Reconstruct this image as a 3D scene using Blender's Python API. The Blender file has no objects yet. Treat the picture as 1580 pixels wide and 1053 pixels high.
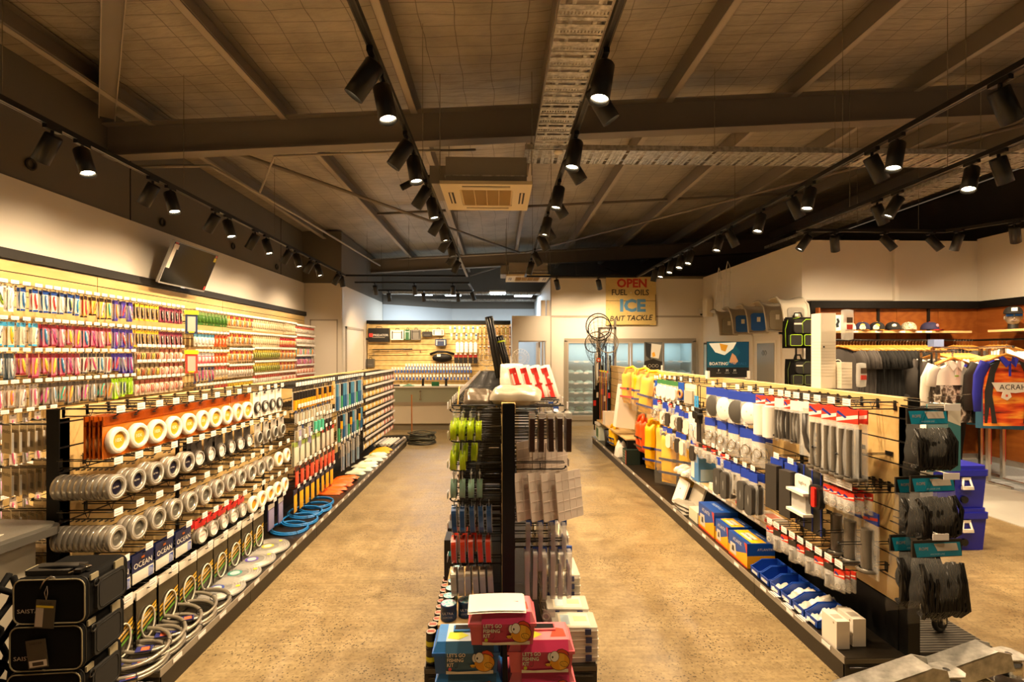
import bpy, math, random
from mathutils import Matrix, Vector
random.seed(7)
PI = math.pi
SC = bpy.context.scene
COL = SC.collection

# ------------------------------------------------------------------ camera, world, exposure
cam_data = bpy.data.cameras.new('camera')
cam_data.sensor_width = 36.0
cam_data.lens = 36.0 * 780.0 / 1580.0
cam_data.shift_y = 18.5 / 1580.0
cam_data.clip_start = 0.05
cam_data.clip_end = 100
camera = bpy.data.objects.new('camera', cam_data)
COL.objects.link(camera)
camera.location = (0, 0, 1.65)
camera.rotation_euler = (PI / 2, 0, -math.atan(22.0 / 780.0))
SC.camera = camera
vs = SC.view_settings
vs.view_transform = 'Standard'
vs.look = 'None'
vs.exposure = 0.92
vs.gamma = 1.0
vs.use_curve_mapping = False
world = bpy.data.worlds.new('world')
world.use_nodes = True
world.node_tree.nodes['Background'].inputs[0].default_value = (1.0, 0.72, 0.45, 1)
world.node_tree.nodes['Background'].inputs[1].default_value = 0.07
SC.world = world
SC.cycles.max_bounces = 6
SC.cycles.diffuse_bounces = 3
SC.cycles.glossy_bounces = 2
SC.cycles.transmission_bounces = 3
SC.cycles.transparent_max_bounces = 10
SC.cycles.use_denoising = True
SC.cycles.sample_clamp_indirect = 4.0
SC.cycles.caustics_reflective = False
SC.cycles.caustics_refractive = False
WARM = (1.0, 0.72, 0.43)      # halogen track lamps
SPOT_W = 78.0

# ------------------------------------------------------------------ materials
MATS = {}
def srgb(h):
    h = h.lstrip('#')
    return tuple(((int(h[i:i+2], 16) / 255.0) ** 2.2) for i in (0, 2, 4))
def new_mat(name):
    m = bpy.data.materials.new(name); m.use_nodes = True
    MATS[name] = m
    return m, m.node_tree.nodes, m.node_tree.links, m.node_tree.nodes['Principled BSDF']
def col(h, rough=0.5, metal=0.0, alpha=1.0, emit=0.0, spec=0.5):
    """plain material, cached by its values, with a faint procedural unevenness of the gloss"""
    key = 'm_%s_%02d_%02d_%02d_%02d' % (h.lstrip('#'), rough * 20, metal * 10, alpha * 20, emit)
    if key in MATS: return key
    m, n, l, b = new_mat(key)
    b.inputs['Base Color'].default_value = (*srgb(h), 1)
    b.inputs['Roughness'].default_value = rough
    b.inputs['Metallic'].default_value = metal
    b.inputs['Specular IOR Level'].default_value = spec
    if alpha < 1:
        b.inputs['Alpha'].default_value = alpha
    if emit:
        b.inputs['Emission Color'].default_value = (*srgb(h), 1)
        b.inputs['Emission Strength'].default_value = emit
    elif alpha == 1 and metal < .5:
        t = n.new('ShaderNodeTexNoise'); t.inputs['Scale'].default_value = 60; t.inputs['Detail'].default_value = 2
        r = n.new('ShaderNodeMapRange'); r.inputs['To Min'].default_value = max(0.02, rough - .08); r.inputs['To Max'].default_value = min(1, rough + .08)
        l.new(t.outputs['Fac'], r.inputs['Value']); l.new(r.outputs['Result'], b.inputs['Roughness'])
    return key
def node_mat(name, build):
    m, n, l, b = new_mat(name)
    build(n, l, b)
    return name
def coords(n, l, scale=(1, 1, 1), kind='Object'):
    t = n.new('ShaderNodeTexCoord'); mp = n.new('ShaderNodeMapping')
    mp.inputs['Scale'].default_value = scale
    l.new(t.outputs[kind], mp.inputs['Vector'])
    return mp.outputs['Vector']
def ramp(n, l, fac, stops):
    r = n.new('ShaderNodeValToRGB')
    e = r.color_ramp.elements
    while len(e) < len(stops): e.new(0.5)
    for x, (p, c) in zip(e, stops):
        x.position = p; x.color = (*srgb(c), 1) if isinstance(c, str) else (*c, 1)
    l.new(fac, r.inputs['Fac'])
    return r.outputs['Color']
def mix(n, l, fac, a, b, mode='MIX'):
    m = n.new('ShaderNodeMix'); m.data_type = 'RGBA'; m.blend_type = mode
    for sock, v in ((m.inputs['Factor'], fac), (m.inputs['A'], a), (m.inputs['B'], b)):
        if hasattr(v, 'links') or hasattr(v, 'is_output'): l.new(v, sock)
        elif isinstance(v, str): sock.default_value = (*srgb(v), 1)
        else: sock.default_value = v
    return m.outputs['Result']
def noise(n, l, vec, scale, detail=4, rough=.55):
    t = n.new('ShaderNodeTexNoise'); t.inputs['Scale'].default_value = scale
    t.inputs['Detail'].default_value = detail; t.inputs['Roughness'].default_value = rough
    l.new(vec, t.inputs['Vector'])
    return t.outputs['Fac']
def bump(n, l, b, h, strength=.2, dist=.01):
    t = n.new('ShaderNodeBump'); t.inputs['Strength'].default_value = strength; t.inputs['Distance'].default_value = dist
    l.new(h, t.inputs['Height']); l.new(t.outputs['Normal'], b.inputs['Normal'])

def _floor(n, l, b):
    v = coords(n, l)
    big = noise(n, l, v, .9, 6); mid = noise(n, l, v, 6, 5)
    c = ramp(n, l, big, [(.3, '7c6a4c'), (.52, '9a8560'), (.72, 'ad9a74')])
    c2 = ramp(n, l, mid, [(.35, '73603f'), (.6, 'a8946a')])
    c = mix(n, l, .35, c, c2)
    vo = n.new('ShaderNodeTexVoronoi'); vo.inputs['Scale'].default_value = 55; l.new(v, vo.inputs['Vector'])
    sp = ramp(n, l, vo.outputs['Distance'], [(.20, (1, 1, 1)), (.34, (0, 0, 0))])
    patch = ramp(n, l, noise(n, l, v, 2.2, 4), [(.36, (0, 0, 0)), (.58, (1, 1, 1))])
    m1 = mix(n, l, 1.0, sp, patch, 'MULTIPLY')
    c = mix(n, l, m1, c, '4f4230')
    # fine trowel streaks across the aisles
    fine = ramp(n, l, noise(n, l, v, 34, 4, .7), [(.36, (.62, .60, .56)), (.58, (1, 1, 1))])
    c = mix(n, l, .7, c, fine, 'MULTIPLY')
    v2 = coords(n, l, (1.2, 26, 1)); st = ramp(n, l, noise(n, l, v2, 1.5, 3), [(.4, (.86, .86, .86)), (.62, (1, 1, 1))])
    c = mix(n, l, 1.0, c, st, 'MULTIPLY')
    l.new(c, b.inputs['Base Color'])
    r = ramp(n, l, mid, [(.3, (.30, .30, .30)), (.75, (.50, .50, .50))]); l.new(r, b.inputs['Roughness'])
    bump(n, l, b, mid, .06, .004)
node_mat('polished_concrete', _floor)

def _ply(base, dark):
    def f(n, l, b):
        v = coords(n, l, (1.4, 1.1, 5.5)); a = noise(n, l, v, 1.6, 6, .6)
        w = n.new('ShaderNodeTexWave'); w.inputs['Scale'].default_value = 1.3; w.inputs['Distortion'].default_value = 9; w.inputs['Detail'].default_value = 3
        l.new(v, w.inputs['Vector'])
        c = mix(n, l, a, dark, base)
        c = mix(n, l, .22, c, ramp(n, l, w.outputs['Fac'], [(.2, dark), (.8, base)]))
        l.new(c, b.inputs['Base Color']); b.inputs['Roughness'].default_value = .42
    return f
node_mat('pale_plywood', _ply('dfc48a', 'bf9a58'))
node_mat('shelf_timber', _ply('d8bc88', 'b8935a'))
node_mat('red_timber', _ply('a5642e', '74390f'))
def _paint(h, h2, r=.6):
    def f(n, l, b):
        v = coords(n, l); c = mix(n, l, noise(n, l, v, 1.1, 4), h2, h)
        l.new(c, b.inputs['Base Color']); b.inputs['Roughness'].default_value = r
        bump(n, l, b, noise(n, l, v, 90, 2), .04, .002)
    return f
node_mat('wall_white', _paint('e6dfd3', 'dfd6c8'))
node_mat('wall_grey', _paint('756f66', '69635a', .8))
node_mat('wall_far_white', _paint('d4d8da', 'c8cdd0'))
node_mat('steel_paint', _paint('8a8177', '7b7268', .55))
node_mat('steel_light', _paint('b3a999', 'a2978a', .55))
def _foil(n, l, b):
    v = coords(n, l)
    s = n.new('ShaderNodeSeparateXYZ'); l.new(v, s.inputs[0])
    # wobble so the netting over the blanket is not ruler straight
    nz = noise(n, l, v, 1.3, 2)
    def lines(sock, per, w):
        ad = n.new('ShaderNodeMath'); ad.operation = 'MULTIPLY_ADD'; ad.inputs[1].default_value = .12; l.new(nz, ad.inputs[0]); l.new(sock, ad.inputs[2])
        m = n.new('ShaderNodeMath'); m.operation = 'PINGPONG'; m.inputs[1].default_value = per / 2; l.new(ad.outputs[0], m.inputs[0])
        c = n.new('ShaderNodeMath'); c.operation = 'LESS_THAN'; c.inputs[1].default_value = w; l.new(m.outputs[0], c.inputs[0])
        return c.outputs[0]
    a = lines(s.outputs['X'], .30, .004); c = lines(s.outputs['Y'], .15, .0035)
    mx = n.new('ShaderNodeMath'); mx.operation = 'MAXIMUM'; l.new(a, mx.inputs[0]); l.new(c, mx.inputs[1])
    big = noise(n, l, v, 2.0, 5)
    base = ramp(n, l, big, [(.3, '948b7d'), (.7, 'b8ae9d')])
    f = n.new('ShaderNodeMath'); f.operation = 'MULTIPLY'; f.inputs[1].default_value = .6; l.new(mx.outputs[0], f.inputs[0])
    l.new(mix(n, l, f.outputs[0], base, '3c352b'), b.inputs['Base Color'])
    b.inputs['Roughness'].default_value = .45
    b.inputs['Metallic'].default_value = .15
    bump(n, l, b, noise(n, l, coords(n, l, (1.5, 6, 1)), 2.5, 4), .5, .03)
node_mat('roof_blanket', _foil)
def _galv(n, l, b):
    v = coords(n, l); c = ramp(n, l, noise(n, l, v, 22, 4), [(.3, '97948c'), (.7, 'd9d6cd')])
    l.new(c, b.inputs['Base Color']); b.inputs['Metallic'].default_value = .75; b.inputs['Roughness'].default_value = .42
node_mat('galvanised', _galv)
def _ribmat(n, l, b):
    v = coords(n, l)
    w = n.new('ShaderNodeTexWave'); w.bands_direction = 'Y'; w.inputs['Scale'].default_value = 14; w.inputs['Distortion'].default_value = 1.2; l.new(v, w.inputs['Vector'])
    l.new(ramp(n, l, w.outputs['Fac'], [(.3, '2b2824'), (.7, '5a554c')]), b.inputs['Base Color'])
    b.inputs['Roughness'].default_value = .95; bump(n, l, b, w.outputs['Fac'], .8, .01)
node_mat('ribbed_mat', _ribmat)
def _carpet(n, l, b):
    v = coords(n, l); l.new(ramp(n, l, noise(n, l, v, 120, 2), [(.3, '7c8288'), (.7, '9aa0a4')]), b.inputs['Base Color']); b.inputs['Roughness'].default_value = .95
node_mat('grey_carpet', _carpet)
BLACK = col('0f0e0b', .42); BLACKM = col('0c0b09', .55, spec=.3); WIRE = col('0d0c0a', .4); WHITE = col('e9e3d8', .45)
CHROME = col('c9c6be', .22, 1.0); TAG = col('efe9e6', .5); CLEAR = col('e9e7e0', .15, 0, .28); CLEAR2 = col('f1efe8', .12, 0, .45)
DKFAB = col('0e0d0b', .85, spec=.2)

# ------------------------------------------------------------------ mesh builder
class MB:
    def __init__(self):
        self.v = []; self.f = []; self.fm = []; self.fs = []; self.mats = []; self.M = None
    def _mi(self, m):
        if m not in self.mats: self.mats.append(m)
        return self.mats.index(m)
    def add(self, vs, fs, mat, smooth=False, M=None):
        o = len(self.v)
        for p in vs:
            p = Vector(p)
            if M is not None: p = M @ p
            if self.M is not None: p = self.M @ p
            self.v.append(tuple(p))
        k = self._mi(mat)
        for f in fs:
            self.f.append(tuple(i + o for i in f)); self.fm.append(k); self.fs.append(smooth)
        return self
    def box(self, a, b, mat, M=None):
        x0, y0, z0 = a; x1, y1, z1 = b
        return self.add([(x0,y0,z0),(x1,y0,z0),(x1,y1,z0),(x0,y1,z0),(x0,y0,z1),(x1,y0,z1),(x1,y1,z1),(x0,y1,z1)],
            [(0,3,2,1),(4,5,6,7),(0,1,5,4),(1,2,6,5),(2,3,7,6),(3,0,4,7)], mat, False, M)
    def cbox(self, c, s, mat, M=None):
        return self.box([c[i]-s[i]/2 for i in range(3)], [c[i]+s[i]/2 for i in range(3)], mat, M)
    def bbox(self, a, b, bev, mat, M=None, axis=2):
        """box with the four edges along one axis rounded"""
        (x0,y0,z0),(x1,y1,z1) = a, b
        if axis == 2: u0,u1,w0,w1,d0,d1 = x0,x1,y0,y1,z0,z1
        elif axis == 1: u0,u1,w0,w1,d0,d1 = x0,x1,z0,z1,y0,y1
        else: u0,u1,w0,w1,d0,d1 = y0,y1,z0,z1,x0,x1
        pts = rrect(u0,w0,u1,w1,bev)
        return self.prism(pts, d0, d1, mat, axis, M)
    def prism(self, pts, d0, d1, mat, axis=2, M=None, smooth=False):
        n = len(pts)
        def P(u, w, d):
            return (u,w,d) if axis == 2 else ((u,d,w) if axis == 1 else (d,u,w))
        vs = [P(u,w,d0) for u,w in pts] + [P(u,w,d1) for u,w in pts]
        fs = [tuple(range(n))[::-1], tuple(range(n, 2*n))] + [(i,(i+1)%n,n+(i+1)%n,n+i) for i in range(n)]
        return self.add(vs, fs, mat, smooth, M)
    def quad(self, p, mat, M=None):
        return self.add(p, [tuple(range(len(p)))], mat, False, M)
    def cyl(self, p0, p1, r0, mat, r1=None, n=16, caps=True, smooth=True, M=None):
        r1 = r0 if r1 is None else r1
        p0 = Vector(p0); p1 = Vector(p1); d = (p1 - p0).normalized()
        u = d.orthogonal().normalized(); w = d.cross(u)
        ring = lambda c, r: [c + r*(math.cos(2*PI*i/n)*u + math.sin(2*PI*i/n)*w) for i in range(n)]
        vs = ring(p0, r0) + ring(p1, r1)
        self.add(vs, [(i,(i+1)%n,n+(i+1)%n,n+i) for i in range(n)], mat, smooth, M)
        if caps:
            self.add(ring(p0, r0), [tuple(range(n))[::-1]], mat, False, M)
            self.add(ring(p1, r1), [tuple(range(n))], mat, False, M)
        return self
    def tube(self, pts, r, mat, n=6, closed=False, M=None):
        pts = [Vector(p) for p in pts]; N = len(pts); vs = []
        prev = None
        for i, p in enumerate(pts):
            a = pts[(i-1) % N] if (closed or i > 0) else p
            b = pts[(i+1) % N] if (closed or i < N-1) else p
            d = (b - a).normalized()
            if prev is None: u = d.orthogonal().normalized()
            else:
                u = prev - d * prev.dot(d)
                u = u.normalized() if u.length > 1e-6 else d.orthogonal().normalized()
            prev = u; w = d.cross(u)
            rr = r[i] if isinstance(r, (list, tuple)) else r
            vs += [p + rr*(math.cos(2*PI*k/n)*u + math.sin(2*PI*k/n)*w) for k in range(n)]
        fs = []
        for i in range(N if closed else N-1):
            j = (i+1) % N
            fs += [(i*n+k, i*n+(k+1)%n, j*n+(k+1)%n, j*n+k) for k in range(n)]
        if not closed:
            fs += [tuple(range(n))[::-1], tuple(range((N-1)*n, N*n))]
        return self.add(vs, fs, mat, True, M)
    def lathe(self, prof, mat, n=20, M=None, smooth=True):
        """profile [(r, z)] turned about z"""
        vs = []; K = len(prof)
        for i in range(n):
            a = 2*PI*i/n
            vs += [(r*math.cos(a), r*math.sin(a), z) for r, z in prof]
        fs = []
        for i in range(n):
            j = (i+1) % n
            fs += [(i*K+k, j*K+k, j*K+k+1, i*K+k+1) for k in range(K-1)]
        return self.add(vs, fs, mat, smooth, M)
    def torus(self, R, r, mat, n=24, m=8, M=None, sx=1, sy=1):
        pts = [(R*sx*math.cos(2*PI*i/n), R*sy*math.sin(2*PI*i/n), 0) for i in range(n)]
        return self.tube(pts, r, mat, m, True, M)
    def ball(self, c, r, mat, n=12, m=8, M=None):
        rx, ry, rz = (r, r, r) if not isinstance(r, (tuple, list)) else r
        vs = []; fs = []
        for j in range(m+1):
            t = PI*j/m
            for i in range(n):
                a = 2*PI*i/n
                vs.append((c[0]+rx*math.sin(t)*math.cos(a), c[1]+ry*math.sin(t)*math.sin(a), c[2]+rz*math.cos(t)))
        for j in range(m):
            for i in range(n):
                fs.append((j*n+i, (j+1)*n+i, (j+1)*n+(i+1)%n, j*n+(i+1)%n))
        return self.add(vs, fs, mat, True, M)
    def disc(self, c, r, mat, n=20, M=None, ry=None, axis='y'):
        ry = r if ry is None else ry
        if axis == 'y': p = [(c[0]+r*math.cos(2*PI*i/n), c[1], c[2]+ry*math.sin(2*PI*i/n)) for i in range(n)]
        elif axis == 'z': p = [(c[0]+r*math.cos(2*PI*i/n), c[1]+ry*math.sin(2*PI*i/n), c[2]) for i in range(n)]
        return self.add(p, [tuple(range(n))], mat, False, M)
    def grid(self, nu, nv, fn, mat, thick=0.0, M=None, smooth=True):
        """surface fn(u, v), u and v in 0..1; a thickness gives it a back"""
        vs = [fn(i/nu, j/nv) for j in range(nv+1) for i in range(nu+1)]
        fs = [(j*(nu+1)+i, j*(nu+1)+i+1, (j+1)*(nu+1)+i+1, (j+1)*(nu+1)+i) for j in range(nv) for i in range(nu)]
        self.add(vs, fs, mat, smooth, M)
        if thick:
            t = Vector(thick)
            self.add([Vector(p)+t for p in vs], [f[::-1] for f in fs], mat, smooth, M)
        return self
    def text(self, s, size, mat, M, depth=0.0, sx=1.0, align='CENTER', bold=0.0):
        vs, fs = text_geo(s, size, align, depth, bold)
        return self.add([(x*sx, y, z) for x, y, z in vs], fs, mat, False, M)
    def mesh(self, name='mesh'):
        me = bpy.data.meshes.new(name)
        me.from_pydata(self.v, [], self.f)
        for m in self.mats: me.materials.append(MATS[m])
        me.polygons.foreach_set('material_index', self.fm)
        me.polygons.foreach_set('use_smooth', self.fs)
        me.update()
        return me
    def build(self, name, parent=None, loc=None, rot=None, **kw):
        o = bpy.data.objects.new(name, self.mesh(name)); COL.objects.link(o)
        if loc: o.location = loc
        if rot: o.rotation_euler = rot
        if parent: o.parent = parent
        for k, v in kw.items(): o[k] = v
        return o

def rrect(x0, y0, x1, y1, r, n=3):
    out = []
    for cx, cy, a0 in ((x1-r,y1-r,0),(x0+r,y1-r,PI/2),(x0+r,y0+r,PI),(x1-r,y0+r,1.5*PI)):
        out += [(cx+r*math.cos(a0+PI/2*i/n), cy+r*math.sin(a0+PI/2*i/n)) for i in range(n+1)]
    return out
_TXT = {}
def text_geo(s, size, align, depth, bold):
    key = (s, align, depth, bold)
    if key not in _TXT:
        c = bpy.data.curves.new('txt', 'FONT'); c.body = s; c.align_x = align; c.align_y = 'CENTER'
        c.size = 1; c.extrude = depth; c.offset = bold; c.resolution_u = 2
        o = bpy.data.objects.new('txt', c); COL.objects.link(o)
        dg = bpy.context.evaluated_depsgraph_get()
        me = bpy.data.meshes.new_from_object(o.evaluated_get(dg))
        _TXT[key] = ([tuple(v.co) for v in me.vertices], [tuple(p.vertices) for p in me.polygons])
        bpy.data.objects.remove(o); bpy.data.curves.remove(c); bpy.data.meshes.remove(me)
    vs, fs = _TXT[key]
    return [(x*size, y*size, z) for x, y, z in vs], fs

def T(x=0, y=0, z=0): return Matrix.Translation((x, y, z))
def R(a, ax): return Matrix.Rotation(a, 4, ax)
def S(x, y, z): return Matrix.Diagonal((x, y, z, 1))
def root(name, label, cat, loc=(0,0,0), rotz=0, group=None):
    o = bpy.data.objects.new(name, None); COL.objects.link(o)
    o.empty_display_size = .1
    o.location = loc; o.rotation_euler = (0, 0, rotz); o['label'] = label; o['category'] = cat
    if group: o['group'] = group
    return o
def thing(mb, name, label, cat, loc=(0,0,0), rot=(0,0,0), group=None):
    o = mb.build(name, None, loc, rot); o['label'] = label; o['category'] = cat
    if group: o['group'] = group
    return o
def struct(mb, name, **kw):
    o = mb.build(name, **kw)
    if not kw.get('parent'): o['kind'] = 'structure'
    return o
ONES = 'first second third fourth fifth sixth seventh eighth ninth tenth eleventh twelfth thirteenth fourteenth fifteenth sixteenth seventeenth eighteenth nineteenth'.split()
TENS = {2:'twent',3:'thirt',4:'fort',5:'fift',6:'sixt',7:'sevent',8:'eight',9:'ninet'}
def nth(k):
    if k <= 19: return ONES[k-1]
    t, o = divmod(k, 10)
    if t > 9: return 'hundred-and-' + nth(k - 100)
    return TENS[t] + ('ieth' if o == 0 else 'y-' + ONES[o-1])

# ------------------------------------------------------------------ repeats: at most 300 of a kind as objects, the rest one stuff object
REG = {}
class Proto:
    def __init__(self, mb, parts=()):
        self.mb = mb; self.me = None; self.parts = parts     # parts: (name, MB, label or None, sub-parts)
    def build(self):
        if self.me is None:
            self.me = self.mb.mesh('m'); self.pm = [(n, m.mesh('p'), lb, [(a, b.mesh('s')) for a, b in sub]) for n, m, lb, sub in self.parts]
def put(kind, proto, M, label, cat, group, size=.1):
    REG.setdefault(kind, []).append((proto, M, label, cat, group, size))
def flush(limit=300):
    cp = Vector((0, 0, 1.65))
    for kind, L in REG.items():
        L.sort(key=lambda r: (r[1].translation - cp).length / r[5])
        for proto, M, label, cat, group, size in L[:limit]:
            proto.build()
            o = bpy.data.objects.new(kind, proto.me); COL.objects.link(o); o.matrix_world = M
            o['label'] = label; o['category'] = cat
            if group: o['group'] = group
            for n, me, lb, sub in proto.pm:
                c = bpy.data.objects.new(n, me); COL.objects.link(c); c.parent = o
                if lb: c['label'] = lb
                for sn, sm in sub:
                    d = bpy.data.objects.new(sn, sm); COL.objects.link(d); d.parent = c
        if len(L) > limit:
            big = MB()
            for proto, M, *_ in L[limit:]:
                for mb in [proto.mb] + [p[1] for p in proto.parts] + [s[1] for p in proto.parts for s in p[3]]:
                    o = len(big.v); idx = [big._mi(m) for m in mb.mats]
                    big.v += [tuple(M @ Vector(p)) for p in mb.v]
                    big.f += [tuple(i+o for i in f) for f in mb.f]
                    big.fm += [idx[i] for i in mb.fm]; big.fs += mb.fs
            o = big.build(kind); o['kind'] = 'stuff'; o['category'] = L[0][3]
            o['label'] = 'the many further %s hanging or standing farther back along the displays' % kind.replace('_', ' ')
    REG.clear()
# ================================================================== THE ROOM
RS = .058                                     # roof fall
def roof_z(x): return 4.35 + RS * x           # top of the rafters
fl = MB().box((-4.35, -2.5, -.1), (9.6, 24, 0), 'polished_concrete'); struct(fl, 'floor')
fr = MB().prism([(6.18, 1.0), (9.5, 1.0), (9.5, 7.65), (4.7, 7.65), (4.8, 7.1), (6.0, 6.9), (6.18, 6.5)], 0, .006, 'grey_carpet'); struct(fr, 'floor_carpet')
pl = MB().prism([(4.96, 1.0), (6.18, 1.0), (6.18, 6.5), (6.0, 6.9), (4.8, 7.1), (4.96, 6.6)], 0, .008, col('b9b8b0', .4)); struct(pl, 'floor_vinyl')
# left wall: white up to 3.17 m, dark precast concrete above
w = MB().box((-4.35, -2.5, 0), (-4.2, 11.25, 3.17), 'wall_white'); struct(w, 'wall_left')
w = MB().box((-4.4, -2.5, 3.17), (-4.24, 24, 4.5), 'wall_grey')
for y in (1.9, 5.95, 10.0): w.box((-4.245, y, 3.17), (-4.235, y+.012, 4.3), BLACKM)
struct(w, 'wall_left_upper')
fx = []
for i, y in enumerate((3.1, 4.7, 6.5, 8.2, 9.8)):       # lifting eyes cast into the precast wall
    m = MB().torus(.045, .012, col('2b2722', .6), 14, 6, T(-4.225, y, 3.3 + .06*(i % 2)) @ R(PI/2, 'Y'))
    thing(m, 'lifting_eye', 'dark steel lifting eye on the upper left wall, %s from the front' % nth(i+1), 'wall fitting')
w = MB().box((-4.35, 11.1, 0), (-3.4, 11.25, 3.17), 'wall_white'); struct(w, 'wall_corner')
w = MB().box((-3.75, 11.25, 0), (-3.42, 15.1, 3.15), 'wall_white'); struct(w, 'wall_recess')
w = MB().box((-3.4, 11.12, .0), (-3.385, 11.2, 3.1), col('d8d2c4', .4)); struct(w, 'trim_1')
w = MB().box((-4.25, 11.1, 3.17), (-3.4, 11.2, 4.3), 'wall_grey').box((-3.75, 11.2, 3.15), (-3.42, 15.1, 4.3), 'wall_grey'); struct(w, 'wall_recess_upper')
w = MB().prism([(-3.75, 15.1), (-3.4, 15.1), (-1.5, 16.6), (8, 16.6), (8, 16.8), (-3.75, 16.8)], 0, 3.1, 'wall_far_white'); struct(w, 'wall_back')
w = MB().prism([(-3.75, 15.1), (-3.4, 15.1), (-1.5, 16.6), (8, 16.6), (8, 16.8), (-3.75, 16.8)], 3.1, 4.9, 'wall_grey'); struct(w, 'wall_back_upper')
dr = MB().box((-4.05, 11.085, 0), (-3.5, 11.1, 2.35), 'wall_white').box((-4.07, 11.08, 0), (-4.05, 11.1, 2.38), 'steel_light').box((-3.5, 11.08, 0), (-3.48, 11.1, 2.38), 'steel_light').box((-4.07, 11.08, 2.35), (-3.48, 11.1, 2.38), 'steel_light')
struct(dr, 'door_1')
dr = MB().box((-3.42, 11.5, 0), (-3.405, 12.9, 2.2), 'wall_white').box((-3.42, 11.45, 0), (-3.395, 11.5, 2.25), 'steel_light').box((-3.42, 12.9, 0), (-3.395, 12.95, 2.25), 'steel_light').box((-3.42, 11.45, 2.2), (-3.395, 12.95, 2.25), 'steel_light')
struct(dr, 'door_2')
# cool room box at the back right
FZ = ((1.55, .18), (4.46, 1.93))              # opening for the freezer doors
w = MB()
w.box((1.2, 11.4, 0), (1.55, 11.48, 3.34), 'wall_white').box((4.46, 11.4, 0), (4.76, 11.48, 3.34), 'wall_white')
w.box((1.55, 11.4, 0), (4.46, 11.48, .18), 'wall_white').box((1.55, 11.4, 1.93), (4.46, 11.48, 3.34), 'wall_white')
w.box((1.2, 11.48, 0), (1.28, 16.6, 3.34), 'wall_far_white').box((1.2, 11.4, 3.34), (4.76, 16.6, 3.4), 'wall_grey')
w.box((1.2, 11.385, 2.46), (4.7, 11.4, 2.5), 'steel_light').box((1.19, 11.39, 0), (1.215, 11.41, 3.34), 'steel_light')
struct(w, 'wall_cool_room')
# partition with the doorway left of it
w = MB().box((.32, 11.4, 0), (.47, 11.5, 2.49), 'wall_white').box((.47, 11.4, 1.9), (1.19, 11.5, 2.49), 'wall_white').box((1.1, 11.4, 0), (1.19, 11.5, 1.9), 'wall_white')
struct(w, 'wall_partition')
d = MB().box((1.0, 11.38, 0), (1.03, 11.5, 1.93), 'steel_light').box((1.07, 11.38, 0), (1.10, 11.5, 1.93), col('cfc8b8', .4)).box((.47, 11.38, 1.9), (1.1, 11.5, 1.93), 'steel_light')
d.box((.93, 11.5, 0), (.97, 12.25, 1.9), 'wall_white')
d = struct(d, 'door_3'); MB().cyl((.925, 11.6, 1.0), (.925, 11.6, 1.14), .012, CHROME).cyl((.9, 11.6, 1.0), (.95, 11.6, 1.0), .01, CHROME).build('door_handle', d)
# right hand walls of the shop and the darkness of the warehouse above them
w = MB().box((4.68, 7.8, 0), (4.8, 11.4, 3.37), 'wall_white'); struct(w, 'wall_right')
w = MB().box((4.68, 7.65, 0), (7.6, 7.8, 3.39), 'wall_white').box((6.1, 7.6, 2.36), (6.17, 7.65, 3.39), 'wall_white').box((4.75, 7.635, 2.44), (6.1, 7.65, 2.47), 'steel_light')
struct(w, 'wall_clothing')
w = MB().box((7.45, 1.0, 0), (7.6, 7.65, 3.42), 'wall_white'); struct(w, 'wall_clothing_side')
w = MB().box((9.5, -2.5, 0), (9.65, 24, 5.0), 'wall_grey').box((4.8, 13.9, 3.4), (9.5, 14, 5), 'wall_grey'); struct(w, 'wall_warehouse')
# baseboards
struct(MB().box((1.2, 11.385, 0), (4.68, 11.4, .12), col('a89f8d', .5)), 'baseboard_back')
struct(MB().box((-4.2, 11.085, 0), (-3.4, 11.1, .1), col('a89f8d', .5)), 'baseboard_left')
# roof: blanket, purlins, rafters
def slab(mb, x0, x1, y0, y1, zf, t, mat):
    mb.add([(x0,y0,zf(x0)),(x1,y0,zf(x1)),(x1,y1,zf(x1)),(x0,y1,zf(x0)),(x0,y0,zf(x0)+t),(x1,y0,zf(x1)+t),(x1,y1,zf(x1)+t),(x0,y1,zf(x0)+t)],
        [(0,3,2,1),(4,5,6,7),(0,1,5,4),(1,2,6,5),(2,3,7,6),(3,0,4,7)], mat)
m = MB()
NX, NY = 96, 90
def rz(u, v):
    x = -4.5 + 14.2*u; y = -2.5 + 26.5*v
    k = (x + 3.75) / 1.42; sag = .035 * abs(math.sin(PI*k)) ** .7
    return (x, y, roof_z(x) + .215 - sag)
m.grid(NX, NY, rz, 'roof_blanket')
struct(m, 'ceiling')
def rafter(y, x0, x1, dep, wid):
    mb = MB(); t = .014
    for a, b, c, dd in ((-wid/2, wid/2, 0, t), (-.005, .005, -dep, dep), (-wid/2, wid/2, -dep, t)):
        slab(mb, x0, x1, y+a, y+b, lambda x, c=c: roof_z(x) + c, dd, 'steel_paint')
    struct(mb, 'roof_beam')
rafter(5.62, -4.3, 9.5, .34, .17); rafter(13.75, -4.3, 9.5, .35, .19); rafter(-1.9, -4.3, 9.5, .34, .17)
for k in range(10):                           # C purlins along the building
    x = -3.80 + 1.42*k
    mb = MB(); z = roof_z(x)
    for (y0, y1) in ((-2.5, 5.6), (5.6, 13.7), (13.7, 23.9)):
        mb.box((x-.004, y0, z), (x+.004, y1, z+.2), 'steel_paint').box((x, y0, z), (x+.075, y1, z+.005), 'steel_light').box((x, y0, z+.195), (x+.075, y1, z+.2), 'steel_paint').box((x+.071, y0, z), (x+.075, y1, z+.02), 'steel_light')
    struct(mb, 'roof_purlin')
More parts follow.
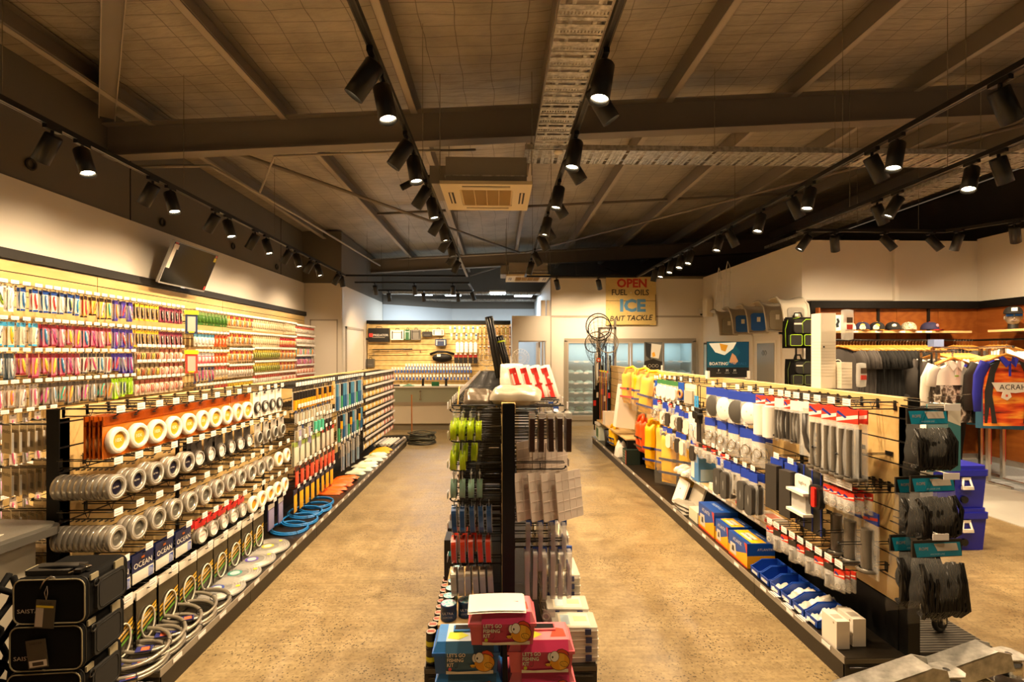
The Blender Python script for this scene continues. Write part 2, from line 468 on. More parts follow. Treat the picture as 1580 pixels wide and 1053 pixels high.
for y in (2.0, 9.7, 17.5):                    # bridging between purlins
    for k in range(9):
        x = -3.80 + 1.42*k; mb = MB(); z = lambda q: roof_z(q) + .06
        slab(mb, x+.08, x+1.4, y-.03, y+.03, z, .006, 'steel_paint'); slab(mb, x+.08, x+1.4, y-.003, y+.003, z, .05, 'steel_paint')
        if k in (1, 2, 3, 4, 5, 6): struct(mb, 'roof_bridging')
# bracing
def brace(a, b, r, mat, lab, cat='brace', name='roof_brace'):
    thing(MB().tube([a, b], r, mat, 8), name, lab, cat)
brace((-3.2, 5.8, 4.0), (.55, 13.2, 4.28), .026, 'steel_paint', 'long diagonal steel roof brace running from the front rafter across left bays')
brace((6.9, 5.9, 4.55), (.75, 13.3, 4.3), .026, 'steel_paint', 'long diagonal steel roof brace running from the right bays to the back rafter')
brace((2.4, 14.2, 4.3), (6.0, 20, 4.4), .03, 'steel_paint', 'diagonal steel brace beyond the back rafter, toward the cool room')
brace((-3.0, 20, 4.1), (.6, 14.2, 4.25), .03, 'steel_paint', 'diagonal steel brace beyond the back rafter, above the counter')
ib = MB()
for a, b in (((-.09, .09), (-.012, 0)), ((-.09, .09), (.2, .212)), ((-.006, .006), (0, .2))): ib.box((a[0]*.8, 0, b[0]*.7), (a[1]*.8, 3.3, b[1]*.7), 'steel_paint')
ib.box((.062, 0, -.03), (.07, 3.3, 0), 'steel_light').box((-.07, 0, -.03), (-.062, 3.3, 0), 'steel_light')
thing(ib, 'fly_brace', 'pale steel strut running up from the left end of the front rafter', 'brace', (-4.12, 5.45, 4.14), (0, 0, math.radians(-142)))
# conduits
def pipe(pts, r, lab, mat='steel_light', name='conduit_pipe'):
    thing(MB().tube(pts, r, mat, 8), name, lab, 'pipe')
pipe([(-4.1, 5.9, 3.78), (-3.3, 5.9, 3.8), (-3.2, 8.2, 3.85), (-3.1, 13.4, 3.95)], .018, 'thin pipe along the left bay below the purlins')
pipe([(-3.25, 7.0, 3.84), (-2.55, 5.85, 3.9), (-.9, 5.8, 3.96), (-.25, 5.8, 3.98)], .014, 'thin branch pipe running behind the front rafter to the air conditioner')
pipe([(-1.02, 5.38, 3.40), (-.86, 5.42, 3.50), (-.64, 5.5, 3.56)], .035, 'black lagged pipe entering the near air conditioner', BLACKM, 'refrigerant_pipe')
pipe([(-2.6, 13.3, 4.1), (2.9, 13.3, 4.42)], .02, 'thin pipe along the top of the back rafter')
# droppers
for i, (x, y, z0) in enumerate(((-3.05, 3.2, 3.2), (-3.05, 5.0, 3.2), (-3.05, 7.0, 3.2), (-.65, 4.4, 3.2), (2.85, 3.0, 3.2), (2.85, 4.1, 3.2), (2.85, 6.0, 3.2), (3.83, 4.2, 3.2), (3.83, 5.4, 3.2), (3.6, 5.3, 3.79), (2.3, 5.3, 3.79), (5.2, 5.3, 3.79), (-2.9, 11.3, 3.23), (-1.0, 11.3, 3.23), (-2.9, 12.7, 3.23), (-1.0, 12.7, 3.23), (.55, 5.2, 3.23), (.55, 8.0, 3.23), (-.64, 8.0, 3.23), (1.6, 10.3, 3.23), (-1.8, 10.3, 3.23), (4.6, 6.34, 3.23), (5.4, 6.34, 3.23))):
    thing(MB().cyl((0,0,0), (0,0,roof_z(x)-z0+.2), .003, CHROME, n=5), 'hanger_rod',
          'thin steel hanger rod between the roof and %s, %s of them' % ('a lighting track' if z0 < 3.5 else 'the cable tray', nth(i+1)), 'rod', (x, y, z0))

# cable trays: perforated, built as rungs between side rails
def tray(name_label, M, L, W, n):
    r = root('cable_tray', name_label, 'cable tray'); r.matrix_world = M
    rail = MB(); H = .055
    for x in (0, W):
        rail.box((x-.0015, 0, 0), (x+.0015, L, H), 'galvanised').box((min(x, x+(.015 if x == 0 else -.015)), 0, H-.002), (max(x, x+(.015 if x == 0 else -.015)), L, H), 'galvanised')
    rail.build('side_rail', r)
    fl = MB(); p = L / n
    for i in range(n):
        y = i*p
        # a solid strip, a strip with slots, then the open slot
        fl.box((0, y, 0), (W, y+p*.22, .002), 'galvanised')
        fl.box((0, y+p*.26, .004), (W, y+p*.36, .006), 'galvanised')
        k = 13
        for j in range(k+1):
            fl.box((W*j/(k+1)+.001, y+p*.36, .004), (W*(j+.62)/(k+1), y+p*.5, .006), 'galvanised')
        fl.box((0, y+p*.5, .004), (W, y+p*.6, .006), 'galvanised').box((0, y+p*.62, 0), (W, y+p*.80, .002), 'galvanised')
        for j in (.28, .78): fl.box((W*j-.012, y+p*.80, .001), (W*j+.012, y+p, .002), 'galvanised')
    fl.build('tray_floor', r)
    return r
tray('galvanised cable tray running toward the camera beside the centre tracks', T(.37, 1.2, 3.74), 4.0, .315, 22)
tray('galvanised cable tray crossing the room just behind the front rafter', T(.28, 5.55, 3.735) @ R(-PI/2, 'Z'), 7.6, .38, 42)
tray('galvanised cable tray running back above the clothing department', T(5.35, 4.6, 3.735), 5.4, .34, 30)
tray('far galvanised cable tray high over the back counter, nearer one', T(-3.2, 14.4, 3.3) @ R(-PI/2, 'Z'), 4.8, .3, 26)
tray('far galvanised cable tray high over the back counter, rear one', T(-3.2, 16.3, 3.3) @ R(-PI/2, 'Z'), 5.6, .3, 26)
thing(MB().lathe([(0, -.03), (.045, -.028), (.05, -.01), (.035, 0), (0, 0)], col('e6ddc8', .5), 20), 'smoke_detector', 'round cream smoke detector where the two cable trays meet', 'detector', (.62, 5.15, 3.72))
# air conditioners
def cassette(x, y, z, lab):
    r = root('air_conditioner', lab, 'air conditioner', (x, y, z))
    C = col('e2d3ae', .5)
    f = MB(); s = .475
    f.box((-s, -s, 0), (s, -s+.19, .035), C).box((-s, s-.19, 0), (s, s, .035), C).box((-s, -s+.19, 0), (-s+.19, s-.19, .035), C).box((s-.19, -s+.19, 0), (s, s-.19, .035), C)
    f.box((-s+.19, -s+.19, .012), (s-.19, s-.19, .03), C)
    f.build('fascia', r)
    g = MB().box((-.27, -.27, .004), (.27, .27, .014), col('cdb384', .7))
    for k in range(27): g.box((-.27, -.265+k*.02, 0), (.27, -.262+k*.02, .006), col('b39a6c', .7))
    for k in range(5): g.box((-.27+k*.133, -.27, -.001), (-.262+k*.133, .27, .006), col('dfc99b', .7))
    g.build('intake_grille', r)
    for dx, dy, w, d in ((0, -.385, .25, .028), (0, .385, .25, .028), (-.385, 0, .028, .2), (.385, 0, .028, .2)):
        v = MB().box((dx-w, dy-d, -.001), (dx+w, dy+d, .003), col('2a241b', .6))
        if w > d: v.box((dx-w, dy-.012, -.006), (dx+w, dy+.008, -.001), C)
        else: v.box((dx-.012, dy-d, -.006), (dx+.008, dy+d, -.001), C)
        v.build('outlet_vane', r)
    b = MB().box((-.42, -.42, .035), (.42, .42, .3), col('9a948a', .5, .3)).box((-.43, -.43, .1), (.43, .43, .112), 'galvanised')
    b.box((-.6, -.3, .06), (-.43, .3, .25), col('8b867d', .5, .3))
    b.build('unit_body', r)
    for sx in (-1, 1):
        for sy in (-1, 1): MB().cyl((sx*.47, sy*.47, .1), (sx*.47, sy*.47, roof_z(x)-z+.2), .005, CHROME, n=5).build('threaded_rod', r)
cassette(-.12, 5.66, 3.38, 'near square cream ceiling cassette air conditioner hanging between the centre tracks')
cassette(.66, 11.35, 3.31, 'far square cream ceiling cassette air conditioner in front of the cool room')

# ---------------------------------------------------------------- lighting tracks and lamps
def track(pts, lab):
    m = MB()
    for a, b in zip(pts, pts[1:]):
        a = Vector((*a, 3.2)); b = Vector((*b, 3.2)); d = b-a; L = d.length
        M = T(*a) @ R(math.atan2(d.y, d.x), 'Z')
        m.box((-.017, -.018, 0), (L+.017, .018, .034), BLACK, M).box((0, -.018, -.003), (L, -.010, 0), col('3b3a36', .3), M).box((0, .010, -.003), (L, .018, 0), col('3b3a36', .3), M)
    thing(m, 'lighting_track', lab, 'track')
track([(-3.04, .4), (-3.08, 10.3)], 'black lighting track above the aisle by the left wall')
track([(-.65, .3), (-.62, 10.3)], 'black lighting track left of the centre cable tray')
track([(.545, .3), (.56, 10.3)], 'black lighting track right of the centre cable tray')
track([(2.83, .3), (2.86, 10.3)], 'black lighting track above the long display near the clothing')
track([(3.83, .9), (3.83, 6.3)], 'black lighting track between the long display and the clothing shelves')
track([(-3.08, 10.3), (-.62, 10.3)], 'black cross track joining the left wall track to the centre')
track([(.56, 10.3), (2.86, 10.3)], 'black cross track in front of the cool room wall')
track([(3.83, 6.34), (5.75, 6.34), (6.5, 5.2), (6.6, 3.5)], 'black lighting track in front of the capped clothing wall')
track([(-3.15, 11.3), (-.65, 11.3)], 'nearer black cross track over the back counter')
track([(-3.1, 12.7), (-.62, 12.7), (-.65, 11.34)], 'rear black track over the back counter with its return leg')

HR, HL = .052, .175
def lamp_protos():
    mt = MB().box((-.06, -.016, -.028), (.06, .016, 0), BLACK).cyl((0, 0, -.028), (0, 0, -.075), .011, BLACK, n=10)
    hd = MB()       # head along -z from its pivot
    prof = [(0, .03), (HR*.9, .03), (HR, .022), (HR, -HL), (HR*.93, -HL), (HR*.86, -HL+.03)]
    hd.lathe(prof, BLACK, 24)
    gl = MB().lathe([(0, -.002), (HR*.86, -.002)], 'lamp_face', 20, T(0, 0, -HL+.028))
    return mt.mesh('m'), hd.mesh('m'), gl.mesh('m')
m, n, l, b = new_mat('lamp_face')
b.inputs['Base Color'].default_value = (1, .8, .55, 1); b.inputs['Emission Color'].default_value = (1.0, .80, .50, 1); b.inputs['Emission Strength'].default_value = 22
LAMPM = lamp_protos()
LAMP_DATA = {}
def track_lamp(x, y, ax, ay, lab, power=1.0, cone=122, bright=True):
    """ax, ay: tilt of the beam to +x and +y in degrees from straight down"""
    r = root('track_spotlight', lab, 'spotlight', (x, y, 3.2), 0, 'black track spotlights')
    bpyo = bpy.data.objects
    o = bpyo.new('track_adaptor', LAMPM[0]); COL.objects.link(o); o.parent = r; o.rotation_euler = (0, 0, PI/2)
    d = Vector((math.sin(math.radians(ax)), math.sin(math.radians(ay)), -1)).normalized()
    q = Vector((0, 0, -1)).rotation_difference(d)
    h = bpyo.new('lamp_head', LAMPM[1]); COL.objects.link(h); h.parent = r; h.location = (0, 0, -.085); h.rotation_mode = 'QUATERNION'; h.rotation_quaternion = q
    g = bpyo.new('lens', LAMPM[2]); COL.objects.link(g); g.parent = h
    key = (power, cone)
    if key not in LAMP_DATA:
        ld = bpy.data.lights.new('spot', 'SPOT'); ld.energy = SPOT_W*power; ld.color = WARM; ld.spot_size = math.radians(cone); ld.spot_blend = 1.0; ld.shadow_soft_size = .035
        LAMP_DATA[key] = ld
    s = bpyo.new('spot_lamp', LAMP_DATA[key]); COL.objects.link(s); s.parent = h; s.location = (0, 0, -HL+.02)
SIDE = {'L': 'tilted toward the left wall', 'R': 'tilted toward the clothing side', 'D': 'pointing almost straight down', 'B': 'pointing to the back wall'}
def lamps(where, rows):
    for i, (x, y, ax, ay, p) in enumerate(rows):
        side = 'B' if ay > 15 and abs(ax) < 25 else ('L' if ax < -15 else ('R' if ax > 15 else 'D'))
        track_lamp(x, y, ax, ay, 'black spotlight %s, %s on the %s' % (SIDE[side], nth(i+1), where), p)
lamps('left wall track', [(-3.05, y, a, b, p) for y, a, b, p in (
    (1.9, -38, 0, 1.3), (3.55, -40, 6, 1.3), (3.80, 22, -8, 1.1), (4.56, -40, 6, 1.3), (4.80, 20, -8, 1.1), (5.55, -40, 6, 1.3), (5.8, 20, -8, 1.1),
    (6.45, -38, 6, 1.4), (6.75, 18, -6, 1), (7.47, -38, 6, 1.35), (7.75, 18, -6, 1), (8.35, -38, 6, 1.35), (8.65, 18, -6, 1), (9.75, -34, 6, 1.6), (9.95, 10, 8, .8))])
lamps('track left of the tray', [(-.645, y, a, b, p) for y, a, b, p in (
    (1.7, -34, 10, 1.0), (2.62, -42, 0, 1.8), (2.86, 12, -8, 1.0), (3.60, -42, 0, 1.8), (3.88, 10, -8, 1.0), (4.58, -40, 4, 1.8), (4.92, 12, -6, .9), (5.62, -38, 4, 1.7),
    (5.9, 14, -4, .8), (6.56, -38, 4, 1.6), (6.85, 14, -4, .8), (7.55, -36, 4, 1.5), (8.25, -30, 4, 1.4))])
lamps('track right of the tray', [(.55, y, a, b, p) for y, a, b, p in (
    (1.7, 34, 10, 1.0), (2.60, -10, -8, 1.0), (2.84, 40, 4, 1.8), (3.56, -10, -8, 1.0), (3.86, 40, 4, 1.8), (4.54, -10, -6, .9), (4.86, 40, 4, 1.8), (5.58, -12, -4, .8),
    (5.85, 38, 4, 1.7), (6.42, 30, 4, 1.5), (7.52, 34, 4, 1.5), (8.3, -14, 4, .9))])
lamps('track above the long display', [(2.84, y, a, b, p) for y, a, b, p in (
    (1.6, -34, 0, .8), (2.55, -16, -8, 1), (2.78, 34, 4, .9), (3.52, -16, -8, 1), (3.76, 36, 4, .9), (4.52, -16, -8, 1), (4.80, 36, 4, .8), (5.38, -18, -8, 1),
    (6.12, 34, 4, .8), (6.40, -18, -8, 1), (7.36, -20, -10, 1), (7.75, -18, -14, 1), (8.2, -16, -12, 1), (8.65, -16, -10, 1), (9.05, -10, 10, 1))])
lamps('track beside the clothing', [(3.83, y, a, b, p) for y, a, b, p in ((3.76, 28, 6, .9), (3.98, -22, -12, .9), (4.74, -30, 10, .8), (5.0, 36, 8, .9), (2.4, 30, 20, 1.2))])
lamps('clothing wall track', [(3.95, 6.34, -40, 10, 1.2), (4.3, 6.34, 24, 28, 1.8), (4.95, 6.34, 34, -24, 1.2), (5.56, 6.34, 34, -24, 1.2), (5.8, 6.2, 0, 26, 2.2), (6.1, 5.8, 36, 26, 2.2), (6.55, 4.3, 36, 0, 1.6)])
lamps('cross track by the cool room', [(1.2, 10.3, 18, 36, 1.5), (2.06, 10.3, 20, 36, 1.7)])
lamps('near back counter track', [(x, 11.3, 0, 42, 1.7) for x in (-2.72, -1.85, -1.0)])
lamps('rear back counter track', [(x, 12.7, 4, 14, .8) for x in (-2.72, -1.86, -1.0)] + [(-.64, 12.5, 24, 16, .8)])
# cool white ceiling lights far behind the counter
for i, (x, y, w) in enumerate(((-2.15, 14.6, .5), (-1.3, 14.7, .45), (.0, 14.2, .42), (.75, 14.9, .5))):
    r = root('ceiling_light', 'cool white batten light beyond the back counter, %s from the left wall' % nth(i+1), 'light', (x, y, 3.32), 0, 'cool white batten lights')
    MB().box((-w/2-.02, -.17, .02), (w/2+.02, .17, .07), WHITE).build('housing', r)
    MB().box((-w/2, -.15, 0), (w/2, .15, .02), 'cool_face' if 'cool_face' in MATS else col('e6f4ff', .5, 0, 1, 9)).build('diffuser', r)
    ld = bpy.data.lights.new('batten', 'AREA'); ld.shape = 'RECTANGLE'; ld.size = w; ld.size_y = .3; ld.energy = 16; ld.color = (.80, .92, 1.0)
    o = bpy.data.objects.new('batten_lamp', ld); COL.objects.link(o); o.parent = r; o.location = (0, 0, -.01)
# ================================================================== DISPLAY HARDWARE AND PACKETS
FR, FL, FC = R(PI/2, 'Z'), R(-PI/2, 'Z'), Matrix.Identity(4)     # facing +x, facing -x, facing the camera end
def slats(mb, x0, x1, y0, y1, z0, z1, mat, pitch=.1, groove=.009):
    """slatted panel: boards one above the other with an open groove between, a dark backing behind"""
    z = z0
    while z < z1 - .01:
        t = min(z + pitch - groove, z1)
        mb.box((x0, y0, z), (x1, y1, t), mat); z += pitch
    if abs(x1-x0) < abs(y1-y0):
        xm = (x0+x1)/2; mb.box((xm-.004, y0+.002, z0), (xm+.004, y1-.002, z1-.01), col('3a2f22', .7))
    else:
        ym = (y0+y1)/2; mb.box((x0+.002, ym-.004, z0), (x1-.002, ym+.004, z1-.01), col('3a2f22', .7))
    return mb
def ball_end(mb, p, r, mat): mb.ball(p, r, mat, 8, 5)
def hook_proto(L, mat, double, tw=.05, th=.028, tag=TAG):
    """wire display hook: local -y is away from the panel, z = 0 the prong"""
    m = MB()
    m.tube([(0, 0, 0), (0, -L+.02, 0), (0, -L+.006, .004), (0, -L, .013)], .0034, mat, 5)
    m.box((-.010, -.004, -.008), (.010, 0, .044), mat)
    if double:
        m.tube([(-.018, 0, .036), (-.018, -L*.97, .036), (.018, -L*.97, .036), (.018, 0, .036)], .0030, mat, 4)
        m.tube([(-.018, -L*.5, .036), (0, -L*.5, .0), (.018, -L*.5, .036)], .0018, mat, 4)
        m.ball((0, -L, .013), .006, mat, 6, 4)
    else:
        m.tube([(0, 0, .036), (0, -L-.008, .030)], .0022, mat, 4)
    t = MB().box((-tw/2, -L-.014, .018), (tw/2, -L-.012, .018+th), tag, )
    t.box((-tw/2+.004, -L-.0148, .018+th*.6), (tw/2-.02, -L-.014, .018+th*.7), col('bdb9b4', .6)).box((-tw/2+.004, -L-.0148, .018+th*.25), (tw/2-.012, -L-.014, .018+th*.38), col('a8a49f', .6))
    return Proto(m, [('price_tag', t, 'white price tag', [])])
HK_WALL = hook_proto(.27, CHROME, False, .068, .03)
HK_SMALL = hook_proto(.22, WIRE, False, .045, .03)
HK_BLACK = hook_proto(.26, WIRE, True, .055, .034)
HK_BARE = Proto(MB().tube([(-.018, 0, .0), (-.018, -.27, .0), (-.012, -.285, 0), (.012, -.285, 0), (.018, -.27, 0), (.018, 0, 0)], .0025, WIRE, 5).box((-.025, -.004, -.01), (.025, 0, .014), WIRE).ball((0, -.285, .002), .007, WIRE, 6, 4))

def lure_pack(header, card, body, belly, w=.045, h=.17, lean=.12, clear=False):
    m = MB()
    m.box((-w/2, -.001, -h), (w/2, .001, .012), card)
    m.box((-w/2, -.0025, -.022), (w/2, -.001, .012), header)
    m.box((-w/2+.002, -.002, -h), (w/2-.002, -.001, -h+.016), header)
    m.box((-.008, -.003, 0.0), (.008, -.0026, .006), col('2a2622', .6))
    m.box((-w/2, -.013, -h+.018), (-w/2+.0012, -.001, -.024), CLEAR).box((w/2-.0012, -.013, -h+.018), (w/2, -.001, -.024), CLEAR)
    u = MB()
    L = h*.72; pts = []; rr = []
    for i in range(8):
        t = i/7; pts.append((lean*(t-.5)*w*1.6, -.009, -.028-L*t)); rr.append(w*.20*math.sin(PI*(.10+.86*t))**.7)
    u.tube(pts, rr, body, 7)
    u.tube([(p[0]+.0015, p[1]-.0035, p[2]) for p in pts[1:6]], [r*.72 for r in rr[1:6]], belly, 6)
    u.ball((pts[1][0], -.009-rr[1]*.9, pts[1][2]), .0025, BLACK, 6, 4)
    u.tube([(pts[4][0], -.012, pts[4][2]), (pts[4][0]+.006, -.016, pts[4][2]-.01), (pts[4][0]-.004, -.016, pts[4][2]-.012)], .0008, CHROME, 4)
    return Proto(m, [('lure', u, None, [])])
def soft_pack(header, bag, c1, c2, w=.06, h=.15):
    m = MB()
    m.grid(3, 5, lambda u, v: ((u-.5)*w, -.004-.008*math.sin(PI*u)*math.sin(PI*v), -h*v), bag, (0, .008, 0))
    m.box((-w/2, -.009, -.026), (w/2, .004, .012), header)
    u = MB()
    for i in range(4):
        x = (i-1.5)*w*.2
        u.tube([(x, -.014, -.04), (x+.004, -.016, -.07), (x-.004, -.015, -.1), (x+.003, -.013, -.13 if h > .14 else -.11)], [.004, .005, .004, .002], c1 if i % 2 else c2, 5)
    return Proto(m, [('bait', u, None, [])])
K = lambda h, r=.4: col(h, r)
STY = {
 'whitecard': ['white lure packet with a rainbow lure', [lure_pack(K('f1ece4'), K('efe8dc'), K('3f8f8a', .3), K('e0a73c'), .055, .19), lure_pack(K('f1ece4'), K('efe8dc'), K('c74a6b', .3), K('e8e2dc'), .055, .19)]],
 'bluetop': ['blue topped packet with red or blue lure', [lure_pack(K('1d3f86'), K('dcd5c8'), K('3b6ea6', .25), K('dfe6ea', .25), .05, .18), lure_pack(K('1d3f86'), K('e6dccd'), K('c43b3f', .25), K('f2e6df', .25), .05, .18), lure_pack(K('24386c'), K('ded6c8'), K('e9e4da', .2), K('c2c8cc', .2), .05, .18)]],
 'orange': ['orange and yellow lure packet', [lure_pack(K('3a2616'), K('e9b33a'), K('d94c54', .3), K('f5c84b'), .05, .19), lure_pack(K('3a2616'), K('f0c14c'), K('3aa3a0', .3), K('f0e6d0'), .05, .19)]],
 'purple': ['purple squid jig packet', [lure_pack(K('3b2a86'), K('4a37a0'), K('e98a3c', .3), K('f0d2c4'), .05, .20), lure_pack(K('35247a'), K('4a37a0'), K('d55a94', .3), K('e6e0f0'), .05, .20)]],
 'yellowblack': ['yellow and black lure packet', [lure_pack(K('f0c528'), K('b08a5a'), K('1f1b18', .3), K('e8a93a'), .055, .17)]],
 'crimson': ['crimson and yellow lure packet', [lure_pack(K('6d1530'), K('a02844'), K('18161a', .3), K('e6d5c8'), .055, .17)]],
 'bluehead': ['clear packet with blue header, yellow lure', [lure_pack(K('3f9fd2'), K('dfcfae'), K('e7b32e', .25), K('3f9f8a', .25), .055, .19), lure_pack(K('3f9fd2'), K('dfd0b4'), K('c9c4b6', .25), K('8f8a7c', .25), .055, .19)]],
 'pink': ['pink and black packet with white oval', [lure_pack(K('7a1f24'), K('c0577a'), K('f0e2dc', .3), K('e0562e'), .055, .19, .2), lure_pack(K('7a1f24'), K('b8506f'), K('3a7fae', .3), K('f0e2dc'), .055, .19, .2)]],
 'greyblack': ['dark grey packet with a silver lure', [lure_pack(K('39424a'), K('5a6a74'), K('d9dadb', .2), K('e07a80'), .055, .2)]],
 'bluewhite': ['white packet with a blue and silver lure', [lure_pack(K('3a3434'), K('cfc6b8'), K('4f86ac', .25), K('eceae4', .25), .05, .18)]],
 'pinksilver': ['clear packet with pink and silver lure', [lure_pack(K('8a8076'), K('cfc0ae'), K('d8688c', .25), K('e6e2da', .2), .05, .19), lure_pack(K('6a6058'), K('bfb2a0'), K('d9d8d2', .2), K('b8434a', .25), .05, .19)]],
 'silver': ['dark backed packet with a silver lure', [lure_pack(K('4a4038'), K('8c7c66'), K('c9cdd0', .15), K('5e96c0', .2), .045, .19), lure_pack(K('4a4038'), K('7f7060'), K('a9aeb0', .15), K('d8a0d0', .2), .045, .19)]],
 'lime': ['lime green squid jig packet', [lure_pack(K('9acb1e'), K('a9dc22'), K('d6304e', .3), K('f4f0e0'), .055, .22)]],
 'brown': ['clear packet of brown red baits', [soft_pack(K('6f5c44'), K('b19876'), K('d66a3c'), K('2e2620')), soft_pack(K('6f5c44'), K('a98f6c'), K('e8c64a'), K('3e3226'))]],
 'redsilver': ['red topped packet of silver baits', [soft_pack(K('8c4336'), K('c9b59a'), K('d4574a'), K('e8e0d4')), soft_pack(K('8c5040'), K('d3c0a4'), K('c2b29c'), K('c94a3e'))]],
 'green': ['green packet of soft baits', [soft_pack(K('6f8a4c'), K('3f6a24'), K('54832c'), K('2f5418'), .065, .16)]],
 'clearwhite': ['clear packet of white soft baits', [soft_pack(K('4c87a8'), K('e3dccf'), K('efe9dd'), K('d6cdbd'), .055, .15)]],
 'bright orange': ['bright orange packet of soft baits', [soft_pack(K('b34012'), K('e0641e'), K('eac8a0'), K('d04c18'), .055, .15)]],
 'rosy': ['rose pink packet of soft baits', [soft_pack(K('b8b8bc'), K('e56a78'), K('f0a0a4'), K('e9d8cc'), .055, .13)]],
 'navy': ['navy packet with a pink lure', [lure_pack(K('232a5a'), K('38324a'), K('d94f86', .3), K('e8e2da'), .045, .16)]],
 'mixred': ['orange and red packet of soft baits', [soft_pack(K('d88a28'), K('cfae84'), K('c83c30'), K('e6b23a'), .05, .15), soft_pack(K('b8322c'), K('c8a27c'), K('e7dccb'), K('4c3a2c'), .05, .15)]],
 'tan': ['tan card packet of soft baits', [soft_pack(K('c9b58c'), K('d2c19c'), K('dcccaa'), K('c1ad86'), .06, .17)]],
 'red': ['bright red packet of soft baits', [soft_pack(K('b3242a'), K('cc3436'), K('e8c4b8'), K('f0c03a'), .05, .15)]],
 'olive': ['yellow green packet of soft baits', [soft_pack(K('d8b83a'), K('8f8a4a'), K('b0b848'), K('4c4a24'), .05, .13)]],
 'greysoft': ['grey packet with a red stripe', [soft_pack(K('b84a40'), K('b9ac9a'), K('8c8478'), K('d8d0c4'), .05, .14)]],
}

_pr = random.Random(11)
PAL = ['d94c54', 'f0c14c', '3a7fae', 'e9e4da', '3f9f8a', 'e0562e', 'd55a94', '8fb03a', '2c3a5a', 'c9cdd0', '7a2a3a', 'e98a3c']
for _k in ('whitecard', 'bluetop', 'orange', 'purple', 'bluehead', 'pink', 'greyblack', 'bluewhite', 'pinksilver', 'silver', 'lime', 'navy'):
    _n, _ps = STY[_k]; _m = _ps[0].mb.mats
    for _q in range(3):
        _ps.append(lure_pack(_m[1], _m[0], K(_pr.choice(PAL), .25), K(_pr.choice(PAL), .25), .052, (.165, .18, .195)[_q], _pr.uniform(-.5, .6)))
# ------------------------------------------------------------------ the long slatted wall on the left
r = root('slatwall_display', 'pale plywood slatted wall display with black top band along the left wall', 'wall display', (0, 0, 0))
for i, (y0, y1) in enumerate(((.6, 2.99), (3.0, 5.39), (5.4, 7.79), (7.8, 11.05))):
    slats(MB(), -4.195, -4.175, y0, y1, .25, 2.45, 'pale_plywood', .1).build('slat_panel', r)
MB().box((-4.2, .6, 2.455), (-4.145, 11.08, 2.54), col('2a2723', .5)).build('top_band', r)
MB().box((-4.2, .6, 0), (-3.75, 11.05, .1), BLACKM).box((-4.2, .6, .1), (-3.75, 11.05, .12), col('35302a', .5)).build('base_deck', r)
WX = -4.17
SEG = []      # (y0, y1, [(tag height, style)])
def seg(y0, y1, *rows): SEG.append((y0, y1, rows))
seg(3.2, 3.95, (2.19, 'whitecard'), (1.9, 'bluehead'), (1.645, 'greyblack'), (1.386, 'pinksilver'), (1.21, 'silver'))
seg(3.95, 4.23, (2.19, 'whitecard'), (1.9, 'bluehead'), (1.645, 'greyblack'), (1.386, 'pinksilver'))
seg(4.23, 4.45, (2.19, 'bluetop'), (1.9, 'bluehead'), (1.645, 'pink'), (1.386, 'pinksilver'))
seg(4.45, 4.87, (2.19, 'bluetop'), (1.9, 'pink'), (1.645, 'pink'), (1.386, 'silver'))
seg(4.87, 5.26, (2.19, 'orange'), (1.9, 'pink'), (1.645, 'bluewhite'), (1.386, 'silver'))
seg(5.26, 5.56, (2.19, 'purple'), (1.9, 'purple'), (1.645, 'purple'), (1.386, 'lime'))
seg(5.56, 5.96, (2.19, 'yellowblack'), (1.9, 'yellowblack'), (1.70, 'brown'), (1.53, 'brown'), (1.35, 'redsilver'))
seg(5.96, 6.40, (2.19, 'crimson'), (1.9, 'crimson'), (1.70, 'redsilver'), (1.53, 'redsilver'), (1.35, 'redsilver'))
seg(6.62, 7.1, (2.19, 'green'), (1.90, 'clearwhite'), (1.65, 'rosy'), (1.46, 'navy'), (1.2, 'silver'))
seg(7.1, 7.44, (2.19, 'green'), (1.90, 'bright orange'), (1.65, 'bright orange'), (1.46, 'greysoft'), (1.2, 'greysoft'))
seg(7.44, 8.2, (2.19, 'mixred'), (1.93, 'mixred'), (1.68, 'mixred'), (1.44, 'greysoft'), (1.2, 'olive'))
seg(8.2, 9.2, (2.19, 'tan'), (1.93, 'tan'), (1.7, 'olive'), (1.48, 'olive'), (1.28, 'greysoft'))
seg(9.2, 9.9, (2.19, 'tan'), (1.93, 'red'), (1.7, 'mixred'), (1.48, 'mixred'), (1.28, 'redsilver'))
seg(9.9, 10.9, (2.17, 'greysoft'), (1.97, 'greysoft'), (1.77, 'silver'), (1.57, 'navy'), (1.38, 'redsilver'), (1.2, 'greysoft'))
ROWN = 'top second third fourth fifth sixth seventh'.split()
cnt = {}
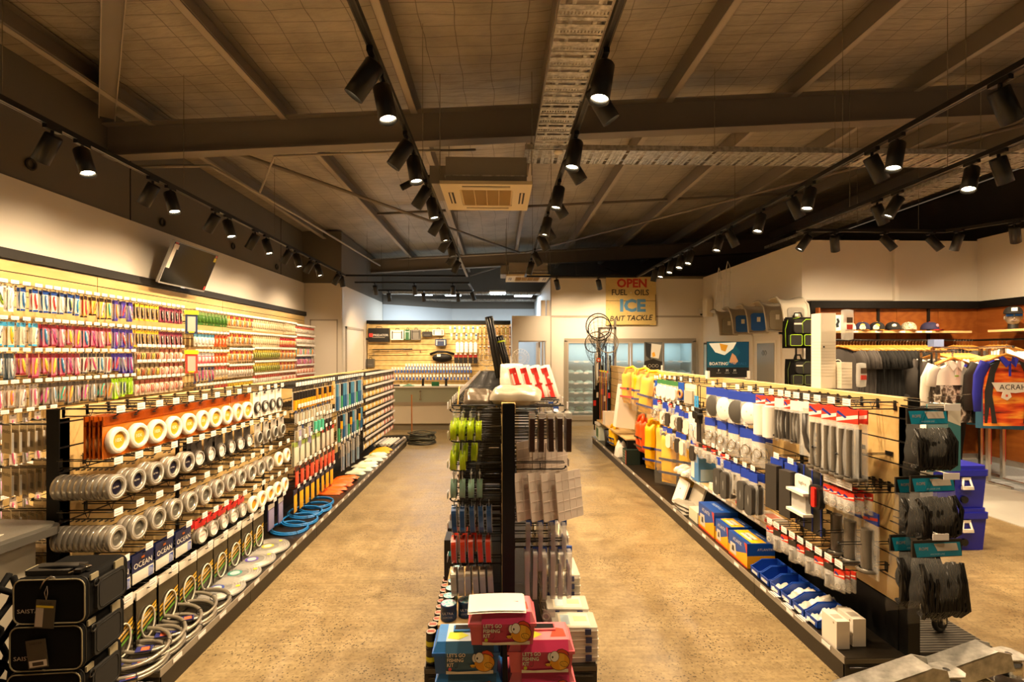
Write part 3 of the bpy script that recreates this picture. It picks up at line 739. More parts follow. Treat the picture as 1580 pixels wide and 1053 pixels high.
for y0, y1, rows in SEG:
    for ri, (z, sty) in enumerate(rows):
        name, protos = STY[sty]
        sp = .078 if y1 < 6.5 else .074
        k = max(1, int((y1-y0)/sp)); j = 0
        for i in range(k):
            y = y0 + (i+.5)*(y1-y0)/k
            c = cnt[(sty, ri)] = cnt.get((sty, ri), 0) + 1
            put('display_hook', HK_WALL, T(WX, y, z) @ FR, 'silver hook on the slatted wall, holding %s packet %s' % (name.split(' packet')[0].split(' with')[0].replace(',', ''), nth(c)), 'hook', 'hooks of the slatted wall', .08)
            if sty == 'whitecard' and i % 4 == 3: continue
            px = 'squid_jig_packet' if sty in ('purple', 'lime') else ('soft_bait_packet' if protos[0].parts[0][0] == 'bait' else 'lure_packet')
            ps = protos[(i*7+ri) % len(protos)]
            M = T(WX+.25, y, z-.012) @ FR @ R(random.uniform(-.16, .16), 'Z') @ R(random.uniform(-.05, .05), 'Y')
            put(px, ps, M, '%s, %s in %s row, slatted wall' % (name, nth(c), ROWN[ri]), 'packet', 'packets on the slatted wall', .18)
            if y < 6.5:
                put(px, ps, T(WX+.22, y, z-.012) @ FR @ R(random.uniform(-.2, .2), 'Z'), '%s behind the %s in %s row, slatted wall' % (name, nth(c), ROWN[ri]), 'packet', 'packets behind others on the slatted wall', .05)
# lower rows, seen between the wall and the end of the long left display
for z in (1.15, .92, .70, .48):
    for i in range(10):
        y = 3.55 + i*.11
        put('display_hook', HK_WALL, T(WX, y, z) @ FR, 'silver hook on the low part of the slatted wall', 'hook', 'low hooks of the slatted wall', .06)
        M = T(WX+.24, y, z-.012) @ FR @ R(random.uniform(-.2, .2), 'Z')
        put('lure_packet', STY['silver' if i % 2 else 'pinksilver'][1][i % 2], M, 'clear lure packet on the low rows of the slatted wall behind the left display', 'packet', 'low packets on the slatted wall', .1)
# two tablet shaped display cases fixed between bays
for z, c1, c2, lab in ((2.02, '27365e', 'f2d22e', 'navy display case with a yellow top on the slatted wall'), (1.52, 'd2483c', 'e6d320', 'red display case with a yellow and green top on the slatted wall')):
    r = root('display_case', lab, 'display case', (WX+.3, 6.5, z))
    M = R(math.radians(35), 'Z')
    MB().cbox((0, 0, .0), (.13, .04, .25), K(c1), M).build('case_body', r)
    MB().cbox((0, -.022, -.005), (.085, .01, .19), K('b8b2a6', .25), M).build('window', r)
    MB().cbox((0, -.004, .14), (.15, .05, .05), K(c2), M).cbox((0, -.024, -.105), (.06, .006, .02), K(c2), M).build('header', r)
    MB().box((-.3, -.008, .02), (0, .008, .035), BLACK).build('bracket', r)

# ------------------------------------------------------------------ television
P0, P1, P2, P3 = (Vector(p) for p in ((-3.8, 6.07, 2.98), (-3.8, 7.0, 2.98), (-4.0, 7.0, 2.48), (-4.0, 6.07, 2.48)))
ux = (P1-P0).normalized(); uz = (P0-P3).normalized(); un = ux.cross(uz).normalized()
TM = Matrix((( ux.x, -un.x, uz.x, 0), (ux.y, -un.y, uz.y, 0), (ux.z, -un.z, uz.z, 0), (0,0,0,1)))
r = root('television', 'black flat television tilted down on the upper left wall', 'television', P3); r.matrix_world = T(*P3) @ TM
MB().bbox((0, 0, 0), (.93, .035, .54), .01, K('8a8784', .35), None, 1).build('frame', r)
MB().box((.012, -.003, .02), (.918, 0, .525), col('0c0d0e', .12)).build('screen', r)
MB().box((.012, -.005, .20), (.075, -.003, .50), K('ddd3c4')).box((.012, -.006, .44), (.10, -.003, .50), K('ddd3c4')).box((.02, -.0065, .505), (.075, -.003, .525), K('c04434')).build('spec_sticker', r)
MB().box((.86, -.005, .43), (.91, -.003, .485), K('e3c62c')).box((.87, -.005, .49), (.91, -.003, .52), K('d9746c')).box((.88, -.005, .03), (.905, -.003, .08), K('c43a30')).build('sticker', r)
MB().box((.42, -.006, -.004), (.5, -.001, .008), K('c3c6de', .2)).build('badge', r)
MB().box((.35, .035, .1), (.6, .06, .45), BLACKM).cyl((.47, .06, .25), (.47, .17, .32), .025, BLACKM).build('wall_bracket', r)

# ================================================================== LONG LEFT DISPLAY
def gondola(name_lab, X, y0, joints, y1, H, xl, xr, kick=.12, posts=True):
    r = root('gondola_shelf', name_lab, 'display shelf', (0, 0, 0))
    js = [y0] + joints + [y1]
    for a, b in zip(js, js[1:]):
        slats(MB(), X+.012, X+.03, a+.004, b-.004, .36, H-.045, 'pale_plywood', .12).build('slat_panel', r)
        slats(MB(), X-.03, X-.012, a+.004, b-.004, .36, H-.045, 'pale_plywood', .12).build('slat_panel', r)
        MB().box((X-.034, a+.002, H-.045), (X+.034, b-.002, H), 'pale_plywood').build('cap_rail', r)
        for s, xe in ((1, xr), (-1, xl)):
            if xe is None: continue
            k = MB().box((xe-.012*(s > 0), a+.002, .0), (xe+.012*(s < 0), b-.002, kick-.028), col('2a2319', .45)); k.build('kick_plate', r)
            d = MB().box((min(X, xe), a+.002, kick-.028), (max(X, xe), b-.002, kick), col('231e17', .35))
            d.box((xe-.004*(s > 0)-.002*(s < 0), a+.002, kick-.028), (xe+.004*(s < 0)+.002*(s > 0), b-.002, kick+.008), col('8c8477', .35))
            d.build('base_deck', r)
    for j in js:
        a = j-.022 if j not in (y0, y1) else (j if j == y0 else j-.06)
        MB().box((X-.03, a, 0), (X+.03, a + (.06 if j in (y0, y1) else .044), H-.05 if j not in (y0, y1) else H), BLACKM).build('post', r)
    e = MB().box((X-.035, y0+.06, .12), (X+.035, y1-.06, .355), BLACKM); e.build('back_panel', r)
    for ye in (y0, y1):
        for s, xe in ((1, xr), (-1, xl)):
            if xe is None: continue
            e = MB()
            lo, hi = min(X+s*.03, xe), max(X+s*.03, xe)
            e.box((lo, ye-.001, .012), (hi, ye+.012, kick-.03), col('1d1914', .5)).box((lo, ye-.002, kick-.026), (hi, ye+.002, kick-.004), col('4a4338', .35))
            e.tube([(lo+.02, ye-.006, kick-.045), (hi-.02, ye-.006, kick-.045)], .006, col('2a251e', .25), 6)
            e.build('end_panel', r)
    return r
LX = -2.12; LJ = [3.36, 4.57, 5.77, 6.97, 8.17]
gondola('long double-sided slatted display with black posts beside the left wall aisle', LX, 2.47, LJ, 9.05, 1.38, -2.64, -1.62)
# price labels on the front lip of the base
def lip_labels(xe, s, ys, where):
    p = Proto(MB().box((-.001, -.035, -.011), (.001, .035, .011), TAG))
    for i, y in enumerate(ys):
        put('shelf_label', p, T(xe + s*.004, y, .112), 'white price label on base lip of the %s, %s along' % (where, nth(i+1)), 'label', 'base lip labels', .03)
lip_labels(-1.62, 1, [2.6 + .21*i for i in range(28)], 'left display')

def ringspool(R0, r0, mat, label, lmat, thick=.03, twist=0, n=22, txt=None, tmat=None, tsize=.02):
    """spool seen from the front: rim, wound line, centre label"""
    m = MB(); Mf = T(0, 0, -R0-.01) @ R(PI/2, 'X')
    m.lathe([(r0, 0), (r0, thick), (r0+.004, thick+.002), (R0*.80, thick*.96), (R0*.93, thick*1.05), (R0, thick*.8), (R0, thick*.2), (R0*.9, 0), (r0, 0)], mat, n, Mf)
    m.lathe([(R0*.78, thick*1.0), (R0*.80, thick*1.07), (R0*.82, thick*1.0)], K('f4f0e8', .2), n, Mf)
    l = MB().disc((0, -thick*.7, -R0-.01), r0, lmat, 18)
    if txt: l.text(txt, tsize, tmat, T(0, -thick*.7-.001, -R0-.01) @ R(PI/2, 'X'))
    return m, l
def spool_pack(cardm, w, h, R0, r0, mat, lmat, thick=.03, txt=None, tmat=None, tsize=.02, header=None, hh=.03):
    m, l = ringspool(R0, r0, mat, None, lmat, thick, 0, 22, txt, tmat, tsize)
    dz = -(h - 2*R0)*.55
    c = MB()
    if cardm: c.box((-w/2, 0, -h), (w/2, .002, .015), cardm)
    if header: c.box((-w/2, -.004, -hh), (w/2, 0, .015), header)
    c.box((-.012, -.0045, -.002), (.012, -.004, .005), col('2a2622', .6))
    for q in (m, l): q.v = [(x, y, z+dz) for x, y, z in q.v]
    return Proto(c, [('line_spool', m, None, []), ('centre_label', l, None, [])])
SILV = col('aba497', .16, .45, 1); SILV2 = col('a8a296', .15, .4, 1); CREAM = col('efe6d4', .3)
P_OR = spool_pack(col('c4651e', .22), .138, .185, .064, .041, CREAM, K('d9a02c'), .03, '10X', K('f6efe0'), .026, col('8f3f10', .25), .028)
P_ORB = Proto(MB().box((-.069, 0, -.185), (.069, .002, .015), col('b4571a', .22)).box((-.0675, -.004, -.028), (.0675, 0, .015), col('8f3f10', .25)).lathe([(.033, 0), (.033, .02), (.058, .022), (.062, .01), (.062, 0)], col('c98a50', .3), 16, T(0, 0, -.115) @ R(PI/2, 'X')))
P_CS = spool_pack(None, .1, .145, .062, .036, SILV, K('1c1b2c', .3), .03, 'ULTRA', K('d8cdb8'), .012)
P_CG = spool_pack(None, .1, .145, .062, .036, SILV, K('56544c', .3), .03, 'LINE', K('b8b4a4'), .012)
P_RW = spool_pack(K('3b3631', .3), .10, .15, .05, .04, K('4c463e', .3), K('f0e6dc'), .022, 'PLAT', K('c83a34'), .022)
P_FG = spool_pack(col('b9b2a6', .2), .10, .16, .05, .036, K('8f8a7f', .3), K('3a3833'), .02)
P_WR = spool_pack(K('efe9de'), .11, .18, .046, .028, K('33302c', .3), K('d9dcd0'), .018)
P_RT = spool_pack(None, .1, .14, .05, .042, SILV2, K('ece6dc'), .024, 'LEADER', K('c8443c'), .014, K('cf2c2a'), .03)
P_OC = spool_pack(None, .1, .145, .062, .036, CREAM, K('e39b22'), .03)
OCEAN = MB().box((-.075, 0, -.13), (.075, .002, .015), K('1a2348', .3)).box((-.075, -.003, -.13), (.075, 0, -.075), K('cfcabc', .25)).box((.035, -.004, -.128), (.07, -.003, -.08), K('2a4fa8', .3))
OCEAN.text('OCEAN', .04, K('e4e0d4'), T(0, -.002, -.045) @ R(PI/2, 'X'), 0, .95).cbox((0, -.001, -.012), (.02, .002, .01), K('d8742c'))
OCEAN.grid(4, 3, lambda u, v: ((u-.5)*.14, -.004-.012*math.sin(PI*u)*math.sin(PI*v), -.08-.05*v), CLEAR)
P_OCEAN = Proto(OCEAN)
RINGM = MB().box((-.08, 0, -.27), (.08, .003, .0), col('3a3428', .22)).box((-.08, -.002, -.02), (.08, .005, .02), K('d9d2c2', .3))
RING_D = MB().torus(.062, .0045, K('d9d2bf', .25), 24, 6, T(0, -.008, -.165) @ R(PI/2, 'X'), .85, 1.25)
RING_P = MB()
for a, b, c in ((-.13, .045, 'c79a28'), (-.15, .06, 'd8ab38'), (-.175, .05, 'b8922c'), (-.2, .03, '5f9a30')):
    RING_P.add([(-.075, -.002, a-.02), (.075, -.002, a+.03), (.078, -.002, a+.045), (-.075, -.002, a-.008)], [(0, 1, 2, 3)], K(c))
RING_P.text('WIRE COIL', .018, K('efe9d6'), T(0, -.003, -.135) @ R(PI/2, 'X') @ R(.18, 'Z'))
P_RING = Proto(RINGM, [('wire_ring', RING_D, 'pale wire ring', []), ('print', RING_P, None, [])])
def flat_pack(h1, body, acc, w=.08, h=.17, txt=None):
    m = MB().box((-w/2, -.002, -h), (w/2, .003, .01), body).box((-w/2, -.004, -.03), (w/2, -.002, .01), h1)
    m.grid(3, 4, lambda u, v: ((u-.5)*w*.9, -.004-.012*math.sin(PI*u)*math.sin(PI*v), -.035-(h-.04)*v), acc)
    if txt: m.text(txt, .02, h1, T(0, -.018, -h*.6) @ R(PI/2, 'X'))
    return Proto(m)
def tube_pack(h1, tcol, w=.05, h=.19, tip=None):
    m = MB().box((-w/2, 0, -h), (w/2, .002, .01), CLEAR2).box((-w/2, -.004, -.022), (w/2, 0, .01), h1)
    m.cyl((0, -.014, -.03), (0, -.014, -h+.01), w*.3, tcol, n=8)
    if tip: m.cyl((0, -.014, -h*.5), (0, -.014, -h+.01), w*.31, tip, n=8)
    return Proto(m)
P_YB = tube_pack(K('3a2c1c'), K('2e2a28', .25), .055, .2, K('e8a41e'))
P_BRN = tube_pack(K('4a3420'), K('b88434', .3), .05, .2)
P_BLU = tube_pack(K('24405e'), K('4f86a8', .3), .055, .34, K('2a5a86'))
P_TEAL = tube_pack(K('303030'), K('2a2a2c', .3), .055, .34, K('3f8f60'))
P_GRY = tube_pack(K('27415c'), K('a8a8a4', .3), .055, .34, K('7d94a8'))
P_SIL = tube_pack(K('3c5aa0'), K('c8c4b8', .2), .045, .13)
P_SIL2 = tube_pack(K('5c5244'), K('b9ad90', .2), .05, .13)
P_MINT = tube_pack(K('e8e4da'), K('57c0a0', .3), .06, .15)
P_GREEN = flat_pack(K('a8bf5a'), col('b0ab94', .2), col('c9c6ae', .2), .1, .21)
P_REDT = flat_pack(K('cc3a2c'), col('b8ab98', .2), col('cfc2ae', .2), .1, .2)
P_REDP = flat_pack(K('3c2c26'), K('c2402e', .3), K('cf5138', .3), .085, .17)
P_YEL = flat_pack(K('2c3450'), K('3a3f52', .3), K('e3a81e', .35), .09, .2)
P_PUR = flat_pack(K('d8d2c6'), K('4c4670', .3), K('8c86a8', .3), .11, .2)
P_BLK = flat_pack(K('cfc9be'), K('25221f', .3), K('2f2b27', .25), .08, .17)
P_GOLD = flat_pack(K('5c4a30'), K('9c7c44', .3), K('c9a253', .3), .05, .11)
P_GOLD2 = flat_pack(K('3a3026'), K('57452c', .3), K('e0b860', .3), .05, .11)
P_WHT = flat_pack(K('4a4038'), K('8f887c', .3), K('d8d2c6', .3), .05, .11)
P_RDK = flat_pack(K('3a3028'), K('4a342c', .3), K('b8483a', .3), .05, .11)
TX = -1.83          # hook tips of the left display
def row_left(kind, protos, names, ys, z, depth=1, dstep=.026, hook=True, size=.15, cat='packet', place='left display', rown='top', tilt=.08, cnt0=0, alln=None):
    for i, y in enumerate(ys):
        p = protos[i % len(protos)]; nm = names[i % len(names)]
        if hook: put('display_hook', HK_BLACK, T(TX-.26, y, z) @ FR, 'black wire hook, %s in %s row of %s, %s' % (nth(i+1), rown, alln or nm.split(' ')[0] + ' packs', place), 'hook', 'hooks of the %s' % place, .09)
        dd = depth if not isinstance(depth, (list, tuple)) else depth[min(i, len(depth)-1)]
        for d in range(dd):
            M = T(TX-.02-d*dstep, y, z-.01) @ FR @ R(random.uniform(-tilt, tilt), 'Z')
            if d == 0: lab = '%s, %s in %s row, %s' % (nm, nth(i+1), rown, place); g = '%s on the %s' % (nm, place)
            else: lab = '%s behind the %s, %s row, %s' % (nm, nth(i+1), rown, place); g = lab
            put(kind, p if not (p is P_OR and d) else P_ORB, M, lab, cat, g, size * (1 if d == 0 else .5))
def rng(a, b, n): return [a + (b-a)*(i+.5)/n for i in range(n)]
row_left('spool_pack', [P_OR], ['orange card pack with a white line spool'], [2.49 + .140*i for i in range(10)], 1.345, [5, 2, 2, 2, 1], .022, rown='top', cat='line pack')
row_left('spool_pack', [P_CS], ['clear line spool with a navy label'], [2.475 + .14*i for i in range(5)], 1.10, [10, 3, 3, 2], .027, rown='second', cat='line pack', tilt=.03)
row_left('spool_pack', [P_RW], ['dark rimmed spool with a red and white label'], [3.16 + .125*i for i in range(6)], 1.10, [3, 1, 2, 1], .025, rown='second', cat='line pack')
row_left('spool_pack', [P_FG], ['grey round pack with a dark emblem'], [3.95 + .14*i for i in range(4)], 1.10, 1, rown='second', cat='line pack')
row_left('spool_pack', [P_CG], ['clear line spool with a grey label'], [2.475 + .148*i for i in range(12)], .855, [10, 3, 2, 2], .027, rown='third', cat='line pack', tilt=.03)
row_left('spool_pack', [P_OC], ['cream line spool with an orange centre'], [4.28, 4.44], .855, 1, rown='third', cat='line pack')
row_left('leader_pack', [P_OCEAN], ['navy and clear leader pack lettered OCEAN'], [2.52, 2.69, 2.86, 3.03], .61, 2, .02, rown='fourth', cat='leader pack', tilt=.04)
row_left('spool_pack', [P_RT], ['red topped pack with a round white label'], [3.19 + .125*i for i in range(5)], .61, 2, .025, rown='fourth', cat='line pack')
row_left('spool_pack', [P_OC], ['cream line spool with an amber centre'], [3.84 + .14*i for i in range(5)], .61, 1, rown='fourth', cat='line pack')
row_left('wire_pack', [P_RING], ['black and yellow bag holding a wire ring'], [2.54 + .178*i for i in range(9)], .41, 2, .02, rown='fifth', cat='wire pack', tilt=.05, size=.25)
row_left('tackle_pack', [P_PUR], ['pale topped purple tackle pack'], [4.18, 4.36], .42, 1, rown='fifth', cat='tackle pack')
row_left('spool_pack', [P_WR], ['white card with a red and green ring'], [3.93 + .13*i for i in range(4)], 1.345, 1, rown='top', cat='line pack')
row_left('tackle_pack', [P_YB], ['black and yellow tube pack'], rng(4.6, 5.15, 8), 1.33, 1, rown='top', cat='tackle pack')
row_left('tackle_pack', [P_BRN, P_YB], ['brown and gold tube pack', 'dark and gold tube pack'], rng(5.15, 5.7, 7), 1.33, 1, rown='top', cat='tackle pack')
row_left('tackle_pack', [P_SIL, P_SIL2], ['small silver tube pack with a blue top', 'small tan tube pack'], rng(4.65, 5.65, 14), 1.13, 1, rown='upper middle', cat='tackle pack')
row_left('tackle_pack', [P_SIL2, P_PUR, P_SIL], ['tan tackle tube pack', 'wide pale purple tackle pack', 'silver tackle tube pack'], rng(4.65, 5.05, 5), .97, 1, rown='middle', cat='tackle pack')
row_left('tackle_pack', [P_MINT], ['pale pack with a mint green tube'], [5.15, 5.25, 5.35], 1.0, 1, rown='middle', cat='tackle pack')
row_left('tackle_pack', [P_BLK], ['small black tackle pack'], [5.45, 5.55, 5.65], .98, 1, rown='middle', cat='tackle pack')
row_left('tackle_pack', [P_GREEN], ['clear pack with a lime green header'], [4.7 + .14*i for i in range(5)], .83, 2, .02, rown='lower middle', cat='tackle pack')
row_left('tackle_pack', [P_REDT], ['clear pack with a red header'], [5.42 + .14*i for i in range(3)], .85, 2, .02, rown='lower middle', cat='tackle pack')
row_left('tackle_pack', [P_REDP], ['red tackle pack with black header'], rng(4.65, 5.8, 9), .60, 1, rown='low', cat='tackle pack')
row_left('tackle_pack', [P_YEL], ['yellow and blue tackle pack'], rng(4.6, 5.75, 8), .40, 1, rown='bottom', cat='tackle pack')
row_left('tackle_pack', [P_BLU, P_GRY, P_TEAL, P_BLU], ['long blue tube pack', 'long grey tube pack', 'long green and black tube pack', 'long pale blue tube pack'], rng(5.8, 6.9, 14), 1.33, 1, rown='top', cat='tackle pack', size=.3)
row_left('tackle_pack', [P_TEAL, P_YB, P_BLU, P_GRY], ['long dark tube pack', 'gold and black tube pack', 'long blue tube pack', 'long grey blue tube pack'], rng(5.85, 6.9, 11), .96, 1, rown='middle', cat='tackle pack', size=.3)
row_left('tackle_pack', [P_BLK, P_GRY], ['black tackle pack', 'grey tube tackle pack'], rng(5.9, 6.85, 9), .60, 1, rown='low', cat='tackle pack')
ri = 0
for z in (1.32, 1.14, .96, .78, .60, .43):
    row_left('hook_pack', [P_GOLD, P_GOLD2, P_WHT] if ri < 3 else [P_WHT, P_GOLD2, P_WHT], ['small gold hook pack', 'small black and gold hook pack', 'small white hook pack'], rng(7.0, 8.2, 16), z, 1, rown=ROWN[ri], cat='hook pack', alln='gold packs', size=.1)
    row_left('hook_pack', [P_WHT, P_RDK, P_WHT], ['small pale hook pack', 'small dark red hook pack', 'small cream hook pack'], rng(8.2, 9.0, 11), z, 1, rown=ROWN[ri], cat='hook pack', place='far left display', alln='pale packs', size=.1)
    ri += 1
# packs on the side facing the wall
P_CARD = Proto(MB().box((-.05, 0, -.135), (.05, .002, .012), K('c9b48e')).box((-.05, -.001, -.02), (.05, 0, .012), K('d8c9aa')).text('Hooks', .03, K('2a2622'), T(0, -.002, -.025) @ R(PI/2, 'X')).box((-.02, -.0015, -.11), (.03, -.001, -.08), K('8f7f62')).box((-.045, .002, -.13), (.045, .012, -.03), CLEAR2))
for ri, z in enumerate((1.30, 1.09, .88, .66, .46)):
    for i, y in enumerate((2.55, 2.72, 2.89, 3.06, 3.25, 3.45)):
        put('display_hook', HK_BARE, T(LX-.032, y, z) @ FL, 'black double wire hook facing the slatted wall, %s of %s row' % (nth(i+1), ROWN[ri]), 'hook', 'hooks on the wall side of the left display', .1)
        for d in range(6 if i < 3 else 3):
            M = T(LX-.29+.02*d, y+.02*d, z-.01) @ R(math.radians(-28), 'Z')
            put('hook_card', P_CARD, M, 'tan hook card, wall side of the left display, %s row, %s hook' % (ROWN[ri], nth(i+1)), 'packet', 'tan cards %s row %s hook' % (ROWN[ri], nth(i+1)), .12)

# ------------------------------------------------------------------ goods on the base deck
def deck_coil(x, y, z, R0, r0, mat, lab, tilt=0, wraps=3, tag=True, sq=1.0, group=None, cat='wire coil', name='wire_coil'):
    r = root(name, lab, cat, (x, y, z), 0, group); r.rotation_euler = (math.radians(tilt), math.radians(tilt*.5), random.uniform(0, .6))
    m = MB()
    for k in range(wraps): m.torus(R0*(1-.035*k), r0, mat, 30, 6, T(.003*k, .002*k, r0+.012*k*(r0/.01)), 1, sq)
    for a in (.3, 1.7, 3.4, 4.9):
        m.torus(r0*1.9, .0018, BLACK, 8, 4, T(R0*.96*math.cos(a), R0*.96*math.sin(a)*sq, r0*1.5) @ R(a, 'Z') @ R(PI/2, 'X'))
    m.build('coil', r)
    if tag:
        MB().box((-.035, -R0-.012, r0*2.2), (.035, -R0*.8, r0*2.2+.002), K('2b2f6c')).box((-.012, -R0-.006, r0*2.2+.002), (.024, -R0*.86, r0*2.2+.003), K('d8663c')).build('swing_tag', r)
GALV = col('a39b8c', .3, .6)
cs = [(-1.80, 2.53), (-1.80, 2.66), (-1.79, 2.79), (-1.79, 2.94), (-1.79, 3.1)]
for i, (x, y) in enumerate(cs):
    deck_coil(x, y, .122 + .006*(i % 2), .155, .011, GALV, 'silver galvanised wire coil on the left base deck, %s from its near end' % nth(i+1), tilt=4, wraps=2, group='silver coils on the left base deck')
    if i < 4: deck_coil(x-.02, y+.05, .165, .15, .010, GALV, 'silver galvanised wire coil lying on top of the %s coil' % nth(i+1), tilt=7, wraps=1, group='silver coils on the left base deck')
for i, y in enumerate((3.3, 3.52, 3.75, 4.0)):
    r = root('bagged_coil', 'flat bagged silver coil on the left base deck, %s after the large coils' % nth(i+1), 'wire coil', (-1.8, y, .122), .3*i, 'bagged coils on the left base deck')
    m = MB()
    for k in range(5): m.torus(.155-.016*k, .008, GALV, 30, 6, T(0, 0, .010))
    m.build('coil', r)
    MB().lathe([(.165, .004), (.16, .022), (0, .020)], CLEAR, 28).build('clear_bag', r)
    MB().disc((.0, -.01, .0225), .045, K(('3b4fa0', '3f8f86', '5a4aa8', 'c9b23a')[i]), 18, axis='z').disc((.0, -.01, .0230), .030, K('d8d2c6'), 16, axis='z').disc((.12, .02, .0225), .014, K('d8d030'), 10, axis='z').build('label_print', r)
for i, y in enumerate((4.42, 4.6, 4.78, 4.98, 5.1)):
    deck_coil(-1.80 + .02*(i % 2), y, .124 + .012*i % .03, .15, .009, col('1f6fb4', .35), 'blue coil of tubing on the left base deck, %s of five' % nth(i+1), tilt=3, wraps=2, tag=False, group='blue coils on the left base deck', cat='tube coil', name='tubing_coil')
def floppy(name, lab, cat, x, y, z, sx, sy, h, mat, seed, rot=0, group=None, n=10, mat2=None):
    """a soft bag or folded piece of clothing lying down: a puffed rounded slab with folds"""
    rd = random.Random(seed); ph = [rd.uniform(0, 6.3) for _ in range(6)]
    def top(u, v):
        a = (u-.5)*2; b = (v-.5)*2
        rr = max(0, 1-abs(a)**3.2)*max(0, 1-abs(b)**3.2)
        f = .82 + .18*math.sin(5*a+ph[0])*math.cos(4*b+ph[1]) + .12*math.sin(11*b+ph[2]+3*a)
        e = 1 + .06*math.sin(3*b+ph[3]); g = 1+.06*math.sin(3*a+ph[4])
        return (a*sx/2*e, b*sy/2*g, .003 + h*rr**.5*f)
    m = MB().grid(n, n, top, mat)
    m.grid(n, n, lambda u, v: (lambda p: (p[0], p[1], .002))(top(1-u, v)), mat)
    if mat2:
        m.grid(4, 4, lambda u, v: (lambda p: (p[0], p[1], p[2]+.003))(top(.3+.4*u, .25+.35*v)), mat2)
    return thing(m, name, lab, cat, (x, y, z), (0, 0, rot), group)
for i in range(7):
    y = 5.55 + .11*i
    floppy('work_glove', 'orange rubber work glove laid on the left base deck, %s of the orange ones' % nth(i+1) if i < 6 else 'yellow work glove next to the orange gloves on the base deck', 'glove', -1.83 + .02*(i % 2), y, .122 + .014*(i % 3), .26, .12, .03, K('e8601c' if i < 6 else 'f0a020', .45), 20+i, .2*(i % 3), 'orange gloves' if i < 6 else None)
for i in range(12):
    y = 6.45 + .10*i
    floppy('bagged_glove', 'white bagged glove on the left base deck, %s behind the orange ones' % nth(i+1), 'glove', -1.8 + .03*((i*2) % 3), y, .122 + .018*(i % 2), .25, .11, .035, K('e6e0cf' if i % 3 else 'c9cdb8', .35), 40+i, .3*(i % 3)-.2, 'white bagged gloves', mat2=K('9ab84a') if i % 4 == 1 else None)
for i in range(5):
    floppy('bagged_glove', 'yellow bagged glove on the left base deck, %s of five' % nth(i+1), 'glove', -1.82+.05*(i % 2), 7.68 + .09*i, .122, .24, .1, .04, K('e9a51c', .4), 70+i, .2*i, 'yellow bagged gloves')
for i in range(5):
    thing(MB().cyl((0, 0, .03), (.03, .62, .03), .026, K('e6dfcf', .3), n=14), 'rod_tube', 'white plastic tube on the far left base deck, %s from the aisle' % nth(5-i), 'tube', (-2.0 + .058*i, 8.28, .12), group='white tubes on the left base deck')
thing(MB().cyl((0, 0, .03), (.03, .68, .03), .022, K('8d8378', .3), n=14).cyl((.028, .62, .03), (.031, .70, .03), .026, K('c9bfae', .3), n=14), 'rod_tube', 'grey plastic tube along the edge of the left base deck', 'tube', (-1.68, 8.28, .12))
# broom handle and coiled rope beyond the far end
thing(MB().cyl((0,0,0), (-.01,.02,.86), .011, K('a8642c'), n=10), 'broom_handle', 'brown wooden pole standing beyond the far end of the left display', 'pole', (-1.62, 9.6, 0))
m = MB(); rd = random.Random(5)
for k in range(9):
    R0 = .22 - .012*(k % 4) + .01*rd.random()
    m.tube([(R0*math.cos(a*.26)*(1.1), R0*.9*math.sin(a*.26), .02+.022*k + .01*math.sin(a*.9+k)) for a in range(24)], .012, K('4a4a3c' if k % 3 else '2c2a24', .5), 6, True)
thing(m, 'rope_coil', 'dark green and black rope coil heaped on the floor past the left display', 'rope', (-1.38, 9.25, 0))
thing(MB().lathe([(0, 0), (.42, 0), (.42, .012), (0, .02)], BLACKM, 30), 'floor_mat', 'round black mat on the floor under the brown pole', 'mat', (-1.95, 9.75, 0))

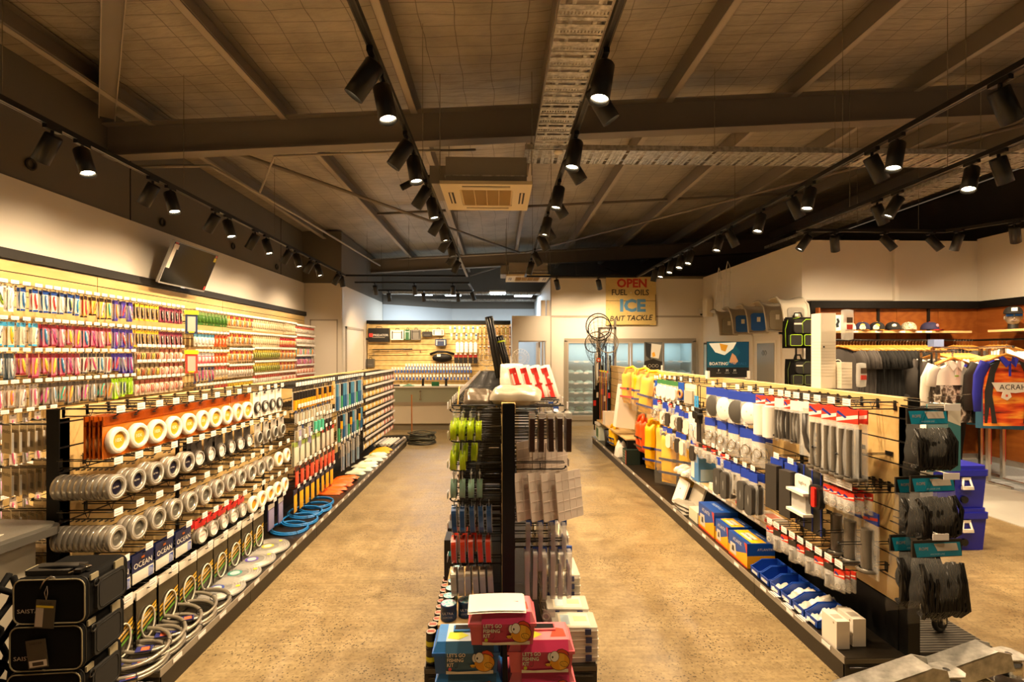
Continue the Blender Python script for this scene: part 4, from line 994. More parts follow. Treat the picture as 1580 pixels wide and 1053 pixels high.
# ------------------------------------------------------------------ foreground left: bag stack, cart
def tackle_bag(z, x, lab, tagstyle, yaw):
    W, D, H = .270, .235, .177
    r = root('tackle_bag', lab, 'bag', (x, 2.03, z), math.radians(yaw))
    b = MB().prism(rrect(-W/2, 0, W/2, H, .03, 4), 0, D, DKFAB, 1)
    b.build('body', r)
    p = MB(); out = rrect(-W/2+.003, .003, W/2-.003, H-.003, .03, 4)
    p.tube([(u, -.001, w) for u, w in out], .0028, K('8d8468', .5), 6, True)
    p.build('piping', r)
    MB().tube([(u, D, w) for u, w in out], .0028, K('5a5444', .5), 6, True).build('piping', r)
    z2 = MB().tube([(u, .014, w) for u, w in rrect(-W/2-.001, -.001, W/2+.001, H+.001, .031, 4)], .0022, K('2b2924', .4), 5, True)
    z2.build('zip', r)
    pk = MB().prism(rrect(.045, .02, D-.03, H-.03, .02), W/2-.002, W/2+.012, K('1b1915', .8), 0)
    pk.tube([(W/2+.013, u, w) for u, w in rrect(.055, .03, D-.04, H-.04, .02)], .0015, K('0e0d0b', .6), 4, True)
    pk.build('side_pocket', r)
    MB().box((W/2+.001, .15, H-.09), (W/2+.008, .20, H+.001), K('8f866c', .6)).build('side_tab', r)
    st = MB().box((W/2-.001, .02, H-.02), (W/2+.006, .06, H+.002), K('8f866c', .6)).torus(.014, .003, BLACK, 12, 5, T(W/2+.012, .04, H-.035) @ R(PI/2, 'Y'))
    st.build('side_strap', r)
    hd = MB().tube([(-W/2+.03, .06, H), (-W/2+.05, .06, H+.018), (0, .05, H+.026), (W/2-.06, .06, H+.018), (W/2-.03, .06, H)], .006, DKFAB, 6)
    hd.box((-W/2+.02, .03, H+.001), (W/2-.07, .11, H+.020), K('26221b', .7)).box((-W/2+.01, .04, H+.006), (-W/2+.04, .1, H+.018), K('a09679', .5)).box((W/2-.085, .03, H+.008), (W/2-.04, .08, H+.02), BLACK)
    hd.tube([(W/2-.08, .02, H+.012), (W/2-.03, .07, H+.02), (W/2-.09, .09, H+.02)], .003, CHROME, 5)
    hd.build('handle', r)
    lg = MB().text('SAISTAR', .022, K('bdb4a4'), T(-W/2+.065, -.002, .052) @ R(PI/2, 'X') @ Matrix.Shear('XZ', 4, (0, 0)), 0, 1.2)
    lg.build('lettering', r)
    if tagstyle is not None:
        tx = -.002 if tagstyle == 0 else -.03
        t = MB(); Mt = T(tx, -.012, .10 if tagstyle == 0 else .13) @ R(.08*(1 if tagstyle == 0 else -1.4), 'Y')
        t.box((-.036, -.001, -.11), (.036, .001, .0), K('4b4638', .4), Mt)
        if tagstyle == 0: t.box((-.034, -.0015, -.03), (.03, -.001, -.022), K('d8c030'), Mt).box((-.034, -.0015, -.105), (-.006, -.001, -.032), K('b7ab9c'), Mt)
        else: t.box((-.032, -.0015, -.105), (.032, -.001, -.08), K('d9cfc0'), Mt).box((-.02, -.002, -.1), (.02, -.0015, -.086), K('3a342c'), Mt)
        t.text('SAISTAR', .013, K('1f1c18'), Mt @ T(0, -.0018, -.014) @ R(PI/2, 'X'))
        if tagstyle == 0: t.tube([(0, 0, 0), (-.006, -.004, .03), (0, -.002, .055), (.006, -.004, .03), (0, 0, 0)], .001, K('b7ab9c'), 4, False, Mt)
        t.build('swing_tag', r)
    if tagstyle == 0:
        MB().tube([(-.03, -.004, H-.035), (-.012, -.008, H-.004), (.012, -.008, H+.012), (.026, -.004, H+.004)], .004, CHROME, 6).build('zip_pull', r)
tackle_bag(.588, -1.755, 'black tackle bag with grey piping, topmost of the stack, yellow striped tag', 0, 2)
tackle_bag(.404, -1.767, 'black tackle bag second from the top of the stack, tag with barcode', 1, 3)
tackle_bag(.220, -1.775, 'black tackle bag third from the top of the stack', None, 4)
tackle_bag(.036, -1.78, 'black tackle bag at the bottom of the stack', None, 2)
r = root('service_cart', 'grey topped white plastic cart at the left edge beside the black bags', 'cart', (-2.36, 2.18, 0))
MB().prism(rrect(-.3, -.3, .3, .3, .07, 4), .815, .85, K('55524c', .4), 2, R(-.12, 'Z')).prism(rrect(-.285, -.285, .285, .285, .06, 4), .85, .862, K('6a675f', .35), 2, R(-.12, 'Z')).build('top', r)
MB().box((-.26, -.24, .12), (.2, .24, .80), K('b6ae9c', .4), R(-.12, 'Z')).build('body', r)
for sx in (-1, 1):
    for sy in (-1, 1): MB().cyl((sx*.2-.03, sy*.2, 0), (sx*.2-.03, sy*.2, .12), .03, BLACK, n=12).build('leg', r)
thing(MB().box((-.15, -.11, 0), (.15, .11, .002), K('e8e2d4')).box((-.14, -.1, .002), (.14, .1, .0025), K('f2ece0')), 'paper_sheet', 'white paper sheet on the grey cart at the left edge', 'paper', (-2.27, 2.12, .863), (0, 0, .15))
thing(MB().bbox((-.12, -.1, 0), (.12, .1, .42), .02, K('7a1426', .4)), 'crate', 'dark red plastic crate on the floor at the left edge by the bags', 'crate', (-2.22, 1.68, 0))
m = MB()
for k in range(5): m.tube([(-.02*k, .1*math.sin(i*.7+k), .62-.05*i+.01*k) for i in range(10)], .012, DKFAB, 6)
thing(m, 'carry_strap', 'black bundle of bag straps hanging beside the grey cart', 'strap', (-1.97, 2.05, .1))
# ================================================================== CENTRE DISPLAY
CX = .053
gondola('narrow centre double-sided display with a black end post and stacks of fishing kits before it', CX, 2.46, [3.36, 4.56, 5.76, 6.6], 7.5, 1.40, -.355, .485, kick=.12)
def drumpack(mat, lmat, Rr=.052, th=.026, n=20, tall=0, hd=CLEAR2):
    """line spool seen from its edge: two flanges and the bright wound line, on a clear hang tab"""
    m = MB(); M = T(0, 0, -Rr-.03-tall) @ R(PI/2, 'X')
    m.lathe([(.0, -.001), (Rr, -.001), (Rr, .0015), (Rr*.93, .002), (Rr*.93, th-.002), (Rr, th-.0015), (Rr, th+.001), (0, th+.001)], mat, n, M)
    h = MB().box((-.03, -th*.6, -.045-tall*.3), (.03, -th*.45, .012), hd).box((-.018, -th*.75, -.005), (.018, -th*.3, .0), hd)
    l = MB().disc((0, -th-.002, -Rr-.03-tall), Rr*.55, lmat, 16)
    return Proto(m, [('hang_tab', h, None, []), ('centre_label', l, None, [])])
D_LIME = drumpack(col('c3e01c', .22), K('f0f0d8'))
D_TEAL = drumpack(col('8fb3a0', .15), K('e6efe6'), .05)
def longspool(mat, h, lab):
    m = MB()
    def f(u, v):
        return ((u-.5)*.10, -.012-.010*math.sin(PI*u) , -.02-h*v)
    m.prism(rrect(-.048, -h-.01, .048, -.01, .04, 5), -.024, 0, mat, 1)
    m.prism(rrect(-.05, -h-.012, .05, -.008, .042, 5), -.026, -.024, CLEAR2, 1).prism(rrect(-.05, -h-.012, .05, -.008, .042, 5), 0, .002, CLEAR2, 1)
    t = MB().box((-.02, -.012, -.015), (.02, -.01, .014), lab)
    return Proto(m, [('hang_tab', t, None, [])])
D_BLUE = longspool(col('31507e', .2, .2), .135, CLEAR2)
D_RED = longspool(col('d5401f', .22), .13, K('c63424'))
D_SILV = longspool(col('b9b09c', .2, .2), .135, CLEAR2)
LXC = CX-.032      # left face of the panel
def row_c(side, y, z, protos, name, depth, step, rown, kind, cat, hook=True, size=.15, off=.03, tilt=.04, L=.26, lean=0, yaw=0):
    F = FL if side < 0 else FR
    x0 = CX + side*.032
    place = 'left face of the centre display' if side < 0 else 'clothing side of the centre display'
    if hook: put('display_hook', HK_BLACK, T(x0, y, z) @ F, 'black wire hook over %s, %s row, %s' % (' '.join(name.split(' ')[:4]) + (' behind' if 'behind' in name or 'back' in name else ''), rown, place.replace('clothing side of the', 'far side,').replace('left face of the', 'left face,')), 'hook', 'hooks of the centre display', .12)
    for d in range(depth):
        M = T(x0 + side*(L-off-step*d), y + random.uniform(-.004, .004), z-.01) @ F @ R(yaw + random.uniform(-tilt, tilt), 'Z') @ R(lean + random.uniform(-.02, .02), 'X')
        lab = '%s, %s from hook tip, %s row, centre display' % (name, nth(d+1), rown)
        put(kind, protos[d % len(protos)], M, lab, cat, '%s in the %s row of the centre display' % (name, rown), size)
row_c(-1, 2.56, 1.35, [D_LIME], 'lime green line spool', 4, .042, 'top', 'line_drum', 'line spool')
row_c(-1, 2.68, 1.35, [D_LIME], 'lime green line spool behind the first hook', 3, .042, 'top', 'line_drum', 'line spool')
row_c(-1, 2.56, 1.20, [D_LIME], 'lime green spool', 2, .046, 'second', 'line_drum', 'line spool')
row_c(-1, 2.68, 1.22, [D_LIME], 'lime green spool further back', 3, .05, 'second', 'line_drum', 'line spool')
row_c(-1, 2.56, 1.055, [D_TEAL], 'pale teal line spool', 4, .044, 'third', 'line_drum', 'line spool')
row_c(-1, 2.56, .90, [D_BLUE], 'dark blue flat line spool', 5, .044, 'fourth', 'line_flat', 'line spool', lean=.05)
row_c(-1, 2.56, .745, [D_RED], 'bright red flat line spool', 5, .043, 'fifth', 'line_flat', 'line spool', lean=.05)
row_c(-1, 2.70, .745, [D_RED], 'bright red flat spool behind', 3, .05, 'fifth', 'line_flat', 'line spool')
row_c(-1, 2.56, .585, [D_SILV], 'silver flat line spool', 6, .036, 'bottom', 'line_flat', 'line spool', lean=.05)
C_DK = flat_pack(K('c49a2c'), K('1f1c18', .35), K('2b2622', .3), .07, .13)
C_DK2 = flat_pack(K('9c3a2c'), K('221e1a', .35), K('34302a', .3), .07, .13)
C_DK3 = flat_pack(K('2f4f3a'), K('1c1a17', .35), K('3a352e', .3), .07, .13)
ri = 0
for z in (1.355, 1.20, 1.05, .90, .75, .60):
    for i, y in enumerate([2.82 + .115*k for k in range(40)]):
        if y > 7.35: break
        place = 'left face of the centre display'
        put('display_hook', HK_BLACK, T(LXC, y, z) @ FL, 'black wire hook over dark packet, %s in %s row, centre display' % (nth(i+1), ROWN[ri]), 'hook', 'hooks of the centre display', .05 if ri else .12)
        for d in range(2):
            put('dark_packet', (C_DK, C_DK2, C_DK3)[(i*3+ri+d) % 3], T(LXC-.225+.09*d, y, z-.01) @ FL, 'dark tackle packet, %s in %s row, left face of centre display' % (nth(i+1), ROWN[ri]), 'packet', 'dark packets %s %s of the centre display' % (nth(i+1), ROWN[ri]), .09 if i < 8 and d == 0 else .03)
    ri += 1
# other side
def knife():
    m = MB().prism(rrect(-.05, -.185, .05, -.01, .012), -.026, 0, col('3b2519', .28), 1)
    for x, z in ((-.03, -.03), (.03, -.03), (0, -.1), (.03, -.17)): m.ball((x, -.0265, z), .004, CHROME, 6, 4)
    h = MB().box((-.05, -.028, -.012), (.05, .002, .012), CLEAR2)
    return Proto(m, [('hang_tab', h, None, [])])
KN = knife()
row_c(1, 2.58, 1.345, [KN], 'brown knife sheath pack', 5, .046, 'top', 'knife_pack', 'knife pack', tilt=.02, off=.0)
def tray_pack():
    m = MB().prism(rrect(-.09, -.235, .09, .0, .008), -.006, 0, col('dccdbf', .25, 0, .85), 1)
    for k in range(4): m.box((-.088, -.0075, -.04-.05*k), (.088, -.006, -.038-.05*k), col('e4d6c9', .3))
    for k in range(3): m.box((-.046+.045*k, -.0075, -.23), (-.0445+.045*k, -.006, -.01), col('e4d6c9', .3))
    return Proto(m)
TP = tray_pack()
row_c(1, 2.56, 1.06, [TP], 'frosted divided plastic tray', 4, .066, 'middle', 'plastic_tray', 'tray', tilt=.06, off=-.005, size=.25, lean=-.12, yaw=-.95)
row_c(1, 2.72, 1.19, [TP], 'frosted divided plastic tray behind', 3, .075, 'upper middle', 'plastic_tray', 'tray', tilt=.1, off=.03, size=.2, yaw=-.8)
def lurebox():
    m = MB().prism(rrect(-.06, -.24, .06, -.0, .02), -.022, 0, col('d8d3cf', .12, 0, .5), 1)
    b = MB().tube([(x, -.011, z) for x, z in rrect(-.045, -.22, .045, -.075, .01)], .003, K('2c49a0', .3), 5, True).box((-.03, -.016, -.21), (.03, -.008, -.09), K('c9a8b8', .3))
    b.box((-.006, -.03, -.02), (.006, .0, .01), K('3a62c4', .3))
    return Proto(m, [('insert', b, 'blue edged insert', [])])
LB = lurebox()
row_c(1, 2.58, .66, [LB], 'clear lure case with a blue edge', 6, .043, 'low', 'lure_case', 'lure case', tilt=.03, off=-.005, size=.22)
row_c(1, 2.60, .79, [LB], 'clear lure case with blue tab', 4, .06, 'lower middle', 'lure_case', 'lure case', tilt=.05, off=.02, size=.1)
ri = 0
for z in (1.355, 1.2, 1.05, .9, .75, .58):
    for i, y in enumerate([2.78 + .13*k for k in range(10)]):
        put('display_hook', HK_BLACK, T(CX+.032, y, z) @ FR, 'black wire hook, %s in %s row, clothing side of centre display' % (nth(i+1), ROWN[ri]), 'hook', 'hooks of the centre display', .10 if i < 6 else .04)
        put('pale_packet', P_SIL2 if (i+ri) % 2 else LB, T(CX+.032+.22, y, z-.01) @ FR, 'pale tackle packet, %s in %s row, clothing side of centre display' % (nth(i+1), ROWN[ri]), 'packet', 'pale packets of the centre display', .05)
    ri += 1
# things lying on top
def pillow(name, lab, cat, M, w, h, t, mat, seed=1, n=12, parts=()):
    rd = random.Random(seed); p = [rd.uniform(0, 6) for _ in range(5)]
    def f(sgn):
        def g(u, v):
            a = 2*u-1; b = 2*v-1
            d = (max(0, 1-a**4)*max(0, 1-b**4))**.5
            wr = 1+.10*math.sin(7*a+p[0]+4*b)+.10*math.sin(9*b+p[1])
            return (a*w/2*(1-.05*abs(b)**2), sgn*d*t/2*wr, b*h/2*(1-.06*abs(a)**2))
        return g
    m = MB().grid(n, n, f(-1), mat, 0).grid(n, n, lambda u, v: f(1)(1-u, v), mat, 0)
    r = root(name, lab, cat); r.matrix_world = M
    m.build('bag', r)
    for nm, mm in parts: mm.build(nm, r)
    return r
edge = MB().tube([(-.1, -.004, -.085), (-.105, -.004, .085)], .004, K('d9a347', .4), 5).tube([(.1, -.004, -.085), (.105, -.004, .085)], .004, K('d9a347', .4), 5)
pillow('foil_pouch', 'grey foil pouch with gold edges on top of the centre display', 'pouch', T(-.105, 2.68, 1.415) @ R(.10, 'Z') @ R(-1.05, 'X') @ R(.1, 'Y'), .15, .15, .05, col('6a5d4d', .28, .3), 3, 12, [('gold_edge', edge)])
pillow('plastic_bag', 'crumpled grey and white plastic bag on top of the centre display', 'bag', T(.095, 2.64, 1.43) @ R(-.12, 'Z') @ R(-1.3, 'X'), .27, .17, .075, col('b3a893', .25), 9, 16)
for k in range(4):
    st = MB()
    st.box((-.012, -.0165, -.10), (.012, -.0155, .085), K('d0332a')).box((-.028, -.0165, .06), (.012, -.0155, .09), K('d0332a')).box((-.028, -.0165, -.02), (.02, -.0155, -.01), K('d0332a')).box((-.028, -.0165, -.09), (-.024, -.0155, .08), K('e07a6c'))
    pillow('striped_pouch', 'white pouch with a red stripe on the centre display, %s from the post' % nth(k+1), 'pouch', T(.115+.062*k, 2.95+.01*k, 1.475) @ R(-.26, 'Y') @ R(-.32, 'X'), .075, .22, .03, K('f0e2d2', .35), 20+k, 8, [('red_stripe', st)])
pillow('plastic_bag', 'white plastic bag with faint red print behind the striped pouches', 'bag', T(.09, 3.18, 1.50) @ R(-.6, 'X'), .15, .2, .06, K('e9d6c6', .35), 33, 10)
pillow('grey_packet', 'flat grey packet lying behind the crumpled bag on the centre display', 'packet', T(.12, 3.35, 1.43) @ R(-1.35, 'X'), .12, .6, .02, K('aaa08c', .35), 35, 8)
# tall black ribbed tubes and round wire baskets at the far end
def ribbed(lab, p, q, rr):
    m = MB(); p = Vector(p); q = Vector(q)
    m.cyl(p, q, rr*.86, BLACK, n=16)
    d = q-p
    for k in range(9): 
        a = 2*PI*k/9; u = d.orthogonal().normalized(); w = d.normalized().cross(u)
        o = (math.cos(a)*u + math.sin(a)*w)*rr*.86
        m.tube([p+o, q+o], rr*.16, col('2a2624', .35), 5)
    m.cyl(q, q+d.normalized()*.02, rr*.95, BLACK, n=16)
    thing(m, 'rod_case', lab, 'rod case')
ribbed('taller black ribbed rod case leaning on top of the centre display', (.022, 5.0, 1.405), (-.085, 5.02, 1.99), .042)
ribbed('shorter black ribbed rod case leaning on top of the centre display', (.118, 5.0, 1.405), (.022, 5.02, 1.80), .038)
thing(MB().cyl((.033, 5.017, 1.755), (.030, 5.018, 1.77), .042, K('b8d02a'), n=16), 'band', 'lime green band around the shorter black rod case', 'band')
for x, y, lab in ((-.16, 7.3, 'round white wire basket disc left of the black rod cases'), (.33, 7.3, 'round white wire basket disc behind the black rod cases')):
    m = MB(); M = T(x, y, 1.58) @ R(PI/2, 'X')
    m.torus(.125, .004, WHITE, 24, 5, M).torus(.08, .003, WHITE, 20, 5, M).torus(.035, .003, WHITE, 14, 5, M)
    for k in range(18):
        a = 2*PI*k/18; m.tube([M @ Vector((.03*math.cos(a), .03*math.sin(a), .02)), M @ Vector((.125*math.cos(a), .125*math.sin(a), 0))], .002, WHITE, 4)
    m.tube([(x, y, 1.46), (x, y, 1.41)], .006, WHITE, 5).box((x-.05, y-.04, 1.402), (x+.05, y+.04, 1.41), WHITE)
    thing(m, 'wire_basket_disc', lab, 'wire basket')
# riser with spools, left deck
r = root('riser_shelf', 'small timber topped riser with dark front on the left deck of the centre display', 'riser', (-.205, 2.62, .12))
MB().box((-.085, -.17, .195), (.10, .5, .215), 'shelf_timber').build('top', r)
MB().box((-.085, -.17, 0), (.10, -.155, .195), BLACKM).build('front_panel', r); MB().box((-.085, .48, 0), (.10, .5, .195), BLACKM).build('back_panel', r)
def tub(mat_top, body, band, R0, h, txt=None, holo=False):
    m = MB().lathe([(0, 0), (R0*.97, 0), (R0, .004), (R0*.96, .01), (R0*.96, h-.012), (R0, h-.008), (R0, h), (R0*.9, h)], body, 20)
    l = MB().lathe([(0, h+.0005), (R0*.9, h+.0005)], mat_top, 20)
    b = MB().lathe([(R0*.975, h*.15), (R0*.985, h*.2), (R0*.985, h*.42), (R0*.975, h*.46)], band, 20)
    parts = [('lid_label', l, None, []), ('label_band', b, None, [])]
    if txt:
        t = MB().text(txt, R0*.42, K('dcdad0'), T(0, -R0*.99, h*.55) @ R(PI/2, 'X')).text('LEADER', R0*.32, K('b8b6ac'), T(0, -R0*.99, h*.30) @ R(PI/2, 'X'))
        parts.append(('lettering', t, None, []))
    return Proto(m, parts)
HOLO = node_mat('holographic_foil', lambda n, l, b: (l.new(ramp(n, l, noise(n, l, coords(n, l), 40, 2), [(.3, '4a5fd8'), (.45, '8fe0e8'), (.55, 'f0f4f6'), (.65, 'c08ae0')]), b.inputs['Base Color']), b.inputs['Roughness'].__setattr__('default_value', .2)))
TB_BLUE = tub(HOLO, K('1c3558', .3), K('24466e', .3), .041, .075, 'ULTRA')
TB_SM = tub(HOLO, K('22262a', .3), K('2c6a5c', .3), .034, .06)
def topprint():
    m = MB()
    return m
TB_YEL = tub(K('d9c9b8'), K('1e1c18', .35), K('cfc61e', .3), .026, .075)
zz = MB()
for k in range(3): zz.box((-.018, -.012+.009*k, .0766), (.018, -.008+.009*k, .0772), K('c23a2a'))
TB_YEL.parts = list(TB_YEL.parts) + [('red_print', zz, None, [])]
put('line_tub', TB_BLUE, T(-.243, 2.51, .337), 'large dark blue line tub with a shiny lid on the timber riser', 'line tub', None, .2)
put('line_tub', TB_BLUE, T(-.158, 2.54, .337), 'dark blue line tub beside the front one, partly behind the silver spools', 'line tub', None, .2)
for i in range(5): put('line_tub', TB_SM, T(-.250+.004*i, 2.62+.085*i, .337), 'small line tub with a shiny lid on the timber riser, %s behind the blue one' % nth(i+1), 'line tub', 'small shiny lidded tubs on the riser', .12)
for i in range(14): put('line_tub', TB_YEL, T(-.328+.0*i, 2.50+.066*i, .128), 'black and yellow line tub on the centre left deck, %s from near end' % nth(i+1), 'line tub', 'black and yellow tubs on the centre left deck', .12)
for i in range(2): put('line_tub', TB_YEL, T(-.328, 2.50+.066*i, .204), 'black and yellow line tub stacked upon the %s tub of the left deck' % nth(i+1), 'line tub', None, .12)
for i in range(3):
    r = root('reel_box', 'black reel box with a blue mark on the centre left deck, %s from the riser' % nth(i+1), 'box', (-.27, 3.3+.22*i, .12), 0, 'black reel boxes on the centre left deck')
    MB().box((-.07, -.08, 0), (.07, .08, .34-.0*i), K('1b1a18', .4)).build('carton', r)
    MB().box((-.045, -.082, .24), (.02, -.08, .27), K('3fb0c4')).box((-.04, -.082, .14), (.03, -.08, .16), K('8a867c')).build('print', r)
# clear tackle boxes, right deck
def tbox(w, d, h, lat=2):
    m = MB().prism(rrect(-w/2, -d/2, w/2, d/2, .008), 0, h, col('d9d2c2', .2, 0, .7), 2)
    for k in range(1, 5): m.box((-w/2+w*k/5-.001, -d/2+.003, .004), (-w/2+w*k/5+.001, d/2-.003, h-.002), col('e9e3d4', .3))
    m.box((-w/2-.002, -d/2-.002, h*.55), (w/2+.002, d/2+.002, h*.62), col('ebe6da', .3))
    l = MB()
    ls = (-w*.28, w*.28) if lat == 2 else (w*.05,)
    ps = [('lid_print', MB().grid(3, 3, lambda u, v: ((u-.5)*w*.7, (v-.5)*d*.8, h+.001), K('e2d9c0')).box((-w*.3, -d*.3, h+.001), (-w*.1, d*.3, h+.002), K('b4c8d0')).box((.0, -d*.1, h+.001), (w*.3, d*.2, h+.002), K('d8d29a')), None, [])]
    for x in ls: ps.append(('latch', MB().box((x-.015, -d/2-.006, h*.2), (x+.015, -d/2-.001, h*.85), K('28305c', .35)), 'dark blue latch', []))
    return Proto(m, ps)
TK = tbox(.22, .15, .042)
stack = [(.385, 2.56, 4, 1.0), (.375, 2.74, 4, 1.0), (.36, 2.95, 6, 1.0), (.375, 3.16, 5, 1.0), (.38, 3.37, 4, 1), (.385, 3.58, 6, 1), (.385, 3.8, 5, 1), (.385, 4.02, 6, 1)]
for s, (x, y, n_, q) in enumerate(stack):
    for k in range(n_):
        put('tackle_box', TK, T(x, y, .121+.0435*k) @ R(random.uniform(-.05, .05), 'Z'), 'clear tackle box, %s up in the %s stack on the centre display deck' % (nth(k+1), nth(s+1)), 'tackle box', 'clear tackle boxes on the centre deck, %s stack' % nth(s+1), .2 if k > n_-4 else .08)
r = root('reel_handle_pack', 'clear pack with two white rings beside the clear tackle boxes', 'packet', (.245, 2.58, .30))
MB().torus(.016, .005, K('cfc8bc'), 14, 6, R(PI/2, 'X')).build('ring', r); MB().torus(.016, .005, K('cfc8bc'), 14, 6, T(0, 0, -.045) @ R(PI/2, 'X')).build('ring', r)
MB().box((-.01, .006, -.18), (.05, .012, .03), CLEAR2).build('backing', r)

# ------------------------------------------------------------------ fishing kits
def fish_art(mb, M, s, body='e89a1c'):
    """plain orange fish facing left, drawn flat on a label: s is its height"""
    def poly(pts, h, z): mb.add([(x*s, z, y*s) for x, y in pts], [tuple(range(len(pts)))], K(h, .3), False, M)
    el = lambda cx, cy, rx, ry, n=22, a=0: [(cx+rx*math.cos(2*PI*i/n)*math.cos(a)-ry*math.sin(2*PI*i/n)*math.sin(a), cy+rx*math.cos(2*PI*i/n)*math.sin(a)+ry*math.sin(2*PI*i/n)*math.cos(a)) for i in range(n)]
    poly([(-.15, .32), (0, .52), (.2, .56), (.42, .45), (.52, .25), (.3, .2)], '3a1a12', -.0008)
    poly([(-.12, .32), (.02, .49), (.2, .53), (.40, .43), (.49, .25), (.3, .2)], 'd9482c', -.001)
    poly(el(.08, -.02, .47, .41), '3a1a12', -.0012); poly(el(.08, -.02, .445, .385), body, -.0014)
    poly([(.1, .36), (.3, .3), (.26, -.34), (.1, -.39), (.02, .0)], 'f0b43a', -.0016)
    poly(el(-.44, -.16, .14, .07), '3a1a12', -.0016); poly(el(-.44, -.135, .12, .045), 'f4c23c', -.0018); poly(el(-.43, -.19, .1, .035), 'e8a828', -.0018)
    poly(el(-.36, .2, .12, .2), '3a1a12', -.0018); poly(el(-.36, .2, .105, .185), 'e6e0d8', -.002)
    poly(el(-.15, .22, .21, .25), '3a1a12', -.0022); poly(el(-.15, .22, .19, .23), 'f2eee8', -.0024); poly(el(-.24, .19, .035, .055), '1a1614', -.0026)
    poly(el(.28, -.13, .2, .13, 18, -.25), '3a1a12', -.002); poly(el(.28, -.13, .18, .11, 18, -.25), 'f4b832', -.0022)
    for k in range(4): poly([(.16+.07*k, -.2-.02*k), (.175+.07*k, -.2-.02*k), (.2+.07*k, -.03-.03*k), (.185+.07*k, -.03-.03*k)], '5a3212', -.0024)
def kit(x, y, z, pink, lab, rz=0, hide_top=False):
    W, D, H = .262, .155, .122
    c, c2, art = (K('de6672', .35), K('e27a82', .35), K('c83a60', .35)) if pink else (K('2563b4', .3), K('3f86d6', .3), K('3f6684', .35))
    r = root('fishing_kit_box', lab, 'tackle box', (x, y, z), rz)
    b = MB(); t = .075
    b.add([(-W/2+.01, 0, 0), (W/2-.01, 0, 0), (W/2-.01, D, 0), (-W/2+.01, D, 0), (-W/2+.003, -.004, t), (W/2-.003, -.004, t), (W/2-.003, D+.004, t), (-W/2+.003, D+.004, t)],
        [(0,3,2,1),(4,5,6,7),(0,1,5,4),(1,2,6,5),(2,3,7,6),(3,0,4,7)], c)
    b.build('body', r)
    l = MB()
    l.box((-W/2-.004, -.010, t), (W/2+.004, D+.010, t+.012), c)
    l.add([(-W/2, -.006, t+.012), (W/2, -.006, t+.012), (W/2, D+.006, t+.012), (-W/2, D+.006, t+.012), (-W/2+.014, .012, H), (W/2-.014, .012, H), (W/2-.014, D-.012, H), (-W/2+.014, D-.012, H)],
        [(0,3,2,1),(4,5,6,7),(0,1,5,4),(1,2,6,5),(2,3,7,6),(3,0,4,7)], c2)
    l.build('lid', r)
    h = MB().box((-.055, D*.55, H-.001), (.065, D*.85, H+.0015), K('1d1b1a', .4)).tube([(-.055, D*.8, H), (-.055, D*.5, H+.006), (.065, D*.5, H+.006), (.065, D*.8, H)], .005, c2, 6)
    h.build('handle', r)
    lb = MB(); x0, x1 = -W*.31, W*.42
    # sleeve: over the front of the body and the lid slope and top
    lb.box((x0, -.0085, .004), (x1, -.0065, t), art).box((x0, -.013, t), (x1, -.011, t+.012), art)
    lb.add([(x0, -.0125, t+.012), (x1, -.0125, t+.012), (x1, .0105, H+.001), (x0, .0105, H+.001)], [(0, 1, 2, 3)], art)
    lb.add([(x0, .0105, H+.0012), (x1, .0105, H+.0012), (x1, D-.012, H+.0012), (x0, D-.012, H+.0012)], [(0, 1, 2, 3)], K('b9cbd8' if not pink else 'e88a94', .35))
    lb.add([(x0+.005, .03, H+.002), (x0+.05, .02, H+.002), (x0+.09, .05, H+.002), (x0+.05, .08, H+.002), (x0+.01, .075, H+.002)], [(0, 1, 2, 3, 4)], K('c9d43c'))
    lb.add([(x1-.07, .03, H+.0022), (x1-.005, .03, H+.0022), (x1-.01, .09, H+.0022), (x1-.05, .10, H+.0022)], [(0, 1, 2, 3)], K('e0523c'))
    fr = T(0, -.0135, 0) @ R(0, 'X')
    lb.add([(x0+.003, -.0135, .006), (x1-.002, -.0135, .006), (x1-.002, -.0135, .020), (x0+.05, -.0135, .015), (x0+.003, -.0135, .019)], [(0, 1, 2, 3, 4)], K('e8dcc8'))
    lb.build('sleeve', r)
    tx = MB()
    for k, s in enumerate(("LET'S GO", 'FISHING', 'KIT')):
        for dx, mt, yy in ((.0012, K('1c1a20'), -.0140), (0, K('f2e8d8'), -.0146)):
            tx.text(s, .0205, mt, T(x0+.006+dx, yy, .080-.019*k-dx) @ R(PI/2, 'X'), 0, .88, 'LEFT', .018)
    tx.disc((x0+.018, -.0142, .026), .007, K('c9c52c' if pink else 'd85a5c'), 14)
    tx.tube([(x0+.05, -.0142, .052), (x0+.048, -.0142, .035), (x0+.042, -.0142, .03), (x0+.038, -.0142, .035)], .0009, K('2a1a1c'), 4)
    tx.build('lettering', r)
    fm = MB(); fish_art(fm, T(x1-.044, -.0140, .052), .088)
    fm.build('fish_print', r)
    return r
for lvl, (xa, xb) in enumerate(((-.115, .198), (-.113, .20), (-.11, .197), (-.12, .193))):
    z = .002 + .1232*lvl
    nm = ('bottom', 'second', 'third', 'topmost')[lvl]
    kit(xa-.006, 2.02, z, False, 'blue fishing kit box, %s of the blue column before the centre display' % nm)
    kit(xb-.02, 2.02, z, True, 'pink fishing kit box, %s of the pink column before the centre display' % nm)
kit(.018, 2.0, .496, True, 'pink fishing kit box straddling the two columns, under the white paper')
m = MB().grid(6, 4, lambda u, v: ((u-.5)*.232, (v-.5)*.15, .003+.004*math.sin(3*u)+(.0 if v > .1 else -.003)), K('f2ece0'), (0, 0, -.001)).grid(6, 4, lambda u, v: ((u-.5)*.225-.002, (v-.5)*.146+.004, .0055+.004*math.sin(3*u)), K('f6f1e6'), (0, 0, -.001))
